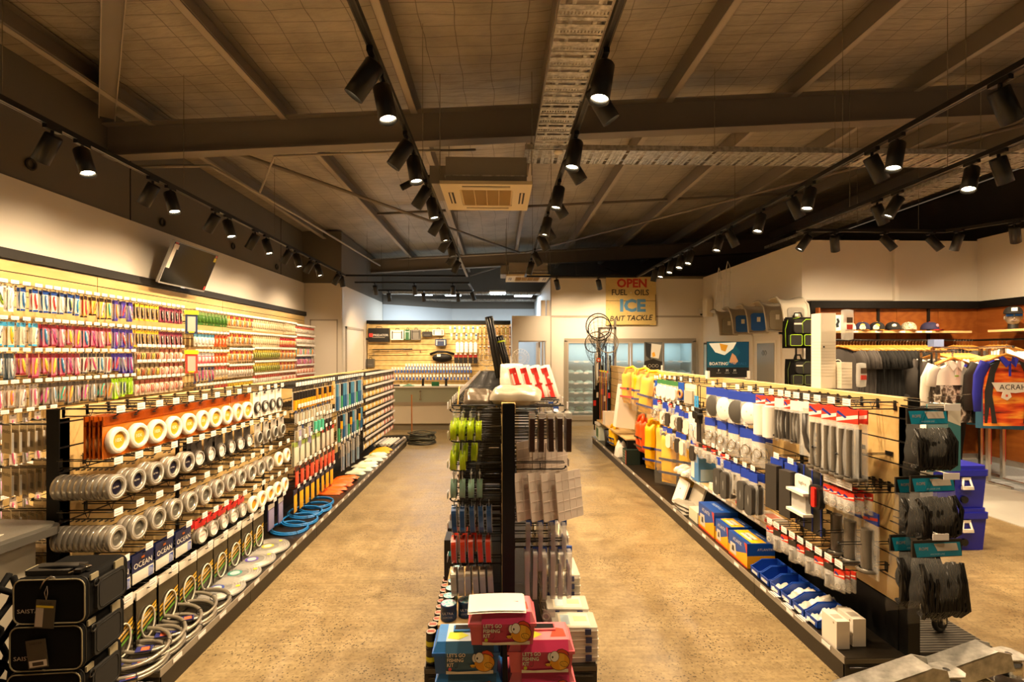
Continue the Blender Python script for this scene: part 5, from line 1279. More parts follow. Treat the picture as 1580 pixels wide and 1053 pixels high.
thing(m, 'paper_sheet', 'white paper sheets lying on the topmost pink fishing kit box', 'paper', (-.004, 2.07, .6205), (0, 0, .02))
# ================================================================== LONG RIGHT DISPLAY
RX = 2.09
gondola('long double-sided slatted display with boating goods, black base, nearer the clothing', RX, 2.48, [3.37, 4.58, 5.78, 6.98, 8.15], 9.2, 1.42, 1.735, 2.56)
lip_labels(1.735, -1, [2.62, 2.95, 3.25, 3.62, 3.95, 4.2, 4.5, 4.9, 5.3, 5.8, 6.4, 7.0, 7.6, 8.2, 8.8], 'right display')
RT = 1.80
RHK = hook_proto(.245, WIRE, True, .06, .036)
def bagp(w, h, head, inner, parts=None, hh=.045, bulge=.02, head2=None, bag=None):
    """clear hanging bag with a printed header card; inner(mb) builds what is in it"""
    m = MB(); bag = bag or CLEAR
    m.grid(4, 6, lambda u, v: ((u-.5)*w*(1+.06*math.sin(9*v)), -.004-bulge*math.sin(PI*u)*math.sin(PI*v)**.6, -hh-(h-hh)*v), bag)
    m.grid(4, 6, lambda u, v: ((.5-u)*w, .004, -hh-(h-hh)*v), bag)
    hd = MB().box((-w/2, -.004, -hh), (w/2, .004, .012), head)
    if head2:
        hd.add([(-w/2, -.0045, -hh+.004), (w/2, -.0045, -hh*.5), (w/2, -.0045, -hh*.2), (-w/2, -.0045, -hh*.6)], [(0, 1, 2, 3)], head2)
        hd.add([(-w/2, -.005, -hh*.15), (-.01, -.005, -hh*.62), (0, -.005, -hh*.5), (-w/2+.01, -.005, 0.002)], [(0, 1, 2, 3)], K('26328a'))
    c = MB(); inner(c)
    return Proto(m, [('header_card', hd, None, []), ('contents', c, None, [])] + (parts or []))
RED_H, BLU_H, WHT_H = K('d33b28'), K('2340a8'), K('ebe4d8')
def rods(n, r0, L, mat, w, z0=-.06):
    def f(c):
        for i in range(n): c.cyl(((i-(n-1)/2)*w, -.012, z0), ((i-(n-1)/2)*w, -.012, z0-L), r0, mat, n=10)
    return f
GREYT = col('6e675c', .25, .2)
Q_LONG = bagp(.12, .37, RED_H, lambda c: (c.cyl((-.022, -.014, -.09), (-.022, -.014, -.33), .014, GREYT, n=10), c.cyl((.022, -.014, -.09), (.022, -.014, -.33), .014, GREYT, n=10), c.lathe([(.0, 0), (.03, 0), (.034, .012), (.03, .02)], GREYT, 14, T(-.022, -.016, -.35)), c.lathe([(0, 0), (.03, 0), (.034, .012), (.03, .02)], GREYT, 14, T(.03, -.014, -.352))), hh=.06, head2=WHT_H)
Q_DARK = bagp(.10, .30, WHT_H, lambda c: c.tube([(.0, -.012, -.05), (.0, -.014, -.16), (.02, -.014, -.24), (.05, -.014, -.27)], .018, K('3a3632', .4), 8), hh=.02)
Q_DTUBE = bagp(.07, .25, RED_H, rods(2, .017, .17, K('302d2a', .4), .036), head2=WHT_H)
Q_WROLL = bagp(.10, .27, RED_H, lambda c: c.cyl((0, -.02, -.05), (0, -.02, -.25), .042, K('e9e2d4', .4), n=14), head2=WHT_H, bulge=.05)
Q_GTUBE = bagp(.09, .25, WHT_H, rods(3, .012, .18, K('56514a', .4), .026))
def discp(c1, Rr, hd=BLU_H, holes=False):
    def f(c):
        c.lathe([(0, 0), (Rr*.9, 0), (Rr, .004), (Rr, .012), (Rr*.95, .016), (0, .016)], c1, 24, T(0, -.002, -Rr-.05) @ R(PI/2, 'X') @ S(.92, 1, 1))
        if holes:
            for x in (-.25, .25): c.disc((Rr*x, -.0186, -Rr*(1.0+x*.5)-.05), Rr*.09, K('c9c0b0'), 10)
    return bagp(Rr*2.1, Rr*2.1+.05, hd, f, hh=.05, bulge=.012)
Q_DB, Q_DW = discp(K('4c4a46', .5), .088), discp(K('efe9df', .4), .092, BLU_H, True)
Q_DWS = discp(K('efe9df', .4), .078, BLU_H, True)
Q_CLIP = bagp(.11, .23, BLU_H, lambda c: (c.torus(.035, .006, CHROME, 16, 6, T(-.012, -.018, -.16) @ R(PI/2, 'X')), c.torus(.032, .006, CHROME, 16, 6, T(.016, -.024, -.13) @ R(PI/2, 'X'))), hh=.055, bulge=.03)
Q_FOAM = bagp(.085, .30, BLU_H, lambda c: c.prism(rrect(-.036, -.28, .036, -.07, .03, 5), -.045, -.004, K('45423d', .8), 1), hh=.05, bulge=.045)
Q_CLR = bagp(.09, .22, BLU_H, lambda c: c.cyl((0, -.012, -.06), (0, -.012, -.2), .01, CHROME, n=8), hh=.045)
Q_BRUSH = Proto(MB().box((-.045, -.05, -.29), (.045, 0, -.01), K('37322c', .7)).box((-.05, .0, -.30), (.05, .012, .0), K('4c4237', .6)), [('header_card', MB().box((-.05, -.004, -.04), (.05, .006, .03), BLU_H), None, [])])
Q_SMALL = bagp(.055, .10, RED_H, lambda c: c.torus(.014, .004, K('b5aca0', .3), 10, 5, T(0, -.01, -.07) @ R(PI/2, 'X')), hh=.025, head2=WHT_H)
Q_SMALL2 = bagp(.055, .12, K('3a332c'), lambda c: c.cyl((0, -.01, -.04), (0, -.01, -.1), .012, K('8f8a82', .3), n=8), hh=.02)
Q_OVAL = bagp(.10, .20, K('3f7a48'), lambda c: c.prism(rrect(-.04, -.18, .04, -.05, .038, 5), -.03, -.004, K('ece5d8', .4), 1), hh=.035)
Q_SOLE = bagp(.09, .20, BLU_H, lambda c: c.prism(rrect(-.035, -.19, .035, -.05, .033, 5), -.03, -.004, K('d9d0c0', .5), 1), hh=.04)
Q_SOLED = bagp(.09, .20, BLU_H, lambda c: c.prism(rrect(-.035, -.19, .035, -.05, .033, 5), -.03, -.004, K('3a3530', .5), 1), hh=.04)
Q_TAPE = bagp(.10, .16, K('1d4fae'), lambda c: c.torus(.036, .012, K('c98a5c', .4), 18, 6, T(0, -.016, -.1) @ R(PI/2, 'X')), hh=.16)
Q_SILVB = bagp(.17, .20, CLEAR2, lambda c: c.cbox((0, -.02, -.11), (.13, .02, .12), K('a8a294', .3)), hh=.03)
Q_RING = bagp(.13, .26, K('e9e4da'), lambda c: (c.torus(.045, .004, CHROME, 16, 5, T(0, -.02, -.17) @ R(PI/2, 'X')), c.torus(.03, .006, K('6fa8d8'), 12, 5, T(.01, -.024, -.12) @ R(PI/2, 'X'))), hh=.03, bulge=.03, bag=CLEAR2)
def row_r(kind, protos, names, ys, z, depth=1, step=.03, rown='top', cat='packet', hook=True, size=.2, tilt=.12, off=0, yaw=.30):
    for i, y in enumerate(ys):
        nm = names[i % len(names)]
        if hook: put('display_hook', RHK, T(RX-.032, y, z) @ FL, 'black wire hook, %s in %s row, right display, over %s' % (nth(i+1), rown, ' '.join(nm.split(' ')[:4])), 'hook', 'hooks of the right display', .16)
        for d in range(depth):
            M = T(RT+.005+off+d*step, y, z-.012) @ FL @ R(yaw+random.uniform(-tilt, tilt), 'Z')
            lab = '%s, %s in %s row, right display' % (nm, nth(i+1), rown) if d == 0 else '%s behind the %s, %s row, right display' % (nm, nth(i+1), rown)
            put(kind, protos[i % len(protos)], M, lab, cat, ('%s on the right display' % nm) if d == 0 else lab, size if d == 0 else size*.6)
row_r('bagged_fitting', [Q_LONG], ['long clear bag of grey tubes'], [2.56, 2.68, 2.80], 1.36, 2, .05, cat='bagged tubes', size=.4)
row_r('bagged_fitting', [Q_DARK], ['clear bag with a bent dark fitting'], [2.90], 1.36, 1, rown='top', cat='bagged fitting')
row_r('bagged_fitting', [Q_GTUBE, Q_DTUBE], ['clear bag of slim grey tubes', 'clear bag of dark tubes'], [3.0, 3.09, 3.17], 1.36, 2, .04, rown='upper', cat='bagged tubes')
row_r('bagged_fitting', [Q_WROLL], ['white roll in a red topped bag'], [3.28, 3.40], 1.36, 2, .06, cat='bagged roll', size=.3)
row_r('disc_cover', [Q_DWS, Q_DB, Q_DW, Q_DB], ['small white disc cover in a blue topped bag', 'dark disc cover in a blue topped bag', 'large white disc cover in a blue topped bag', 'larger dark disc cover in a blue topped bag'], [3.56, 3.75, 3.97, 4.18], 1.36, 2, .03, cat='disc cover', size=.3)
r = root('binocular_pack', 'black binocular shaped pack with bright blue labels on the right display', 'packet', (RT-.01, 4.42, 1.36), -PI/2)
MB().box((-.05, -.03, -.33), (.05, 0, -.2), BLACK).cyl((-.03, -.05, -.26), (-.03, .0, -.26), .035, BLACK, n=14).cyl((.03, -.05, -.26), (.03, 0, -.26), .03, BLACK, n=14).box((-.055, -.012, -.50), (.02, 0, -.33), K('24211d')).build('body', r)
for x in (-.03, .02): MB().box((x-.018, -.034, -.19), (x+.018, -.03, -.09), K('2f8fd0')).build('label_card', r)
MB().tube([(-.03, -.01, -.2), (-.03, -.01, .0), (0, -.01, .01), (.025, -.01, 0), (.025, -.01, -.2)], .004, BLACK, 5).build('strap', r)
row_r('bagged_fitting', [Q_SILVB], ['clear bag holding a silver box'], [4.68], 1.36, 1, cat='bagged box', size=.3)
row_r('bagged_fitting', [Q_TAPE], ['blue card with a brown tape ring'], [4.92], 1.36, 1, cat='tape pack')
row_r('bagged_fitting', [Q_OVAL], ['white oval float with a green header'], [5.1, 5.25, 5.4, 5.56], 1.36, 1, cat='float pack')
row_r('bagged_fitting', [Q_SOLE, Q_SOLED], ['pale oval pad in a blue topped bag', 'dark oval pad in a blue topped bag'], [4.75, 4.92, 5.1, 5.28, 5.45], 1.08, 1, rown='second', cat='pad pack')
row_r('bagged_fitting', [Q_RING], ['white backed bag of rings and blue clips'], [4.5, 4.62], 1.10, 1, rown='second', cat='bagged rings')
row_r('bagged_fitting', [Q_CLIP], ['blue topped bag of chrome rings'], [3.45, 3.62, 3.82, 4.02, 4.25], 1.10, 2, .05, rown='second', cat='bagged rings', size=.25)
row_r('bagged_fitting', [Q_BRUSH], ['black block brush with a blue header'], [3.06, 3.22], .95, 2, .06, rown='lower', cat='brush', size=.3)
# white rod holder, red pack, small rolls
r = root('rod_holder', 'white plastic rack holder with two flanges hanging on the right display', 'rod holder', (RT, 2.92, .93), -PI/2)
MB().prism(rrect(-.075, -.09, .075, 0, .02), -.012, 0, K('efe8da', .35), 1).build('back_plate', r)
MB().box((-.085, -.06, -.10), (.085, .0, -.085), K('efe8da', .35)).box((-.085, -.06, -.22), (.085, 0, -.205), K('efe8da', .35)).build('flange', r)
MB().box((-.07, -.035, -.205), (.07, -.005, -.10), CLEAR2).build('insert', r)
MB().text('tagline', .03, K('1c1a18'), T(0, -.0125, -.045) @ R(PI/2, 'X')).build('lettering', r)
r = root('rod_holder_card', 'tall dark blue card with black base behind the white rack holder', 'card', (RT+.03, 2.93, .95), -PI/2)
MB().box((-.13, .0, -.34), (.13, .004, .03), K('26292f', .4)).build('card', r)
for x in (-.12, -.04, .04, .12): MB().box((x-.003, -.003, -.34), (x+.003, 0, .03), K('2a44b8')).build('blue_stripe', r)
r = root('cord_reel', 'black and red cord pack beside the white rack holder', 'cord pack', (RT, 2.78, .93), -PI/2)
MB().prism(rrect(-.05, -.15, .05, -.02, .03), -.03, 0, K('1e1c1a', .4), 1).build('reel', r)
MB().prism(rrect(-.012, -.14, .02, -.03, .01), -.042, -.03, K('d12a24', .35), 1).build('red_grip', r)
row_r('bagged_fitting', [Q_SMALL], ['red topped bag of dark rolls'], [2.55, 2.60, 2.66, 2.71], .93, 3, .05, rown='lower', cat='bagged rolls', size=.2)
for i, y in enumerate((2.56, 2.69, 2.8)):
    put('bagged_fitting', bagp(.11, .33, BLU_H, lambda c: (c.cyl((0, -.02, -.08), (0, -.02, -.28), .03, GREYT, n=12), c.lathe([(0, 0), (.045, 0), (.05, .01), (.04, .02)], GREYT, 14, T(0, -.02, -.30))), hh=.05, head2=RED_H), T(RT+.13, y, .82) @ FL @ R(random.uniform(-.15, .15), 'Z'), 'tall clear bag of grey flanged tube, low right display, %s from near end' % nth(i+1), 'bagged tube', None, .4)
row_r('bagged_fitting', [Q_FOAM, Q_FOAM, Q_CLR], ['dark foam block in a clear bag', 'dark foam block pack', 'slim clear blue topped bag'], [3.52, 3.64, 3.78, 3.92, 4.05], .80, 2, .05, rown='third', cat='foam pack', size=.3)
row_r('bagged_fitting', [Q_SMALL, Q_SMALL2], ['small red and white topped bag', 'small dark fitting bag'], [4.0+.09*i for i in range(8)], .84, 2, .04, rown='third back', cat='small bag', size=.12)
row_r('bagged_fitting', [Q_SMALL, Q_SMALL2], ['tiny red topped bag of fittings', 'tiny dark topped bag'], [2.62+.085*i for i in range(9)], .50, 3, .03, rown='bottom', cat='small bag', size=.14)
row_r('bagged_fitting', [Q_SOLED, Q_SMALL2, Q_SOLE], ['dark snap pack', 'red snap pack', 'grey snap pack'], [4.6+.13*i for i in range(8)], .86, 1, rown='third far', cat='small bag', size=.12)
# empty double hooks near the end of the display
for ri, (z, ys) in enumerate(((1.12, (2.6, 2.8, 3.0, 3.2)), (.66, (2.58, 2.75, 2.92, 3.08, 3.22)))):
    for i, y in enumerate(ys):
        put('display_hook', HK_BARE, T(RX-.032, y, z) @ FL, 'empty black double wire hook, %s in %s row, near end of right display' % (nth(i+1), ('upper', 'lower')[ri]), 'hook', 'empty hooks of the right display', .2)
m = MB().box((-.012, -.2, -.012), (.012, -.18, .0), BLACK)
for k in range(6): m.cyl((-.05+.02*k, -.20-.01*(k % 2), -.01), (-.05+.02*k, -.20, -.035), .008, K('2f9fc8' if k % 2 else '1c1a18'), n=8)
thing(m, 'snap_clip_card', 'card of black and blue snap clips on the right display', 'clip card', (RX-.03, 3.28, .64), (0, 0, -PI/2))

# ---------------- life vests and far goods
YEL = K('f0b800', .45); YEL2 = K('e6aa00', .45); NAVY = K('2a2f6a', .5)
def vest(x, y, z, h, w, lab, mat, strap, rz=0, plastic=False, tilt=0, name='life_vest'):
    r = root(name, lab, 'life vest'); r.matrix_world = T(x, y, z) @ R(-PI/2+rz, 'Z') @ R(tilt, 'Y')
    def side(s):
        def f(u, v):
            a = 2*u-1
            th = .055*max(0, 1-a**4)**.5*max(0, (1-(2*v-1)**6))**.5
            return (s*(w*.05 + w*.45*u*(1-.25*max(0, v-.75)*4*0)), -th-.004*math.sin(14*v), -h*v*(1-.06*u))
        return f
    for s in (-1, 1):
        m = MB().grid(8, 12, side(s) if s > 0 else (lambda u, v: side(-1)(u, v)), mat); m.grid(2, 2, lambda u, v: (s*(w*.05+w*.45*u), .0, -h*v), mat)
        m.build('front_panel', r)
    c = MB().grid(10, 8, lambda u, v: ((u-.5)*w*.95, .05-.05*abs(2*u-1)**2*.6, .04-h*.92*v), mat); c.build('back_panel', r)
    MB().tube([(-.3*w, -.03, -.02), (-.25*w, -.01, .05), (0, .02, .075), (.25*w, -.01, .05), (.3*w, -.03, -.02)], .02, mat, 8).build('collar', r)
    st = MB()
    for q in (.52, .78): st.box((-w*.5, -.066, -h*q-.012), (w*.5, -.06, -h*q+.012), strap)
    st.build('strap', r)
    MB().box((-.02, -.074, -h*.52-.016), (.02, -.064, -h*.52+.016), BLACK).build('buckle', r)
    if plastic:
        MB().grid(4, 6, lambda u, v: ((u-.5)*w*1.15, -.085+.02*math.sin(6*v+5*u), .05-h*1.1*v), col('e9e7e0', .1, 0, .10)).build('plastic_cover', r)
    return r
vest(1.88, 5.95, 1.36, .46, .40, 'yellow life vest in clear plastic, upper row, near the white ovals', YEL, NAVY, .6, True, .15)
vest(1.90, 6.5, 1.38, .42, .32, 'yellow life vest with dark zip, upper row, in the middle', YEL2, NAVY, .6)
vest(1.88, 7.05, 1.38, .44, .34, 'yellow and red life vest, upper row, farthest from the camera', YEL, K('c8302a'), .5, True)
vest(1.90, 5.28, .80, .54, .38, 'large yellow and navy life vest in clear plastic on the base deck', YEL, K('2b2f4a'), .7, True)
vest(1.88, 5.95, .80, .54, .30, 'yellow life vest with navy strap and printed card standing on the deck', YEL2, NAVY, .6)
vest(1.90, 6.6, .76, .42, .26, 'bright orange life vest on the deck of the right display', K('e8561c'), K('4a3a2c'), .1)
vest(1.83, 7.9, .46, .28, .24, 'small yellow and blue life vest at the far end of the deck', YEL, K('24406e'), .2)
row_r('bagged_fitting', [Q_TAPE, Q_SMALL2], ['blue topped key float pack', 'violet key float pack'], [5.66, 5.74], 1.34, 1, rown='top far', cat='float pack', size=.1)
row_r('bagged_fitting', [Q_CLIP, Q_SMALL2, Q_SMALL], ['blue shackle pack', 'dark shackle pack', 'red shackle pack'], [5.0+.12*i for i in range(7)], 1.12, 1, rown='second far', cat='small bag', size=.1)
for i in range(10):
    put('hanging_strap', Proto(MB().box((-.006, -.02, -1.05+.02*i), (.006, -.016, 0), K(('2f6f8a', 'd0482c', 'e3b81e', '27405c', 'c9632c')[i % 5], .5)).box((-.01, -.03, -.02), (.01, -.01, .01), K('b8d03c' if i % 3 else 'd8643c'))), T(1.84, 8.35+.07*i, 1.34) @ FL, 'long coloured webbing strap hanging at the far end of the right display, %s of ten' % nth(i+1), 'strap', 'long coloured straps', .2)
thing(MB().bbox((-.14, -.09, 0), (.14, .09, .62), .01, K('e6ded2', .4), R(.12, 'Y')), 'tall_box', 'tall white leaning carton on the far part of the right display', 'box', (1.84, 7.35, .56))
thing(MB().bbox((-.1, -.1, 0), (.1, .1, .22), .006, K('dcd3c4', .4)), 'carton', 'small white carton on the riser at the far end of the right display', 'box', (1.86, 8.35, .46))
r = root('riser_shelf', 'timber riser shelf at the far end of the right display', 'riser', (1.88, 7.9, .12))
MB().box((-.11, -.95, .32), (.16, 1.1, .34), 'shelf_timber').build('top', r); MB().box((-.09, -.95, 0), (.15, -.93, .32), BLACKM).build('end_panel', r); MB().box((.14, -.93, 0), (.15, 1.1, .32), BLACKM).build('back_panel', r)
# far end deck goods
floppy('grey_pouch', 'white and grey bag slumped on the far deck of the right display', 'bag', 1.84, 7.45, .122, .2, .22, .22, K('cfc8bc', .4), 91)
m = MB().bbox((-.1, -.1, 0), (.1, .1, .2), .01, K('1f2a22', .5)); 
for k in range(5): m.box((-.104, -.08, .02+.036*k), (-.1, .08, .04+.036*k), K('5a6a58'))
m.box((-.104, -.1, .01), (-.1, -.085, .2), K('d0482c'))
thing(m, 'boxed_set', 'dark green box set with red edges on the deck near the yellow vests', 'box', (1.85, 6.95, .122))
thing(MB().lathe([(0, 0), (.075, 0), (.1, .26), (.09, .26), (.068, .02), (0, .02)], K('2a2520', .5), 18), 'bucket', 'dark tapered bucket at the far end of the right deck', 'bucket', (1.85, 8.3, .122))
r = root('rubbish_sack', 'white lidded tub with green print at the far corner of the right deck', 'tub', (1.88, 8.9, .122))
MB().prism(rrect(-.12, -.13, .12, .13, .02), 0, .26, K('c9cfc0', .4)).build('tub', r); MB().prism(rrect(-.14, -.15, .13, .15, .02), .26, .30, K('ded6c8', .4)).build('lid', r); MB().box((-.122, -.1, .05), (-.12, .1, .2), K('3f6a4c')).build('label_print', r)
# net and rod stand at the far end
r = root('net_stand', 'tall steel stand holding landing nets and rods at the far end of the right display', 'stand', (1.93, 9.55, 0))
MB().box((-.02, -.02, 0), (.02, .02, 2.1), K('a39a8c', .4)).box((.28, -.02, 0), (.32, .02, 2.3), K('a39a8c', .4)).box((-.02, -.02, 2.1), (.32, .02, 2.14), K('a39a8c', .4)).box((-.1, -.25, 0), (.4, .25, .03), K('6a6358', .4)).build('stand_frame', r)
NETM = col('2e2a26', .7, 0, .55)
for i, (x, z, rr, tl, mt) in enumerate(((1.88, 2.16, .23, .1, BLACK), (1.90, 2.1, .22, .35, BLACK), (1.80, 1.85, .2, 1.1, K('6a5e50')), (2.02, 1.85, .2, -.6, K('8a7c66')))):
    r = root('landing_net', 'round landing net with black hoop on the net stand, %s of four' % nth(i+1), 'landing net', (x, 9.42-.06*i, z), 0, 'landing nets on the stand'); 
    M = R(PI/2, 'X') @ R(tl*.5, 'Z') @ R(tl*.4, 'X')
    MB().torus(rr, .010, mt, 28, 6, M).build('hoop', r)
    bg = MB()
    for a in range(16):
        t0 = 2*PI*a/16
        bg.tube([tuple(M @ Vector((rr*math.cos(t0)*(1-q*q*.8), rr*math.sin(t0)*(1-q*q*.8), 0)) + Vector((0, .02*q, -.38*q))) for q in (0, .33, .66, 1)], .0025, K('2c2824', .6), 4)
    for q in (.15, .35, .55, .75, .92):
        bg.tube([tuple(M @ Vector((rr*math.cos(2*PI*a/16)*(1-q*q*.8), rr*math.sin(2*PI*a/16)*(1-q*q*.8), 0)) + Vector((0, .02*q, -.38*q))) for a in range(16)], .0022, K('2c2824', .6), 4, True)
    bg.build('netting', r)
    MB().tube([(0, 0, -rr), (.02, 0, -.8)], .012, K('b0a898', .3, ), 8).build('handle', r)
for i in range(9):
    m = MB().tube([(0, 0, 0), (random.uniform(-.03, .03), 0, 1.2+.1*(i % 3))], .013 + .004*(i % 2), (BLACK, K('24201c', .6), K('2a3a5c', .5))[i % 3], 8).cbox((0, -.02, .5+.07*(i % 4)), (.05, .02, .1), K(('c8302a', 'e9e0d0', '22201e')[i % 3])).box((-.03, -.02, .1), (.03, .02, .75), BLACKM)
    thing(m, 'bagged_rod', 'black bagged rod or gaff hanging on the net stand, %s from the aisle' % nth(i+1), 'rod', (1.80+.045*i, 9.36+.02*(i % 3), .22+.08*(i % 3)), group='bagged rods on the net stand')
m = MB(); rd = random.Random(3)
for k in range(26): m.tube([(rd.uniform(-.12, .12), rd.uniform(-.05, .05), rd.uniform(-.08, .05)) for _ in range(4)], .005, K('c9b48a', .6), 4)
thing(m, 'rope_bundle', 'tangled pale rope and tags tied around the net stand', 'rope', (1.95, 9.3, 1.17))
thing(MB().torus(.03, .012, K('e0561c'), 16, 6, R(PI/2, 'X')).disc((0, -.004, 0), .02, K('f0ece4'), 12), 'round_tag', 'small orange round tag hanging on the net stand', 'tag', (1.86, 9.28, 1.52))

# ---------------- base deck, near part: boxes, bins, cartons
def atlantik(x, y, L, W, H, lab, blue_top):
    r = root('pump_box', lab, 'box', (x, y, .122))
    B, Y = K('1d4a9c', .35), K('f0a81c', .35)
    MB().box((0, 0, 0), (W, L, H), B).build('carton', r)
    f = MB()   # aisle side faces -x, near side faces -y
    f.add([(-.001, 0, .0), (-.001, L, .0), (-.001, L, H*.45), (-.001, L*.55, H*.35), (-.001, 0, H*.62)], [(0, 4, 3, 2, 1)], Y)
    f.add([(-.0015, 0, 0), (-.0015, L, 0), (-.0015, L, H*.09), (-.0015, 0, H*.05)], [(0, 3, 2, 1)], K('d0402a'))
    f.add([(-.0018, L*.55, H*.15), (-.0018, L*.9, H*.15), (-.0018, L*.88, H*.6), (-.0018, L*.6, H*.62)], [(0, 3, 2, 1)], K('c9c4ba'))
    f.add([(-.002, L*.66, H*.28), (-.002, L*.8, H*.28), (-.002, L*.78, H*.5), (-.002, L*.68, H*.5)], [(0, 3, 2, 1)], K('3a3834'))
    f.add([(-.0018, 0, H*.98), (-.0018, L*.14, H*.98), (-.0018, 0, H*.55)], [(0, 2, 1)], K('d8402a'))
    f.text('ATLANTIK', H*.2, K('e6e2da'), T(-.002, L*.5, H*.8) @ R(-PI/2, 'Z') @ R(PI/2, 'X'), 0, .8)
    f.box((0, -.001, 0), (W, 0, H*.5), Y); f.text('ATLANTIK', H*.14, K('c9c8d0'), T(W*.65, -.0015, H*.75) @ R(PI/2, 'X'))
    if blue_top: f.text('ATLANTIK', W*.22, K('b8cce4'), T(W*.5, L*.5, H+.001) @ R(PI/2, 'Z'))
    else:
        f.box((W*.18, .01, H), (W*.72, L-.01, H+.001), K('f0b41c')).box((W*.26, L*.25, H+.001), (W*.6, L*.75, H+.002), K('e6dccb')).text('FISH MINCER', W*.13, K('2a2622'), T(W*.42, L*.5, H+.003) @ R(PI/2, 'Z')).text('ATLANTIK', W*.13, K('e6e2da'), T(W*.85, L*.5, H+.002) @ R(PI/2, 'Z'))
    f.build('print', r)
atlantik(1.765, 3.53, .29, .20, .175, 'blue and yellow carton lettered ATLANTIK, nearest the blue bins', False)
atlantik(1.775, 3.85, .22, .19, .18, 'blue and yellow carton lettered ATLANTIK, in the middle of the three', False)
atlantik(1.775, 4.10, .32, .20, .215, 'largest blue topped ATLANTIK carton, farthest of the three', True)
thing(MB().box((0, 0, 0), (.16, .2, .1), K('d9cfb4', .4)).box((.02, -.001, .03), (.12, 0, .09), K('e6a81c')), 'carton', 'white and yellow low carton behind the largest blue carton', 'box', (1.78, 4.46, .122))
for i in range(3): floppy('clothing_pack', 'grey folded clothing pack stacked on the deck beyond the cartons, %s up' % nth(i+1), 'pack', 1.85, 4.86, .122+.03*i, .2, .3, .03, K('8f8a7e', .35), 60+i, .1*i, 'grey folded packs')
r = root('hatch_cover_pack', 'white square hatch cover leaning on the deck in clear plastic', 'hatch cover'); r.matrix_world = T(1.80, 5.02, .125) @ R(-PI/2, 'Z') @ R(-.35, 'X')
MB().prism(rrect(-.12, 0, .12, .26, .03), -.02, 0, K('ede6da', .35), 1).build('cover', r); MB().prism(rrect(-.1, .02, .1, .24, .02), -.024, -.02, K('f4efe6', .35), 1).box((-.02, -.026, .16), (.0, -.024, .17), K('4a4844')).build('print', r)
r = root('hatch_cover_pack', 'grey bagged panel leaning behind the white square hatch cover', 'panel'); r.matrix_world = T(1.87, 4.8, .125) @ R(-PI/2, 'Z') @ R(-.35, 'X')
MB().prism(rrect(-.13, 0, .13, .3, .02), -.02, 0, K('a59e90', .35), 1).build('panel', r)
# blue picking bins
def bin_(y, lab, fill):
    r = root('parts_bin', lab, 'parts bin', (1.765, y, .124), -PI/2, 'blue parts bins')
    W, D, H = .112, .19, .085; B = col('1e46a4', .3); t = .003
    m = MB()
    m.box((-W/2, -0, 0), (W/2, D, t), B)                                   # floor
    m.box((-W/2, D-t, 0), (W/2, D, H), B)                                 # back
    for s in (-1, 1):                                                      # scooped sides
        x = s*W/2
        m.prism([(0, 0), (D, 0), (D, H), (D*.42, H), (D*.1, H*.55), (0, H*.5)], min(x, x-s*t), max(x, x-s*t), B, 0)
        m.tube([(x, 0, H*.5), (x, D*.1, H*.55), (x, D*.42, H), (x, D, H)], .0035, B, 5)
    m.box((-W/2, 0, 0), (W/2, t, H*.5), B).tube([(-W/2, 0, H*.5), (W/2, 0, H*.5)], .0035, B, 5).tube([(-W/2, D, H), (W/2, D, H)], .0035, B, 5)
    for k in range(3): m.box((-W*.3+k*W*.3-.012, D-t-.004, .02), (-W*.3+k*W*.3+.012, D-t, H-.01), col('173a8c', .3))
    m.build('shell', r)
    MB().box((-W*.32, -.002, .010), (W*.32, -.0005, .026), K('e6dfd0')).build('label_strip', r)
binlab = ['nearest the two white cartons, heaped with clear bags', 'second from the white cartons, holding clear bags', 'third from the white cartons, white packets inside', 'fourth from the white cartons, a few white packets', 'fifth from the white cartons, nearly empty', 'next to the ATLANTIK cartons, empty']
for i in range(6):
    y = 2.80 + .125*i; bin_(y, 'blue open parts bin %s' % binlab[i], i)
    for k in range((5, 5, 4, 2, 0, 0)[i]):
        rd = random.Random(i*9+k)
        floppy('fitting_bag', 'clear bag of white fittings lying in the %s blue bin, %s of them' % (nth(i+1), nth(k+1)), 'small bag', 1.80+.035*k, y+rd.uniform(-.02, .02), .132+.014*k, .08, .07, .035, (K('d8d0c4', .2), K('b9b2a6', .2), K('e8e2d6', .3))[k % 3], 100+i*9+k, rd.uniform(-1, 1), 'bags in the %s blue bin' % nth(i+1), n=7)
for i, y in enumerate((2.86, 3.0, 3.15)): thing(MB().box((-.022, -.04, 0), (.022, .04, .003), TAG).box((-.003, -.04, .003), (.003, .04, .0035), K('8f8a82')), 'label_card', 'white label card lying on the base edge by the blue bins, %s of three' % nth(i+1), 'label', (1.752, y, .122), group='loose label cards')
for i, x in enumerate((1.745, 1.845)):
    r = root('white_carton', 'plain white upright carton at the near corner of the right deck, %s' % ('on the aisle edge' if i == 0 else 'farther from the aisle'), 'carton', (x, 2.555+.02*i, .123))
    MB().box((0, 0, 0), (.068, .12, .142), K('e6dccc', .5)).build('carton', r)
    MB().box((.012, .03, .142), (.055, .075, .1425), K('b5ab9b', .5)).box((-.0005, .02, .12), (0, .03, .13), K('9c8a70')).build('print', r)
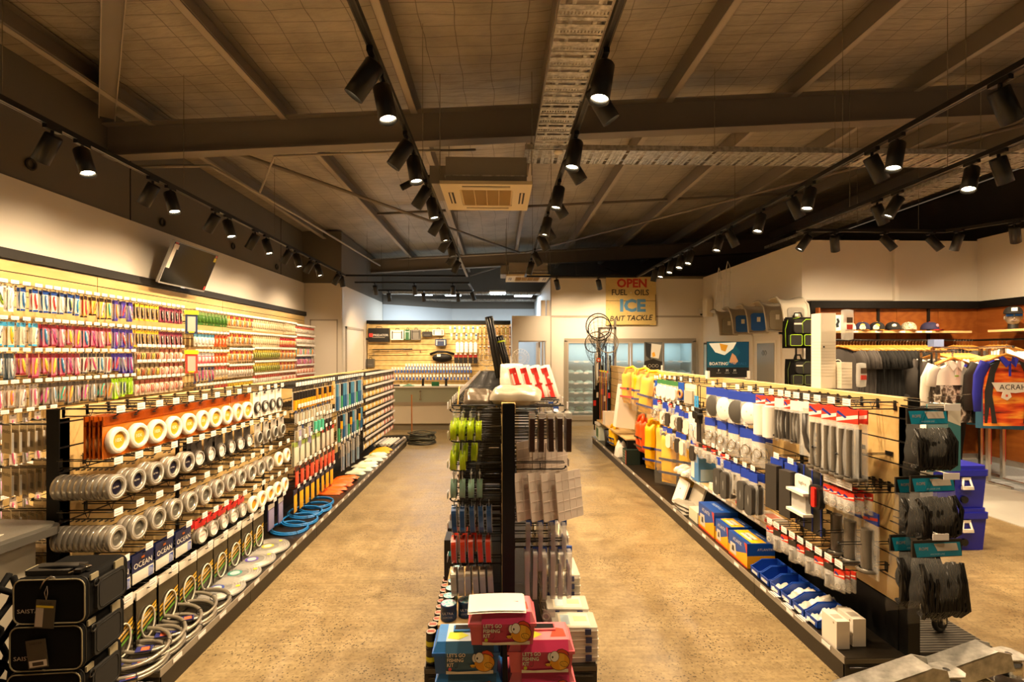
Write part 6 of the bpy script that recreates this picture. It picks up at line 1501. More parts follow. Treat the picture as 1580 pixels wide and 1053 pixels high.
# timber riser on the deck
r = root('riser_shelf', 'timber riser shelf with white cartons on it behind the ATLANTIK cartons', 'riser', (1.98, 4.1, .12))
MB().box((-.10, -.75, .30), (.075, .95, .32), 'shelf_timber').box((-.105, -.75, .295), (-.10, .95, .325), CLEAR2).build('top', r)
MB().box((.0, -.75, 0), (.07, -.735, .30), BLACKM).box((.065, -.735, 0), (.075, .95, .30), BLACKM).build('back_panel', r)
for i in range(9): put('shelf_label', Proto(MB().box((-.001, -.035, -.011), (.001, .035, .011), TAG)), T(1.873, 3.42+.18*i, .435), 'white price label on the timber riser edge, %s from its near end' % nth(i+1), 'label', 'riser labels', .05)
for i, (y, L, lab) in enumerate(((3.42, .26, 'white and red long carton on the timber riser, nearest'), (3.85, .28, 'white carton with red print on the timber riser, middle one'), (4.3, .2, 'small white carton on the timber riser, next to the blue box'))):
    thing(MB().box((0, 0, 0), (.11, L, .045), K('e9e0d2', .4)).box((-.001, .03, .01), (0, L*.5, .035), K('d8564a')).box((.02, L*.3, .045), (.09, L*.7, .046), K('d98a7c')), 'long_carton', lab, 'box', (1.90, y, .441))
r = root('yacht_box', 'blue and white carton with a yacht picture on the riser, right display', 'box', (1.87, 4.66, .441))
MB().box((0, 0, 0), (.17, .19, .23), K('3f7fc0', .3)).build('carton', r); MB().box((-.001, .1, .02), (0, .18, .18), K('e9e6de')).box((.02, -.001, .01), (.15, 0, .12), K('9fc0e0')).build('print', r)
for i in range(3):
    r = root('white_shoe', 'white and tan boat shoe on the riser beyond the yacht carton, %s of three' % nth(i+1), 'shoe', (1.90, 4.93+.10*i, .441), .2, 'white boat shoes')
    MB().prism(rrect(-.1, -.04, .1, .04, .035, 4), 0, .02, K('d9cdb8', .5)).build('sole', r); MB().ball((.02, 0, .03), (.08, .036, .04), K('efe8dc', .5), 12, 8).ball((-.055, 0, .025), (.04, .034, .025), K('efe8dc', .5), 10, 6).build('upper', r)

# ---------------- rope packs on the near end
ROPE = node_mat('black_rope', lambda n, l, b: (lambda w, v: (l.new(v, w.inputs['Vector']), w.inputs['Scale'].__setattr__('default_value', 9), w.inputs['Distortion'].__setattr__('default_value', 2.5), l.new(ramp(n, l, w.outputs['Fac'], [(.2, '14120f'), (.8, '3b3833')]), b.inputs['Base Color']), b.inputs['Roughness'].__setattr__('default_value', .4), bump(n, l, b, w.outputs['Fac'], 1.0, .02)))(n.new('ShaderNodeTexWave'), coords(n, l, (6, 1, 1))))
TEAL = K('1d8fb0', .3)
def ropepack(x, y, z, w, h, lab, seed, tw=0):
    r = root('rope_pack', lab, 'rope pack', (x, y, z), tw)
    hd = MB().box((-w/2, -.004, -.07), (w/2, .004, .008), K('2b2722', .3)); 
    hd.add([(-w/2+.006, -.005, -.004), (-w/2+.022, -.005, -.067), (w/2, -.005, -.067), (w/2-.012, -.005, -.004)], [(0, 1, 2, 3)], TEAL)
    hd.add([(-.02, -.006, -.008), (.0, -.006, -.042), (w/2-.02, -.006, -.042), (w/2-.03, -.006, -.008)], [(0, 1, 2, 3)], K('d9cfc0'))
    hd.text('ROPE', .02, K('c9b0a4'), T(-w*.28, -.006, -.03) @ R(PI/2, 'X')).text('ANCHOR LINE', .011, K('bcd8e0'), T(0, -.006, -.056) @ R(PI/2, 'X'))
    hd.build('header_card', r)
    rd = random.Random(seed)
    rp = MB()
    for k in range(15):
        a = -w*.40 + w*.8*k/14; zt = -.085-.01*rd.random(); zb = -h+.018+.008*rd.random()
        rp.tube([(a+rd.uniform(-.01, .01), -.02-.01*rd.random(), zt), (a+rd.uniform(-.012, .012), -.045-.012*rd.random(), (zt+zb)*.4), (a*1.08+rd.uniform(-.01, .01), -.048, (zt+zb)*.7), (a+rd.uniform(-.01, .01), -.025, zb), (a+.01, -.002, zb+.01)], .0105, 'black_rope', 6)
    for k in range(5): rp.torus(w*.30-.012*k, .010, 'black_rope', 18, 6, T(.01*k-.02, -.02+.004*k, -h*.55) @ R(PI/2, 'X'), 1.1, 1.25*h/w*.62)
    rp.build('rope', r)
    bg = MB().grid(6, 8, lambda u, v: ((u-.5)*(w*1.02+.05*v), -.062*math.sin(PI*u)**.5*math.sin(PI*min(1, v+.08))**.5-.004+.004*math.sin(17*v+6*u), -.065-(h-.05)*v), col('e9e7e0', .08, 0, .12))
    bg.build('clear_bag', r)
    return r
ropepack(2.055, 2.365, 1.378, .225, .30, 'black rope pack with blue header, topmost on the end of the right display', 1, .12)
ropepack(2.05, 2.33, 1.065, .235, .30, 'black rope in a clear bag with blue header, middle of the right display end', 2, .1)
ropepack(2.02, 2.39, 1.045, .22, .29, 'black rope in a clear bag half hidden behind the middle rope pack', 4, .1)
ropepack(2.00, 2.25, .79, .25, .35, 'black rope pack with blue header, lowest on the end of the right display', 3, .08)
ropepack(1.965, 2.34, .785, .24, .33, 'black rope in a clear bag half hidden behind the lowest rope pack', 6, .08)
for i, (z, x) in enumerate(((1.383, 2.055), (1.07, 2.05), (.795, 2.0))):
    m = MB().tube([(0, .12, .0), (0, -.13, 0), (0, -.14, .012)], .004, WIRE, 6).tube([(0, .10, .03), (0, -.16, .03)], .003, CHROME, 5).box((-.03, -.165, .005), (.045, -.163, .035), TAG)
    thing(m, 'display_hook', 'black end hook carrying the %s rope pack of the right display' % ('topmost', 'middle', 'lowest')[i], 'hook', (x, 2.40, z))
# ribbed mat and jockey wheel on the far side of the base
thing(MB().box((2.14, 2.5, .121), (2.55, 3.25, .134), 'ribbed_mat'), 'ribbed_mat', 'dark ribbed mat on the base behind the rope packs', 'mat')
r = root('jockey_wheel', 'black jockey wheel with a galvanised fork on the ribbed mat', 'wheel', (2.40, 2.68, .193), .35)
MB().torus(.045, .014, col('17150f', .4), 24, 8, R(PI/2, 'X')).build('tyre', r); MB().lathe([(0, -.012), (.034, -.012), (.034, .012), (0, .012)], K('2a2722', .4), 18, R(PI/2, 'X')).build('rim', r)
MB().prism([(-.01, -.01), (.02, -.01), (.0, .13), (-.03, .13)], -.022, -.019, 'galvanised', 1).prism([(-.01, -.01), (.02, -.01), (.0, .13), (-.03, .13)], .019, .022, 'galvanised', 1).cyl((.003, -.026, 0), (.003, .026, 0), .006, CHROME, n=10).cyl((-.015, 0, .12), (-.03, 0, .3), .018, 'galvanised', n=12).build('fork', r)
# on top of the right display
def board(x, y, z, w, h, lab, art):
    r = root('display_board', lab, 'display board', (x, y, z), 0)
    MB().box((-w/2, 0, 0), (w/2, .006, h), K('1a1816', .4)).box((-w/2, -.02, -.012), (-w/2+.02, .03, .06), WHITE).box((w/2-.02, -.02, -.012), (w/2, .03, .06), WHITE).build('panel', r)
    m = MB(); art(m, w, h); m.build('print', r)
def poly(m, pts, h, y, w, hh):
    m.add([((a-.5)*w, y, b*hh) for a, b in pts], [tuple(range(len(pts)))], K(h, .35))
def art1(m, w, h):
    poly(m, [(0.01, .28), (.99, .28), (.99, .99), (.01, .99)], '12506a', -.001, w, h); poly(m, [(.5, .3), (.99, .3), (.99, .99), (.62, .99), (.8, .7)], '0f3f5e', -.0013, w, h)
    poly(m, [(.05, .95), (.2, .7), (.42, .62), (.62, .8), (.7, .98)], 'd9e0dc', -.0016, w, h); poly(m, [(.3, .95), (.34, .76), (.44, .72), (.5, .9)], 'c9932c', -.002, w, h)
    poly(m, [(.52, .42), (.6, .68), (.68, .6), (.74, .45), (.66, .36)], 'b58a68', -.002, w, h); poly(m, [(.45, .38), (.55, .48), (.5, .36)], '3fa0c0', -.0021, w, h)
    poly(m, [(0.01, .01), (.99, .01), (.99, .28), (.01, .28)], '1f2022', -.001, w, h)
    m.text('BOATING', .040, K('dcdcd8'), T(-w*.22, -.003, h*.38) @ R(PI/2, 'X'), 0, 1, 'CENTER', .01).text('ESSENTIALS', .036, K('2a5f8c'), T(w*.2, -.003, h*.38) @ R(PI/2, 'X'))
    for k in (-.22, -.02, .16): m.box((k*w-.022, -.003, h*.12), (k*w+.022, -.002, h*.125), K('c9c9c5')).text('FMV'[int((k+.22)*5) % 3], .03, K('dcdcd8'), T(k*w, -.003, h*.19) @ R(PI/2, 'X'))
def art2(m, w, h):
    poly(m, [(0, .3), (1, .3), (1, 1), (0, 1)], '5a5a55', -.001, w, h); poly(m, [(.05, 1), (.1, .5), (.35, .35), (.45, .9)], '2b2d2e', -.0014, w, h)
    poly(m, [(.4, .95), (.35, .45), (.8, .4), (.95, .9)], 'b9b9b0', -.0016, w, h); poly(m, [(.42, .6), (.46, .45), (.62, .5), (.55, .65)], 'd0922c', -.002, w, h); poly(m, [(0, 0), (1, 0), (1, .28), (.5, .4), (0, .3)], '24221f', -.0018, w, h)
    for k in (-.2, 0, .2): m.torus(.02, .002, K('b8b0a4'), 12, 4, T(k*w, -.003, h*.14) @ R(PI/2, 'X'))
board(2.12, 4.6, 1.425, .395, .33, 'blue poster board lettered BOATING standing on top of the right display', art1)
board(2.14, 6.9, 1.42, .25, .38, 'grey photo board standing on the far top of the right display before the freezers', art2)
r = root('tall_foam_pack', 'tall white ribbed carton standing on top of the right display', 'carton', (2.15, 3.28, 1.42), .0)
m = MB().box((-.05, -.05, 0), (.05, .05, .49), K('e9dfcb', .5))
for k in range(12): m.box((-.0505, -.051, .30-.02*k), (.0505, .051, .302-.02*k), K('cfc3ac', .5))
m.build('carton', r); MB().disc((-.03, -.0515, .27), .006, BLACK, 10).build('vent_hole', r)
r = root('short_foam_pack', 'short white ribbed carton standing beside the tall white one', 'carton', (2.245, 3.24, 1.42), .0)
m = MB().box((-.035, -.05, 0), (.035, .05, .17), K('e9dfcb', .5))
for k in range(6): m.box((-.0355, -.051, .13-.02*k), (.0355, .051, .132-.02*k), K('cfc3ac', .5))
m.build('carton', r)
for i, (x, z, s) in enumerate(((2.31, 1.46, .12), (2.22, 1.78, .15))):
    r = pillow('shell_pack', 'clear fan shaped pack with red and brown print by the white cartons, %s one' % ('lower', 'upper')[i], 'packet', T(x, 3.15, z+.05) @ R(.1, 'Z'), s*.6, s*1.3, .03, CLEAR2, 50+i, 8, [('red_print', MB().box((-.02, -.02, -.03), (.02, -.018, .0), K('c9483c')).box((-.02, -.02, .01), (.02, -.018, .045), K('5a4a3c')))])
for i in range(14):
    y = 2.62 + .42*i
    put('top_ticket', Proto(MB().box((-.05, -.035, 0), (.05, .035, .004), K('efeae4')).box((-.04, -.02, .004), (.02, .02, .005), K('5c5850'))), T(2.22, y, 1.345), 'white ticket on the clothing side of the right display top, %s from the near end' % nth(i+1), 'ticket', 'tickets along the right display top', .1)
    put('display_hook', RHK, T(RX+.032, y, 1.33) @ FR, 'black wire hook facing the clothing from the right display, %s from the near end' % nth(i+1), 'hook', 'clothing side hooks of the right display', .08)
# things hanging on the clothing side, seen past the end
r = root('map_board', 'white and teal map panel hanging from a chain beyond the rope packs', 'panel', (2.37, 2.62, 1.02), .1)
MB().box((-.10, 0, 0), (.10, .006, .36), K('3f7f86', .35)).build('panel', r)
MB().prism([(-.1, .36), (.1, .36), (.1, .24), (-.04, .29), (-.1, .31)], -.001, 0, K('e9e0cc', .4), 1).box((-.1, -.0008, 0), (.1, 0, .36), K('4f8c92', .35)).build('print', r)
MB().tube([(0, 0, .36), (0, 0, .40), (-.12, -.02, .395), (.16, .0, .41)], .002, CHROME, 4).build('chain', r)
put('bagged_fitting', bagp(.12, .25, K('e9e4da'), lambda c: (c.cyl((0, -.03, -.2), (.04, -.03, -.2), .028, K('8c867c', .25), n=12), c.box((-.04, -.01, -.12), (.04, -.008, -.05), K('5f86c4'))), hh=.03, bag=CLEAR2), T(2.38, 2.75, .98) @ R(.3, 'Z'), 'clear bag of steel clamps with blue print beyond the middle rope pack', 'bagged clamp', None, .4)
# galvanised trailer parts, foreground
def coupling(x, y, z, lab, rz):
    r = root('boat_trailer_coupling', lab, 'trailer part', (x, y, z), rz)
    b = MB()
    pts = [(-.60, .0), (-.06, .125), (.0, .11), (.02, .04), (-.08, .03), (-.62, -.08)]
    b.prism(pts, -.045, -.038, 'galvanised', 1).prism(pts, .038, .045, 'galvanised', 1)
    b.add([(-.60, -.045, .0), (-.06, -.045, .125), (-.06, .045, .125), (-.6, .045, 0)], [(0, 1, 2, 3)], 'galvanised')
    b.prism([(-.60, .0), (-.06, .125), (-.06, .118), (-.6, -.008)], -.045, .045, 'galvanised', 1)
    b.build('arm', r)
    c = MB().lathe([(.0, .035), (.038, .035), (.045, .03), (.045, -.03), (.0, -.03)], CHROME, 24, T(.045, 0, .035)).cyl((.045, 0, .035), (.045, 0, .085), .012, CHROME, n=10)
    c.build('roller', r)
    MB().prism([(-.03+.0, -.04), (.07, -.05), (.095, -.03), (.1, 0), (.095, .03), (.07, .05), (-.03, .04)], .078, .084, 'galvanised', 2).build('top_plate', r)
    MB().prism([(-.05, -.045), (.07, -.05), (.095, -.03), (.1, 0), (.095, .03), (.07, .05), (-.05, .045)], -.018, -.012, 'galvanised', 2).build('bottom_plate', r)
coupling(1.66, 1.87, .362, 'nearer galvanised trailer arm with a steel roller at the lower edge', .10)
coupling(2.08, 2.04, .315, 'farther galvanised trailer arm with a steel roller at the lower edge', .10)
r = root('trailer_stand', 'galvanised post and foot holding up the two trailer arms', 'stand', (1.5, 1.93, 0))
MB().box((-.02, -.10, 0), (.02, -.07, .33), 'galvanised').box((-.2, -.15, 0), (.6, .15, .012), 'galvanised').box((.42, .06, 0), (.46, .10, .32), 'galvanised').build('post', r)
thing(MB().torus(.028, .009, 'galvanised', 20, 8, R(PI/2, 'X') , .8, 1.5).cyl((0, 0, -.04), (0, 0, -.33), .012, 'galvanised', n=10), 'eye_bolt', 'galvanised eye bolt standing beside the nearer trailer arm', 'bolt', (1.34, 1.86, .33))
# ================================================================== BACK OF THE SHOP
# freezer bank in the cool room wall
r = root('display_freezer', 'four door glass display freezer set in the back wall, cool lit shelves of bagged bait', 'freezer', (0, 0, 0))
X0, X1, Z0, Z1, YF = 1.55, 4.46, .18, 1.93, 11.4
f = MB()
for a, b in (((X0-.05, YF-.03, Z0-.05), (X1+.05, YF+.02, Z0+.03)), ((X0-.05, YF-.03, Z1-.03), (X1+.05, YF+.02, Z1+.05)), ((X0-.05, YF-.03, Z0), (X0+.02, YF+.02, Z1)), ((X1-.02, YF-.03, Z0), (X1+.05, YF+.02, Z1))): f.box(a, b, K('9c9384', .35))
f.build('outer_frame', r)
DW = (X1-X0)/4
c = MB().box((X0, YF+.08, Z0-.02), (X1, YF+.09, Z0), WHITE)
cab = MB().box((X0-.02, YF+.85, Z0-.05), (X1+.02, YF+.9, Z1+.05), K('c9dcdc', .6)).box((X0-.02, YF+.08, Z0-.05), (X1+.02, YF+.9, Z0), K('6d7c80', .6)).box((X0-.02, YF+.08, Z1), (X1+.02, YF+.9, Z1+.05), K('6d7c80', .6))
cab.box((X0-.03, YF+.08, Z0), (X0-.01, YF+.9, Z1), K('9fb4b6', .6)).box((X1+.01, YF+.08, Z0), (X1+.03, YF+.9, Z1), K('9fb4b6', .6)); cab.build('cabinet_lining', r)
for k in range(4):
    a = X0 + DW*k; b = a + DW
    d = MB()
    for p, q in (((a+.005, YF-.028, Z0+.01), (a+.05, YF+.012, Z1-.01)), ((b-.05, YF-.028, Z0+.01), (b-.005, YF+.012, Z1-.01)), ((a+.05, YF-.028, Z0+.01), (b-.05, YF+.012, Z0+.06)), ((a+.05, YF-.028, Z1-.06), (b-.05, YF+.012, Z1-.01))): d.box(p, q, K('a8a094', .35))
    d = d.build('door', r)
    MB().box((a+.05, YF-.008, Z0+.06), (b-.05, YF-.002, Z1-.06), col('dfeef0', .04, 0, .14)).build('glass_pane', d)
    MB().box((b-.035, YF-.06, .9), (b-.02, YF-.028, 1.25), K('c9c4b8', .3)).build('door_handle', d)
    for s, z in enumerate((.30, .52, .74, .96, 1.20, 1.46)):
        MB().box((a+.02, YF+.15, z-.015), (b-.02, YF+.8, z), col('c9d8da', .3, .3)).box((a+.2, YF+.145, z-.03), (a+.3, YF+.15, z+.012), TAG).box((b-.3, YF+.145, z-.03), (b-.2, YF+.15, z+.012), TAG).build('shelf', r)
    for z in (1.6,):
        ld = bpy.data.lights.new('freezer_tube', 'AREA'); ld.shape = 'RECTANGLE'; ld.size = DW*.8; ld.size_y = .5; ld.energy = 2.0; ld.color = (.72, .94, 1.0)
        o = bpy.data.objects.new('freezer_tube', ld); COL.objects.link(o); o.parent = r; o.location = (a+DW/2, YF+.45, Z1-.02)
        ld2 = bpy.data.lights.new('freezer_side', 'AREA'); ld2.shape = 'RECTANGLE'; ld2.size = 1.5; ld2.size_y = .05; ld2.energy = 1.2; ld2.color = (.72, .94, 1.0)
        o = bpy.data.objects.new('freezer_side', ld2); COL.objects.link(o); o.parent = r; o.location = (b-.03, YF+.06, 1.05); o.rotation_euler = (math.radians(-90), math.radians(90), 0)
BAIT = Proto(MB().grid(6, 5, lambda u, v: ((u-.5)*.2, (v-.5)*.3-.0, .006+.05*(math.sin(PI*u)*math.sin(PI*v))**.5*(1+.2*math.sin(9*u+5*v))), col('a8cfd0', .2)).grid(2, 2, lambda u, v: ((.5-u)*.2, (v-.5)*.3, .004), col('a8cfd0', .2)), [])
BAITG = Proto(MB().grid(6, 5, lambda u, v: ((u-.5)*.2, (v-.5)*.3, .006+.055*(math.sin(PI*u)*math.sin(PI*v))**.5), col('4f8f6a', .25)).grid(2, 2, lambda u, v: ((.5-u)*.2, (v-.5)*.3, .004), col('4f8f6a', .25)), [])
for k in range(4):
    for s, z in enumerate((.30, .52, .74, .96, 1.20)):
        if k in (1,) and s > 3: continue
        for j in range(3):
            for lay in range(2 if s < 3 else 1):
                put('bait_bag', BAITG if s == 0 and j == 1 else BAIT, T(X0+DW*k+.14+.21*j, YF+.36, z+.001+.055*lay) @ R(random.uniform(-.1, .1), 'Z'), 'frozen bait bag, %s from the left on shelf %s of freezer door %s' % (nth(j+1), ONES[s], ONES[k]), 'bait bag', 'frozen bait bags on shelf %s of freezer door %s' % (ONES[s], ONES[k]), .2)
# painted OPEN sign
r = root('painted_sign', 'weathered yellow painted board lettered OPEN FUEL OILS ICE BAIT TACKLE', 'sign', (2.447, 11.36, 2.28))
def _sign(n, l, b):
    v = coords(n, l)
    c = mix(n, l, noise(n, l, v, 3, 5), 'd0b068', 'e6cb88')
    sp = ramp(n, l, noise(n, l, v, 26, 3), [(.30, (1, 1, 1)), (.36, (0, 0, 0))])
    l.new(mix(n, l, sp, c, '5c4220'), b.inputs['Base Color']); b.inputs['Roughness'].default_value = .6
node_mat('sign_paint', _sign)
MB().box((0, 0, 0), (1.14, .025, 1.09), 'sign_paint').build('board', r)
MB().box((.0, -.002, .545), (1.14, -.0005, .556), K('6a5436')).box((1.12, -.001, .1), (1.139, 0, .7), K('8d774c')).box((.2, -.001, 0), (1.0, 0, .012), K('7a6236')).build('board_seam', r)
MB().box((.1, .025, .1), (.16, .04, 1.0), K('6b5a40')).box((.98, .025, .1), (1.04, .04, 1.0), K('6b5a40')).build('batten', r)
sg = MB(); RX90 = R(PI/2, 'X')
sg.text('OPEN', .265, K('c63a2c', .5), T(.59, -.004, .94) @ RX90, 0, 1.0, 'CENTER', .035)
sg.text('FUEL', .18, K('3a3226', .5), T(.30, -.004, .735) @ RX90, 0, .92, 'CENTER', .02).text('OILS', .18, K('3a3226', .5), T(.81, -.004, .735) @ RX90, 0, .92, 'CENTER', .02).disc((.565, -.004, .735), .014, K('e6dcc8'), 12)
sg.text('ICE', .37, K('5d93bd', .5), T(.60, -.004, .43) @ RX90, 0, 1.1, 'CENTER', .045)
sh = Matrix(((1, .25, 0, 0), (0, 1, 0, 0), (0, 0, 1, 0), (0, 0, 0, 1)))
sg.text('BAIT TACKLE', .165, K('3a3226', .5), T(.57, -.004, .155) @ RX90 @ R(.03, 'Z') @ sh, 0, .98, 'CENTER', .02)
sg.build('lettering', r)
def seccam(x, y, z, lab):
    r = root('security_camera', lab, 'camera', (x, y, z))
    MB().box((-.04, -.0, -.03), (.04, .03, .03), WHITE).build('mount', r)
    MB().lathe([(0, 0), (.045, .01), (.05, .04), (.05, .05)], WHITE, 16, T(0, -.02, -.03) @ R(PI, 'X')).ball((0, -.02, -.085), .035, col('1c1b1a', .1), 12, 8).build('dome', r)
seccam(1.17, 13.2, 2.95, 'small white dome camera on the side of the cool room')
seccam(4.62, 11.36, 2.62, 'small white dome camera in the corner right of the painted board')
r = root('wall_speaker', 'cream wall speaker on the right wall near the corner', 'speaker', (4.6, 10.95, 2.62))
MB().bbox((-.08, -.12, -.18), (.08, .12, .2), .03, K('ddd4c2', .5)).build('speaker_case', r)
# posts on top of the cool room
thing(MB().box((0, 0, 0), (.1, .1, .35), K('d5cbb8', .5)).box((.13, 0, 0), (.2, .1, .35), K('c5bba8', .5)), 'duct_end', 'cream duct end standing on top of the partition by the cool room', 'duct', (.98, 11.42, 2.495))
# counter
r = root('service_counter', 'long pale service counter with white top and greenish glass front panel', 'counter', (0, 0, 0))
MB().box((-3.39, 10.82, .905), (.30, 11.6, .935), K('efe9dc', .3)).build('counter_top', r)
MB().box((-3.39, 10.86, .14), (.28, 11.58, .905), K('cfc3ae', .5)).build('body', r)
MB().box((-3.39, 10.845, .60), (.28, 10.86, .90), K('a3a792', .12)).build('glass_front', r)
MB().box((-3.39, 10.84, .53), (.28, 10.86, .60), K('a0927c', .5)).box((-3.39, 10.85, .535), (.28, 10.86, .14), K('d8ccb6', .5)).build('lower_panel', r)
MB().box((-3.39, 10.9, 0), (.28, 11.5, .14), K('8f8674', .6)).build('plinth', r)
for i, x in enumerate((-1.65, -.79)):
    MB().cyl((x, 10.83, .66), (x, 10.83, .83), .008, CHROME, n=8).cyl((x, 10.83, .83), (x, 10.855, .83), .02, CHROME, n=10).cyl((x, 10.83, .66), (x, 10.855, .66), .02, CHROME, n=10).build('handle', r)
for i, (x, w, h, c_, lab) in enumerate(((-1.93, .26, .03, '8fc8b0', 'mint green folded sheet on the counter'), (-1.62, .05, .16, '2a2723', 'small black phone stand on the counter, left one'), (-1.35, .16, .09, '2f7a50', 'small green sign on the counter'), (-1.12, .05, .16, '2a2723', 'small black phone stand on the counter, right one'), (-2.2, .16, .03, '332f2a', 'low black stapler on the counter'))):
    if c_ == '2a2723':
        m = MB().box((-w/2, -.02, 0), (w/2, .05, .01), K(c_)).prism([(-.01, 0), (.01, 0), (.04, h), (.025, h)], -w/2, w/2, K(c_), 0)
    elif c_ == '8fc8b0': m = MB().prism([(-w/2, 0), (w/2, 0), (0, .05)], -.08, .08, K(c_), 1)
    else: m = MB().box((-w/2, -.02, 0), (w/2, .02, h), K(c_)).box((-w/2+.01, -.03, 0), (w/2-.01, .03, .008), K(c_))
    thing(m, ('folded_sheet', 'phone_stand', 'counter_sign', 'phone_stand', 'stapler')[i], lab, 'counter item', (x, 11.0, .936))
r = root('orange_stand', 'bright orange frame stand with white card on the counter', 'stand', (-.50, 10.95, .936))
MB().tube([(x, 0, z) for x, z in rrect(-.05, .0, .05, .16, .02)], .014, K('e8701a', .4), 6, True).build('frame', r); MB().box((-.035, -.004, .02), (.035, .0, .14), K('e6dcc8')).build('card', r)
# timber slatwall behind the counter
r = root('slatwall_display', 'pale timber slatted wall with a black top band behind the counter', 'wall display', (0, 0, 0))
slats(MB(), -3.4, .32, 13.28, 13.30, .2, 2.40, 'pale_plywood', .14, .012).build('slat_panel', r)
MB().box((-3.41, 13.24, 2.41), (.33, 13.34, 2.5), BLACKM).build('top_band', r)
MB().box((.32, 13.2, 0), (.36, 13.34, 2.41), WHITE).build('end_panel', r); MB().box((-3.41, 13.26, 0), (-3.36, 13.34, 2.41), 'pale_plywood').build('end_panel', r)
MB().box((-3.4, 13.34, 0), (.34, 13.40, 2.5), K('8f8674')).build('backing', r)
def bx(px): return -3.4 + (px-567)*.01693
def bz(py): return 1.65 + (545-py)*.01692
def bitem(name, lab, cat, px0, py0, px1, py1, fn, d=.06):
    r = root(name, lab, cat, (bx((px0+px1)/2), 13.27, bz(py1)))
    fn(r, bx(px1)-bx(px0), bz(py0)-bz(py1)); return r
def case(c1, c2=None, txt=None, legs=True):
    def f(r, w, h):
        MB().bbox((-w/2, -.12, 0), (w/2, 0, h), .02, K(c1, .4), None, 1).build('body', r)
        m = MB()
        if c2: m.box((-w*.4, -.123, h*.1), (-w*.32, -.12, h*.9), K(c2)).box((w*.32, -.123, h*.1), (w*.4, -.12, h*.9), K(c2)).box((-w*.4, -.124, h*.75), (w*.4, -.12, h*.8), K(c2))
        else: m.box((-w*.3, -.122, h*.3), (w*.3, -.12, h*.35), K('8a8478'))
        m.build('trim', r)
        if txt: MB().box((-w*.45, -.124, h*.35), (-w*.27, -.122, h*.62), K('c8342c')).text(txt, h*.22, K('e8e2d8'), T(w*.1, -.124, h*.48) @ RX90).build('lettering', r)
        MB().tube([(-w*.15, -.06, h), (-w*.12, -.06, h+.04), (w*.12, -.06, h+.04), (w*.15, -.06, h)], .008, BLACK, 5).build('handle', r)
    return f
bitem('seat_box', 'black box lettered PREDATOR hanging on the slatted wall behind the counter', 'box', 570, 507, 602, 528, case('1a1815', None, 'PREDATOR'))
bitem('tackle_case', 'white case with two black straps behind the counter', 'case', 604, 510, 624, 525, case('ded6c6', '2a2622'))
bitem('tackle_case', 'green and white striped case behind the counter', 'case', 625, 509, 634, 525, case('2f5a3c', 'e6ded0'))
bitem('tackle_case', 'grey and black case behind the counter', 'case', 635, 509, 650, 525, case('6a665e', '1c1a18'))
bitem('tackle_case', 'low black case behind the counter', 'case', 652, 512, 667, 520, case('2a2723'))
bitem('tackle_case', 'white and grey topped case behind the counter', 'case', 668, 509, 685, 518, case('dcd4c4', '4a463f'))
bitem('tackle_case', 'navy case with white label behind the counter', 'case', 672, 524, 689, 534, case('37415e', 'd8d2c6'))
def blk(r, w, h):
    MB().ball((0, -.08, h*.5), (w*.42, .07, h*.35), BLACKM, 14, 8).build('bag', r)
    MB().tube([(-w/2, -.05, h*.8), (-w*.2, -.1, h), (w*.2, -.1, h*.98), (w/2, -.05, h*.8)], .03, BLACKM, 8).box((-w*.2, -.16, h*.6), (-w*.05, -.15, h*.8), WHITE).build('strap', r)
bitem('waist_bag', 'black waist bag and straps hanging behind the counter', 'bag', 664, 543, 701, 562, blk)
bitem('grey_pack', 'dark grey pack low at the left end of the wall behind the counter', 'pack', 567, 554, 579, 567, case('5a554c'))
for i, (a, b, y) in enumerate(((576, 637, 540), (590, 660, 542), (568, 640, 546))):
    thing(MB().cyl((bx(a), 13.2, bz(y)), (bx(b), 13.2, bz(y)+.02), .014 if i == 0 else .008, BLACK if i == 0 else K('7a5a34'), n=8).box((bx(a)+.15, 13.2, bz(y)-.02), (bx(a)+.17, 13.28, bz(y)+.02), CHROME).box((bx(b)-.2, 13.2, bz(y)-.02), (bx(b)-.18, 13.28, bz(y)+.03), CHROME), 'fishing_rod', '%s rod lying level on brackets behind the counter' % ('dark thick', 'thin brown upper', 'thin brown lower')[i], 'rod')
def simple(header, body, w, h, d=.03):
    return Proto(MB().box((-w/2, -d, -h), (w/2, 0, -.0), body).box((-w/2, -d-.002, -h*.3), (w/2, .002, .01), header))
B1 = simple(TAG, K('dfe0da', .3), .09, .24); B2 = simple(K('8c2c26'), K('2c2a28', .3), .10, .22); B3 = simple(TAG, K('3f5a9c', .3), .045, .11)
B4 = simple(TAG, K('c9b48c', .3), .05, .14); B5 = simple(K('2f6ab0'), K('d8d2c6', .3), .05, .12)
def brow(proto, pxs, py, kind, nm, rown, size=.1, y=13.19):
    for i, p in enumerate(pxs):
        put(kind, proto[i % len(proto)] if isinstance(proto, list) else proto, T(bx(p), y, bz(py)), '%s, %s along the %s row behind the counter' % (nm, nth(i+1), rown), 'packet', '%s behind the counter, %s row' % (nm, rown), size)
        put('counter_hook', Proto(MB().tube([(0, .09, .012), (0, -.04, .012)], .003, CHROME, 4).box((-.025, -.042, .012), (.025, -.04, .035), TAG)), T(bx(p), y, bz(py)), 'silver hook with white tag behind the counter, %s along the %s row' % (nth(i+1), rown), 'hook', 'hooks of the wall behind the counter', .05)
brow([B4, B5], [695+7*i for i in range(7)], 506, 'small_packet', 'small hanging packet', 'top')
brow([B4, B5], [697+7.5*i for i in range(6)], 517, 'small_packet', 'small blue and tan packet', 'second')
brow(B1, [706, 712.5, 719.5, 726.5, 733.5], 530, 'clear_bottle_pack', 'tall white packet', 'middle')
brow(B2, [704, 711, 718, 726, 733.5], 548, 'red_black_pack', 'red and black packet', 'lower')
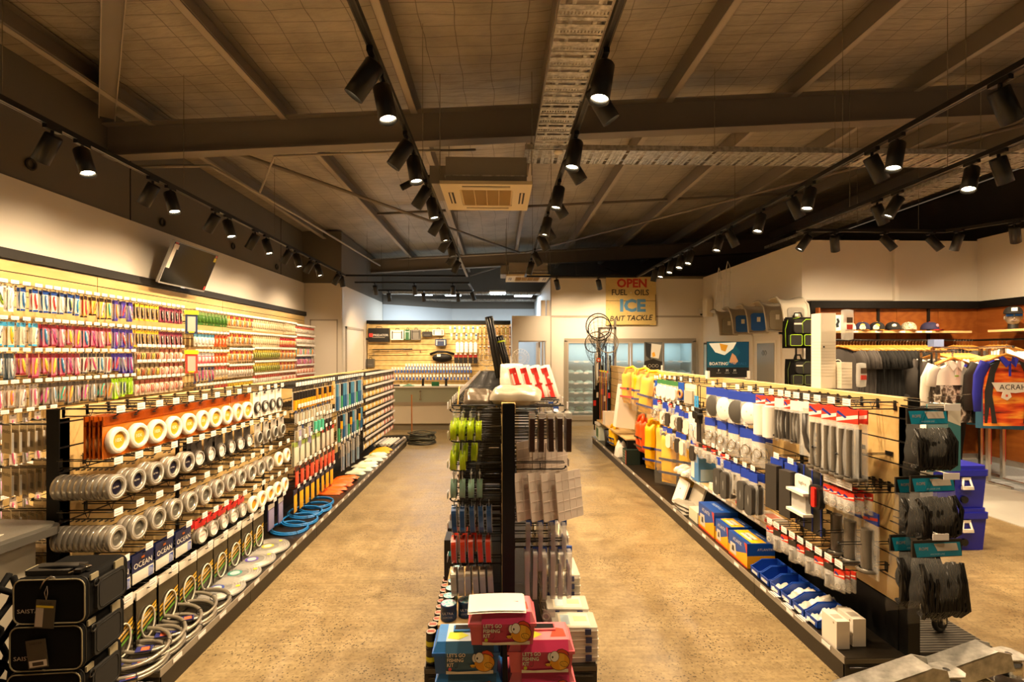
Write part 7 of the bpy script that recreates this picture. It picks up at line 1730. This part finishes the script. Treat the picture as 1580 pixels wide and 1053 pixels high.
brow(B3, [628+4.4*i for i in range(23)], 563.5, 'blue_white_pack', 'blue and white packet', 'upper bottom')
brow(B3, [607+4.6*i for i in range(27)], 569, 'blue_white_pack', 'blue and white packet', 'middle bottom')
brow(B3, [608+5.2*i for i in range(23)], 580, 'blue_white_pack', 'blue and white packet', 'lowest bottom')
BL = [lure_pack(K(h1), K('c9a86c'), K(c1, .3), K('e8e0d0'), .05, .22) for h1, c1 in (('8a6a3c', 'd8c23a'), ('8a6a3c', '7ab83a'), ('6a4a5c', 'a85a9c'), ('4a5a7c', '3a6ab0'), ('8a6a3c', 'c9682c'))]
for ri, y in enumerate((505, 520, 536)):
    brow(BL, [741+6.5*i for i in range(8)], y, 'tall_lure_pack', 'tall bright lure packet', ('upper right', 'middle right', 'lower right')[ri])
# rod and gun case by the recess
thing(MB().cyl((0, 0, 0), (-.02, .08, .85), .045, BLACKM, n=12).cyl((-.02, .08, .85), (.0, .1, 1.25), .03, BLACKM, n=10), 'rod_bag', 'black rod bag leaning in the recess left of the counter wall', 'rod bag', (-3.27, 12.3, .0+.0))
thing(MB().cyl((0, 0, 0), (-.02, .1, 1.98), .008, BLACK, n=8).ball((-.02, .1, 2.0), .035, BLACK, 10, 6), 'push_pole', 'tall thin black pole with a knob leaning in the recess', 'pole', (-3.22, 12.55, 0))
# ---------------------------------------------------------------- right wall: door, seats, frames, backpacks
d = struct(MB().box((4.655, 8.24, 0), (4.68, 9.08, 1.96), K('dcd2c0', .5)).box((4.645, 8.19, 0), (4.68, 8.24, 2.01), K('e6ddcc', .5)).box((4.645, 9.08, 0), (4.68, 9.13, 2.01), K('e6ddcc', .5)).box((4.645, 8.19, 1.96), (4.68, 9.13, 2.01), K('e6ddcc', .5)).box((4.648, 8.32, .9), (4.655, 9.0, 1.86), K('e6ddcc', .5)), 'door_4')
MB().box((4.642, 8.37, .95), (4.648, 8.93, 1.82), col('8f8a80', .15)).build('vision_panel', d)
MB().torus(.045, .004, K('6a665e'), 4, 4, T(4.64, 8.72, 1.65) @ R(PI/2, 'Y')).torus(.045, .004, K('6a665e'), 4, 4, T(4.64, 8.64, 1.65) @ R(PI/2, 'Y')).build('etched_mark', d)
w = struct(MB().box((4.65, 10.75, .2), (4.68, 11.3, 1.88), K('3a352e', .4)), 'window_1')
MB().box((4.645, 10.79, .25), (4.65, 11.26, 1.84), col('b9d0d4', .08)).build('glass_pane', w)
SEATS = [(9.6, '8a8578', 'all grey boat seat, farthest from the backpacks'), (9.05, '2a5fae', 'grey boat seat with blue pad, farther of the two blue ones'), (8.5, '2560b8', 'grey boat seat with blue pad, nearer of the two blue ones'), (7.92, '9a9078', 'tan and grey boat seat between the blue and nearest seats'), (7.42, '8f8a80', 'pale grey boat seat, nearest the backpacks')]
for i, (y, pc, lab) in enumerate(SEATS):
    r = root('boat_chair', lab + ', on the right wall', 'boat seat', (4.43, y, 2.0+.0*i), 0)
    G = K('a89f90' if i != 4 else 'b0a898', .45)
    m = MB()
    prof = [(0, .0), (-.01, .12), (0, .26), (.04, .38), (.14, .45), (.30, .47), (.44, .45)]       # (y, z)
    def sh(u, v, k=0):
        t = v*(len(prof)-1); j = min(int(t), len(prof)-2); q = t-j
        yy = prof[j][0]*(1-q)+prof[j+1][0]*q; zz = prof[j][1]*(1-q)+prof[j+1][1]*q
        e = .035*(2*u-1)**2
        hw = .17 + .03*math.sin(PI*v)
        return ((2*u-1)*hw, yy-e+k, zz+ (e if v > .6 else 0))
    m.grid(10, 14, lambda u, v: sh(u, v), G, (0, .03, -.012)); m.tube([sh(0, k/10) for k in range(11)] , .016, G, 6).tube([sh(1, k/10) for k in range(11)], .016, G, 6).tube([sh(k/8, 0) for k in range(9)], .016, G, 6)
    m.build('shell', r)
    MB().prism(rrect(-.125, .03, .125, .33, .05, 4), -.035, -.005, K(pc, .5), 1).build('pad', r)
    MB().box((-.03, -.037, .18), (.03, -.035, .26), K('e6ded0')).build('label_card', r)
    MB().box((.15, .05, .36), (.24, .09, .40), CHROME).build('wall_bracket', r)
for i, (y0, z0) in enumerate(((10.35, 2.6), (9.95, 2.66))):
    m = MB()
    a = [(4.60, y0+.22, z0-.1), (4.60, y0+.10, z0+.70), (4.58, y0-.0, z0+.82), (4.57, y0-.12, z0+.70), (4.60, y0-.02, z0-.1)]
    m.tube(a, .008, WHITE, 6)
    for q in (.1, .35, .6): m.tube([(4.60, y0+.22-.12*q, z0+q), (4.60, y0-.03-.08*q, z0+q)], .006, WHITE, 5)
    m.tube([(4.60, y0+.1, z0+.35), (4.677, y0+.1, z0+.35)], .007, WHITE, 5).tube([(4.60, y0+.05, z0+.6), (4.677, y0+.05, z0+.6)], .007, WHITE, 5)
    thing(m, 'wire_rack', 'white bent wire rod rack on the upper right wall, %s the corner' % ('nearer' if i == 0 else 'farther from'), 'rack')
def backpack(x, y, z, w, h, trim, lab, rz=0):
    r = root('backpack', lab, 'backpack', (x, y, z), rz)
    m = MB().grid(10, 12, lambda u, v: ((u-.5)*w*(1-.12*max(0, v-.6)), -.19*max(0, 1-(2*u-1)**4)**.5*max(0, 1-(2*v-1)**6)**.5, h*v), DKFAB)
    m.box((-w*.46, -.03, .02), (w*.46, .0, h*.96), DKFAB); m.build('body', r)
    G = K(trim, .5)
    p = MB()
    for dx in (-w*.24, w*.24):
        p.prism(rrect(dx-w*.2, h*.08, dx+w*.2, h*.42, .02), -.225, -.15, K('211f1b', .8), 1)
    p.prism(rrect(-w*.3, h*.47, w*.42, h*.9, .05), -.21, -.15, K('1f1d19', .8), 1)
    p.build('pocket', r)
    t = MB()
    for dx in (-w*.24, w*.24): t.tube([(u, -.226, v) for u, v in rrect(dx-w*.2, h*.08, dx+w*.2, h*.42, .02)], .005, G, 5, True)
    t.tube([(w*.0, -.212, h*.47), (-w*.02, -.212, h*.8), (w*.1, -.212, h*.9), (w*.36, -.212, h*.9), (w*.42, -.2, h*.5)], .005, G, 5)
    t.tube([(-w*.47, -.1, h*.05), (-w*.49, -.1, h*.6), (-w*.4, -.1, h*.9), (0, -.1, h*.98)], .005, G, 5); t.tube([(w*.47, -.08, h*.05), (w*.47, -.08, h*.9)], .005, G, 5)
    t.build('trim', r)
    MB().tube([(-w*.15, -.04, h), (-w*.1, -.04, h+.06), (w*.1, -.04, h+.06), (w*.15, -.04, h)], .012, BLACK, 6).build('top_handle', r)
    MB().box((-w*.3, -.213, h*.74), (-w*.02, -.21, h*.79), K('c9c4b8')).build('badge', r)
backpack(4.42, 7.36, 1.72, .40, .46, '9ccb1e', 'black backpack with bright green trim hanging on the right wall', -.15)
backpack(4.46, 7.43, 1.16, .34, .40, '5c6a34', 'smaller dark backpack with grey trim below the green trimmed one', -.1)
thing(MB().box((-.01, 0, 0), (.01, .2, .02), BLACK).box((-.01, 0, -.7), (.01, .02, .0), BLACK).torus(.03, .006, WIRE, 10, 5, T(0, 0, -.68)), 'bag_hook', 'black hanging strip that carries the two backpacks', 'hook', (4.46, 7.43, 2.2))
# ---------------------------------------------------------------- clothing department
r = root('clothing_wall', 'red brown timber clothing display with a black surround along the back', 'wall display', (0, 0, 0))
for i in range(4): MB().box((4.82+.655*i, 7.60, .1), (5.47+.655*i, 7.64, 2.33), 'red_timber').build('timber_panel', r)
for i in range(6): MB().box((7.40, 3.3+.72*i, .1), (7.44, 4.01+.72*i, 2.33), 'red_timber').build('timber_panel', r)
MB().box((4.73, 7.5, 2.33), (7.45, 7.64, 2.44), BLACKM).box((7.34, 1.5, 2.33), (7.45, 7.64, 2.44), BLACKM).box((4.73, 7.5, 0), (4.80, 7.64, 2.33), BLACKM).build('surround', r)
MB().box((4.795, 7.42, 0), (4.82, 7.62, 2.33), 'red_timber').build('end_panel', r)
for x in (5.83, 6.62): MB().box((x-.02, 7.58, .1), (x+.02, 7.6, 2.33), BLACK).build('upright', r)
MB().box((4.98, 7.22, 1.945), (6.95, 7.58, 1.975), 'shelf_timber').build('shelf', r)
MB().cyl((4.85, 7.32, 1.84), (7.1, 7.32, 1.84), .015, BLACK, n=10).cyl((7.1, 7.32, 1.84), (7.1, 3.4, 1.84), .015, BLACK, n=10).cyl((5.83, 7.32, 1.84), (5.83, 7.6, 1.84), .012, BLACK).cyl((6.62, 7.32, 1.84), (6.62, 7.6, 1.84), .012, BLACK).build('hanging_rail', r)
MB().box((6.95, 5.2, 1.945), (7.40, 6.98, 1.975), 'shelf_timber').build('shelf', r)
for ci, x in enumerate((5.2, 5.55, 5.9, 6.15, 6.3)):
    put('shelf_label', Proto(MB().box((-.05, -.001, -.012), (.05, .001, .012), TAG)), T(x, 7.218, 1.96), 'white price label on the cap shelf edge, %s of five' % nth(ci+1), 'label', 'cap shelf labels', .1)
def cap(x, y, z, crown, brim, badge, lab, rz, flat=True, extra=None):
    r = root('cap', lab, 'cap', (x, y, z), rz)
    m = MB(); n = 16
    m.grid(16, 6, lambda u, v: (.095*math.cos(2*PI*u)*math.cos(PI/2*v)**.75*1.05, .115*math.sin(2*PI*u)*math.cos(PI/2*v)**.75, .025+.11*math.sin(PI/2*v)**.9), crown); m.ball((0, 0, .136), .008, brim, 8, 5)
    m.build('crown', r)
    b = MB().grid(8, 4, lambda u, v: ((u-.5)*.17*(1-.12*v), -.085-.085*v*(1-(2*u-1)**2*.35)*1, .026-.012*(2*u-1)**2-.006*v), brim, (0, 0, -.004)); b.build('brim', r)
    MB().ball((0, -.098, .075), (.03, .014, .03), badge, 12, 8).build('badge', r)
cap(5.20, 7.36, 1.976, K('efe8dc', .7), K('e6ddcf', .7), K('d9a02c'), 'white cap on the cap shelf', -.5)
cap(5.40, 7.34, 1.976, K('262846', .8), K('c9a428', .7), K('e0c030'), 'navy cap with yellow brim on the cap shelf', -.6)
cap(5.62, 7.34, 1.976, K('1b1a1c', .8), K('c9a428', .7), K('e6c22a'), 'black cap with yellow brim on the cap shelf', -.6)
cap(5.86, 7.34, 1.976, K('191817', .8), K('191817', .7), K('e6e0d4'), 'all black cap with white badge on the cap shelf', -.5)
cap(6.10, 7.34, 1.976, node_mat('camouflage', lambda n, l, b: (l.new(ramp(n, l, noise(n, l, coords(n, l), 26, 1), [(.4, '6f6a56'), (.5, 'c9c2aa'), (.58, '93907a')]), b.inputs['Base Color']), b.inputs['Roughness'].__setattr__('default_value', .8))), K('a8a28c', .8), K('c9c2aa'), 'pale camouflage cap on the cap shelf', -.5)
cap(6.42, 7.34, 1.976, K('2a2848', .8), K('b8242c', .7), K('e0909a'), 'navy cap with red brim at the right of the cap shelf', .4)
for i, x in enumerate((5.33, 5.53)): thing(MB().torus(.035, .01, K('e6e0d4'), 18, 6, R(PI/2, 'X')).disc((0, 0, 0), .035, K('cfc8b8'), 16), 'round_sticker', 'round white sticker propped against the %s cap' % ('navy and yellow', 'black and yellow')[i], 'sticker', (x, 7.24, 2.02))
r = root('surf_picture', 'surf picture of a dark figure on pale blue beside the white cap', 'picture', (5.0, 7.36, 1.976))
MB().box((-.13, 0, 0), (.13, .01, .24), K('bcd4dc', .4)).build('panel', r)
MB().prism([(-.12, 0.02), (.12, .02), (.12, .07), (0, .1), (-.12, .05)], -.002, 0, K('dfe8e8'), 1).prism([(.02, .05), (.06, .06), (.05, .1), (.07, .14), (.05, .19), (.02, .18), (.035, .14), (.01, .1)], -.004, -.002, K('1f2a30'), 1).box((-.1, -.003, .19), (0, -.001, .205), K('3a4a50')).build('print', r)
# mannequin head
r = root('mannequin_bust', 'mannequin head in a black cap and blue mirrored sunglasses on the side shelf', 'mannequin', (7.08, 6.75, 1.976), -.7)
MB().ball((0, 0, .17), (.085, .10, .115), K('8a7e70', .4), 20, 14).cyl((0, .01, .0), (0, .01, .1), .055, K('1c1b1a', .5), n=16).ball((0, -.10, .15), (.014, .018, .02), K('8a7e70', .4), 8, 6).ball((0, -.088, .115), (.03, .014, .010), K('6f5a52', .4), 10, 6).ball((-.085, 0, .16), (.012, .02, .03), K('8a7e70', .4), 8, 6).ball((.085, 0, .16), (.012, .02, .03), K('8a7e70', .4), 8, 6).build('head', r)
MB().box((-.08, -.105, .175), (-.008, -.092, .205), col('2f6fd0', .1, .6)).box((.008, -.105, .175), (.08, -.092, .205), col('2f6fd0', .1, .6)).tube([(-.085, -.09, .195), (-.09, .03, .195)], .004, BLACK, 4).tube([(.085, -.09, .195), (.09, .03, .195)], .004, BLACK, 4).build('sunglasses', r)
MB().grid(16, 6, lambda u, v: (.1*math.cos(2*PI*u)*math.cos(PI/2*v)**.6, .118*math.sin(2*PI*u)*math.cos(PI/2*v)**.6, .215+.10*math.sin(PI/2*v)), K('171614', .8)).prism([(-.09, -.08), (.09, -.08), (.08, -.19), (-.08, -.19)], .212, .218, K('171614', .7)).box((-.03, -.118, .245), (.03, -.11, .29), K('e6e0d8')).build('cap', r)
# shirts
def shirt(L=.72, W=.25, sl=.24, body='m', sleeve=None, long=False, mat2=None, band=None, collar=None, extra=None):
    """shirt on a wooden hanger; local z = 0 at the rail, faces -y"""
    sleeve = sleeve or body
    def hw(v): return (W*.42 + (W*.62)*min(1, v/.10)**.7 if v < .10 else W*(1.0+.04*math.sin(3*v))) if v < .1 else W*(1.02-.03*math.sin(PI*v))
    z0 = -.13
    def f(s):
        def g(u, v):
            a = 2*u-1; wv = W*(.40+.62*min(1, (v/.12))**.5)
            dz = -.055*abs(a)**1.5*(1-v*3 if v < .33 else 0)
            return (a*wv, s*(.035*max(0, 1-a**4)**.5+.006*math.sin(9*a+3*v))*(.4+.6*min(1, v*4)), z0 - L*v*(1) + dz)
        return g
    m = MB()
    if mat2:
        m.grid(12, 5, lambda u, v: f(-1)(u, v*.38), body).grid(12, 8, lambda u, v: f(-1)(u, .38+.62*v), mat2)
        m.grid(12, 5, lambda u, v: f(1)(1-u, v*.38), body).grid(12, 8, lambda u, v: f(1)(1-u, .38+.62*v), mat2)
    else: m.grid(12, 12, f(-1), body).grid(12, 12, lambda u, v: f(1)(1-u, v), body)
    sls = []
    for k in (-1, 1):
        s = MB(); sls.append(('sleeve', s, None, []))
        if long: pts = [(k*W*.92, 0, z0-.05), (k*W*1.22, 0, z0-.2), (k*W*1.3, 0, z0-.4), (k*W*1.28, 0, z0-.6)]; rr = [.07, .065, .055, .045]
        else: pts = [(k*W*.88, 0, z0-.05), (k*W*1.08, 0, z0-.15), (k*W*1.16, 0, z0-.29)]; rr = [.065, .068, .066]
        o = len(s.v); s.tube(pts, rr, sleeve, 10)
        for i in range(o, len(s.v)): x, y, z = s.v[i]; s.v[i] = (x, y*.35, z)
    h = MB().tube([(-W*.8, 0, -.155), (-W*.4, 0, -.115), (0, 0, -.085), (W*.4, 0, -.115), (W*.8, 0, -.155)], [.012, .014, .016, .014, .012], K('c98a3c', .35), 8)
    hk = MB().tube([(0, 0, -.08), (0, 0, -.03), (.015, 0, .0), (0, 0, .018), (-.016, 0, .002)], .003, CHROME, 5)
    parts = sls + [('hanger', h, 'wooden hanger', [('hanger_hook', hk)])]
    if collar:
        c = MB()
        for k in (-1, 1): c.add([(k*.004, -.052, z0-.05), (k*.055, -.055, z0-.105), (k*.115, -.03, z0-.01), (k*.09, -.0, z0+.035), (k*.05, -.02, z0+.02)], [(0, 1, 2, 3, 4)], collar)
        c.box((-.012, -.046, z0-.2), (.012, -.040, z0-.03), collar)
        parts.append(('collar', c, None, []))
    if extra: parts += extra
    return Proto(m, parts)
F_GREY = K('45413e', .9); F_BLK = K('131210', .9); F_NAVY = K('232c44', .9)
S_GREY = shirt(body=F_GREY); S_BLK = shirt(body=F_BLK, L=.76); S_NAVY = shirt(body=F_NAVY, extra=[('print', MB().box((-.02, -.05, -.24), (.06, -.04, -.2), K('d9a02c')), None, [])])
PRT = MB().torus(.04, .008, K('d9d2c6'), 16, 5, T(0, -.045, -.33) @ R(PI/2, 'X'))
S_GREYP = shirt(body=F_GREY, extra=[('print', PRT, 'white round print', [])])
for i in range(31):
    x = 5.02 + .047*i
    p = S_GREYP if i == 0 else (S_GREY if i < 8 else S_BLK)
    put('hanging_shirt', p, T(x, 7.32, 1.84) @ R(-PI/2 + (.9 if i == 0 else random.uniform(.15, .4)), 'Z'), '%s shirt on a wooden hanger, %s along the clothing wall rail' % ('grey printed' if i == 0 else ('dark grey' if i < 8 else 'black'), nth(i+1)), 'shirt', '%s shirts on the clothing wall rail' % ('dark grey' if i < 8 else 'black'), 1)
put('hanging_shirt', S_NAVY, T(6.52, 7.30, 1.84) @ R(.2, 'Z'), 'navy shirt facing the front at the end of the black shirts', 'shirt', None, 1)
def _photo(n, l, b):
    v = coords(n, l, (1, 1, .7)); l.new(ramp(n, l, noise(n, l, v, 9, 3), [(.36, '1b1713'), (.47, '4a4036'), (.54, 'd8d0c2'), (.6, '6a5c4c'), (.7, '221d18')]), b.inputs['Base Color']); b.inputs['Roughness'].default_value = .85
node_mat('photo_print_cloth', _photo)
def _sun(n, l, b):
    v = coords(n, l, (1, 1, 7)); l.new(ramp(n, l, noise(n, l, v, 1.3, 4), [(.34, '3a1a12'), (.42, 'c83a12'), (.5, 'e8651a'), (.58, 'f4a53a'), (.66, 'd8501a')]), b.inputs['Base Color']); b.inputs['Roughness'].default_value = .85
node_mat('sunset_print_cloth', _sun)
W_C = K('ede6d8', .85)
S_POLO = shirt(body=W_C, mat2='photo_print_cloth', collar=W_C, extra=[('print', MB().box((-.03, -.052, -.30), (.02, -.048, -.285), K('8cc83a')), 'green logo patch', [])])
S_POLO2 = shirt(body=W_C, mat2=K('4a3f35', .85), collar=W_C, long=True, extra=[('print', MB().text('SPLITTER', .09, K('7ab0c0'), T(-.03, -.055, -.58) @ R(PI/2, 'X') @ R(-PI/2, 'Z')), None, [])])
for i in range(8):
    put('hanging_shirt', S_POLO if i == 0 else S_POLO2, T(5.45+.075*i, 5.90+.085*i, 1.67) @ R(.05 if i == 0 else -.12, 'Z'), 'white and black fishing shirt on the rack, %s' % ('front one facing the aisle' if i == 0 else '%s from the front' % nth(i+1)), 'shirt', None if i == 0 else 'white and brown printed shirts on the rack', 1)
bands = MB().prism([(-.22, -.40), (.22, -.40), (.20, -.50), (.05, -.52), (-.16, -.50)], -.056, -.050, K('e6e0d2', .8), 1).text('ACRAH', .085, K('2a2622'), T(.02, -.058, -.455) @ R(PI/2, 'X'), 0, 1.1).prism([(-.1, -.50), (-.02, -.50), (.0, -.56), (-.05, -.60), (-.12, -.57)], -.062, -.058, K('e8e0d0'), 1).box((-.07, -.064, -.56), (-.045, -.062, -.535), K('d8502a'))
side = MB()
for k in (-1, 1):
    side.add([(k*.10, -.040, -.145), (k*.21, -.032, -.20), (k*.262, -.012, -.5), (k*.262, -.012, -.86), (k*.15, -.046, -.86), (k*.20, -.040, -.55), (k*.17, -.042, -.3)], [(0, 1, 2, 3, 4, 5, 6)], K('26221e', .85))
S_SUN = shirt(body='sunset_print_cloth', sleeve=K('2a2c9c', .85), collar=K('2c2ea4', .8), long=True, W=.26, L=.76, extra=[('chest_band', bands, 'white lettered band', []), ('side_panel', side, None, [])])
put('hanging_shirt', S_SUN, T(5.74, 5.55, 1.72), 'bright orange sunset fishing shirt with blue sleeves facing the aisle', 'shirt', None, 1)
S_BLU = shirt(body=K('2f5f7c', .85), sleeve=K('2a2622', .85), long=True, L=.8)
for i in range(5): put('hanging_shirt', (S_BLU, S_BLK, S_SUN)[i % 3], T(5.86+.05*i, 5.70+.09*i, 1.70) @ R(-.4, 'Z'), 'long sleeved shirt behind the orange sunset shirt, %s back' % nth(i+1), 'shirt', 'shirts behind the orange one', 1)
S_WH = shirt(body=W_C, L=.6)
for i in range(12): put('hanging_shirt', S_WH if i > 4 else S_GREY, T(6.75+.045*i if i < 7 else 7.1, 7.3 if i < 7 else 7.1-.06*(i-7), 1.84) @ R(-1.3, 'Z'), 'pale shirt on the corner of the clothing rail, %s of twelve' % nth(i+1), 'shirt', 'pale shirts in the rail corner', .8)
for i in range(10): put('hanging_shirt', S_WH if i % 3 else S_GREY, T(6.0+.05*i, 6.75, 1.72) @ R(-1.2, 'Z'), 'pale shirt on the middle clothes rack, %s from the left' % nth(i+1), 'shirt', 'pale shirts on the middle rack', .8)
def rack(lab, legs, rail, h):
    r = root('clothes_rack', lab, 'clothes rack', (0, 0, 0))
    MB().cyl((*rail[0], h), (*rail[1], h), .014, CHROME, n=10).build('rail', r)
    for x, y in legs:
        MB().box((x-.018, y-.018, 0), (x+.018, y+.018, h), CHROME).box((x+.018, y-.02, .25), (x+.024, y+.02, h-.2), K('b8202a', .3)).build('leg', r)
        MB().box((x-.02, y-.3, 0.008), (x+.02, y+.3, .035), CHROME).build('foot', r)
    MB().tube([(*legs[0], h), (*rail[0], h)], .012, CHROME, 8).tube([(*legs[-1], h), (*rail[1], h)], .012, CHROME, 8).build('arm', r)
rack('chrome clothes rack carrying the white and black fishing shirts', [(5.75, 6.45), (5.9, 6.9)], [(5.42, 5.88), (5.88, 6.78)], 1.67)
rack('chrome and red clothes rack carrying the orange sunset shirt', [(6.18, 6.2), (6.52, 6.35)], [(5.72, 5.45), (6.12, 6.25)], 1.72)
rack('chrome clothes rack in the middle of the clothing department', [(5.95, 6.75), (6.62, 6.75)], [(5.95, 6.75), (6.62, 6.75)], 1.72)
thing(MB().prism([(0, 0), (.14, 0), (.14, .1), (0, .1)], 0, .10, K('6f7fa8', .3), 2), 'rack_label', 'small blue topper sign on the middle clothes rack', 'sign', (5.92, 6.7, 1.735))
def mannequin(x, y, rz, lab):
    r = root('mannequin', lab, 'mannequin', (x, y, .006), rz)
    m = MB()
    for k in (-1, 1): m.tube([(k*.09, 0, 1.0), (k*.10, -.01, .75), (k*.105, -.015, .5), (k*.11, .01, .28), (k*.115, .02, .1)], [.10, .095, .078, .07, .068], K('1c1a17', .85), 12)
    m.ball((0, 0, 1.0), (.185, .13, .14), K('1c1a17', .85), 14, 10); m.build('trousers', r)
    MB().tube([(0, 0, .98), (0, .0, 1.2), (0, .01, 1.4), (0, .01, 1.52)], [.16, .17, .19, .08], K('2a2622', .85), 14).build('shirt', r)
    for k in (-1, 1):
        s = MB().prism([(-.045, -.2), (.045, -.2), (.05, -.1), (.045, .08), (-.045, .08), (-.05, -.1)], 0, .025, K('e6dcc8', .5), 2, T(k*.12, 0, 0)).ball((k*.12, -.05, .05), (.045, .12, .045), BLACKM, 12, 8).ball((k*.12, .03, .09), (.045, .05, .05), BLACKM, 10, 6)
        s.build('sneaker', r)
mannequin(6.45, 7.0, .3, 'dressed mannequin in black trousers and sneakers behind the orange shirt')
mannequin(6.0, 7.05, -.2, 'dressed mannequin in black trousers and sneakers behind the white shirts')
# coolers
def cooler(z, lab, yy=4.12):
    r = root('cool_box', lab, 'cool box', (3.74, yy, z))
    BL_ = K('2328a6', .4); W, D, H = .34, .5, .355
    MB().add([(-W+.02, 0, .0), (W-.02, 0, 0), (W-.02, D, 0), (-W+.02, D, 0), (-W, -.01, .27), (W, -.01, .27), (W, D+.01, .27), (-W, D+.01, .27)], [(0,3,2,1),(4,5,6,7),(0,1,5,4),(1,2,6,5),(2,3,7,6),(3,0,4,7)], BL_).build('body', r)
    l = MB().prism(rrect(-W-.015, -.03, W+.015, D+.02, .03), .27, .32, BL_, 2).prism(rrect(-W-.005, -.02, W+.005, D+.01, .04), .32, H-.002, BL_, 2); l.build('lid', r)
    for x in (.16, -.2):
        h = MB().box((x-.035, -.025, .235), (x+.035, -.01, .258), WHITE).tube([(x-.028, -.02, .24), (x-.045, -.035, .165), (x+.045, -.035, .165), (x+.028, -.02, .24)], .009, WHITE, 6).box((x-.045, -.042, .158), (x+.045, -.02, .185), WHITE); h.build('latch_handle', r)
    MB().cyl((.15, -.02, .07), (.15, .0, .07), .03, BLACK, n=16).build('drain_plug', r)
cooler(.0, 'bright blue cool box with white latch, lower of the stack beyond the rope packs')
cooler(.356, 'bright blue cool box with white latch, upper of the stack, white bag on top')
r = root('white_sack', 'white cloth sack standing on the upper blue cool box', 'sack', (3.74, 4.28, .714), .1)
m = MB().grid(10, 12, lambda u, v: ((u-.5)*.36*(1-.15*v*(1-v)), -.075*max(0, 1-(2*u-1)**4)**.5*(1-v**3)**.5+.004*math.sin(12*v+7*u), .34*v), K('ece3d3', .7)).grid(10, 12, lambda u, v: ((.5-u)*.36*(1-.15*v*(1-v)), .075*max(0, 1-(2*u-1)**4)**.5*(1-v**3)**.5, .34*v), K('ece3d3', .7))
m.build('sack', r)
flush()
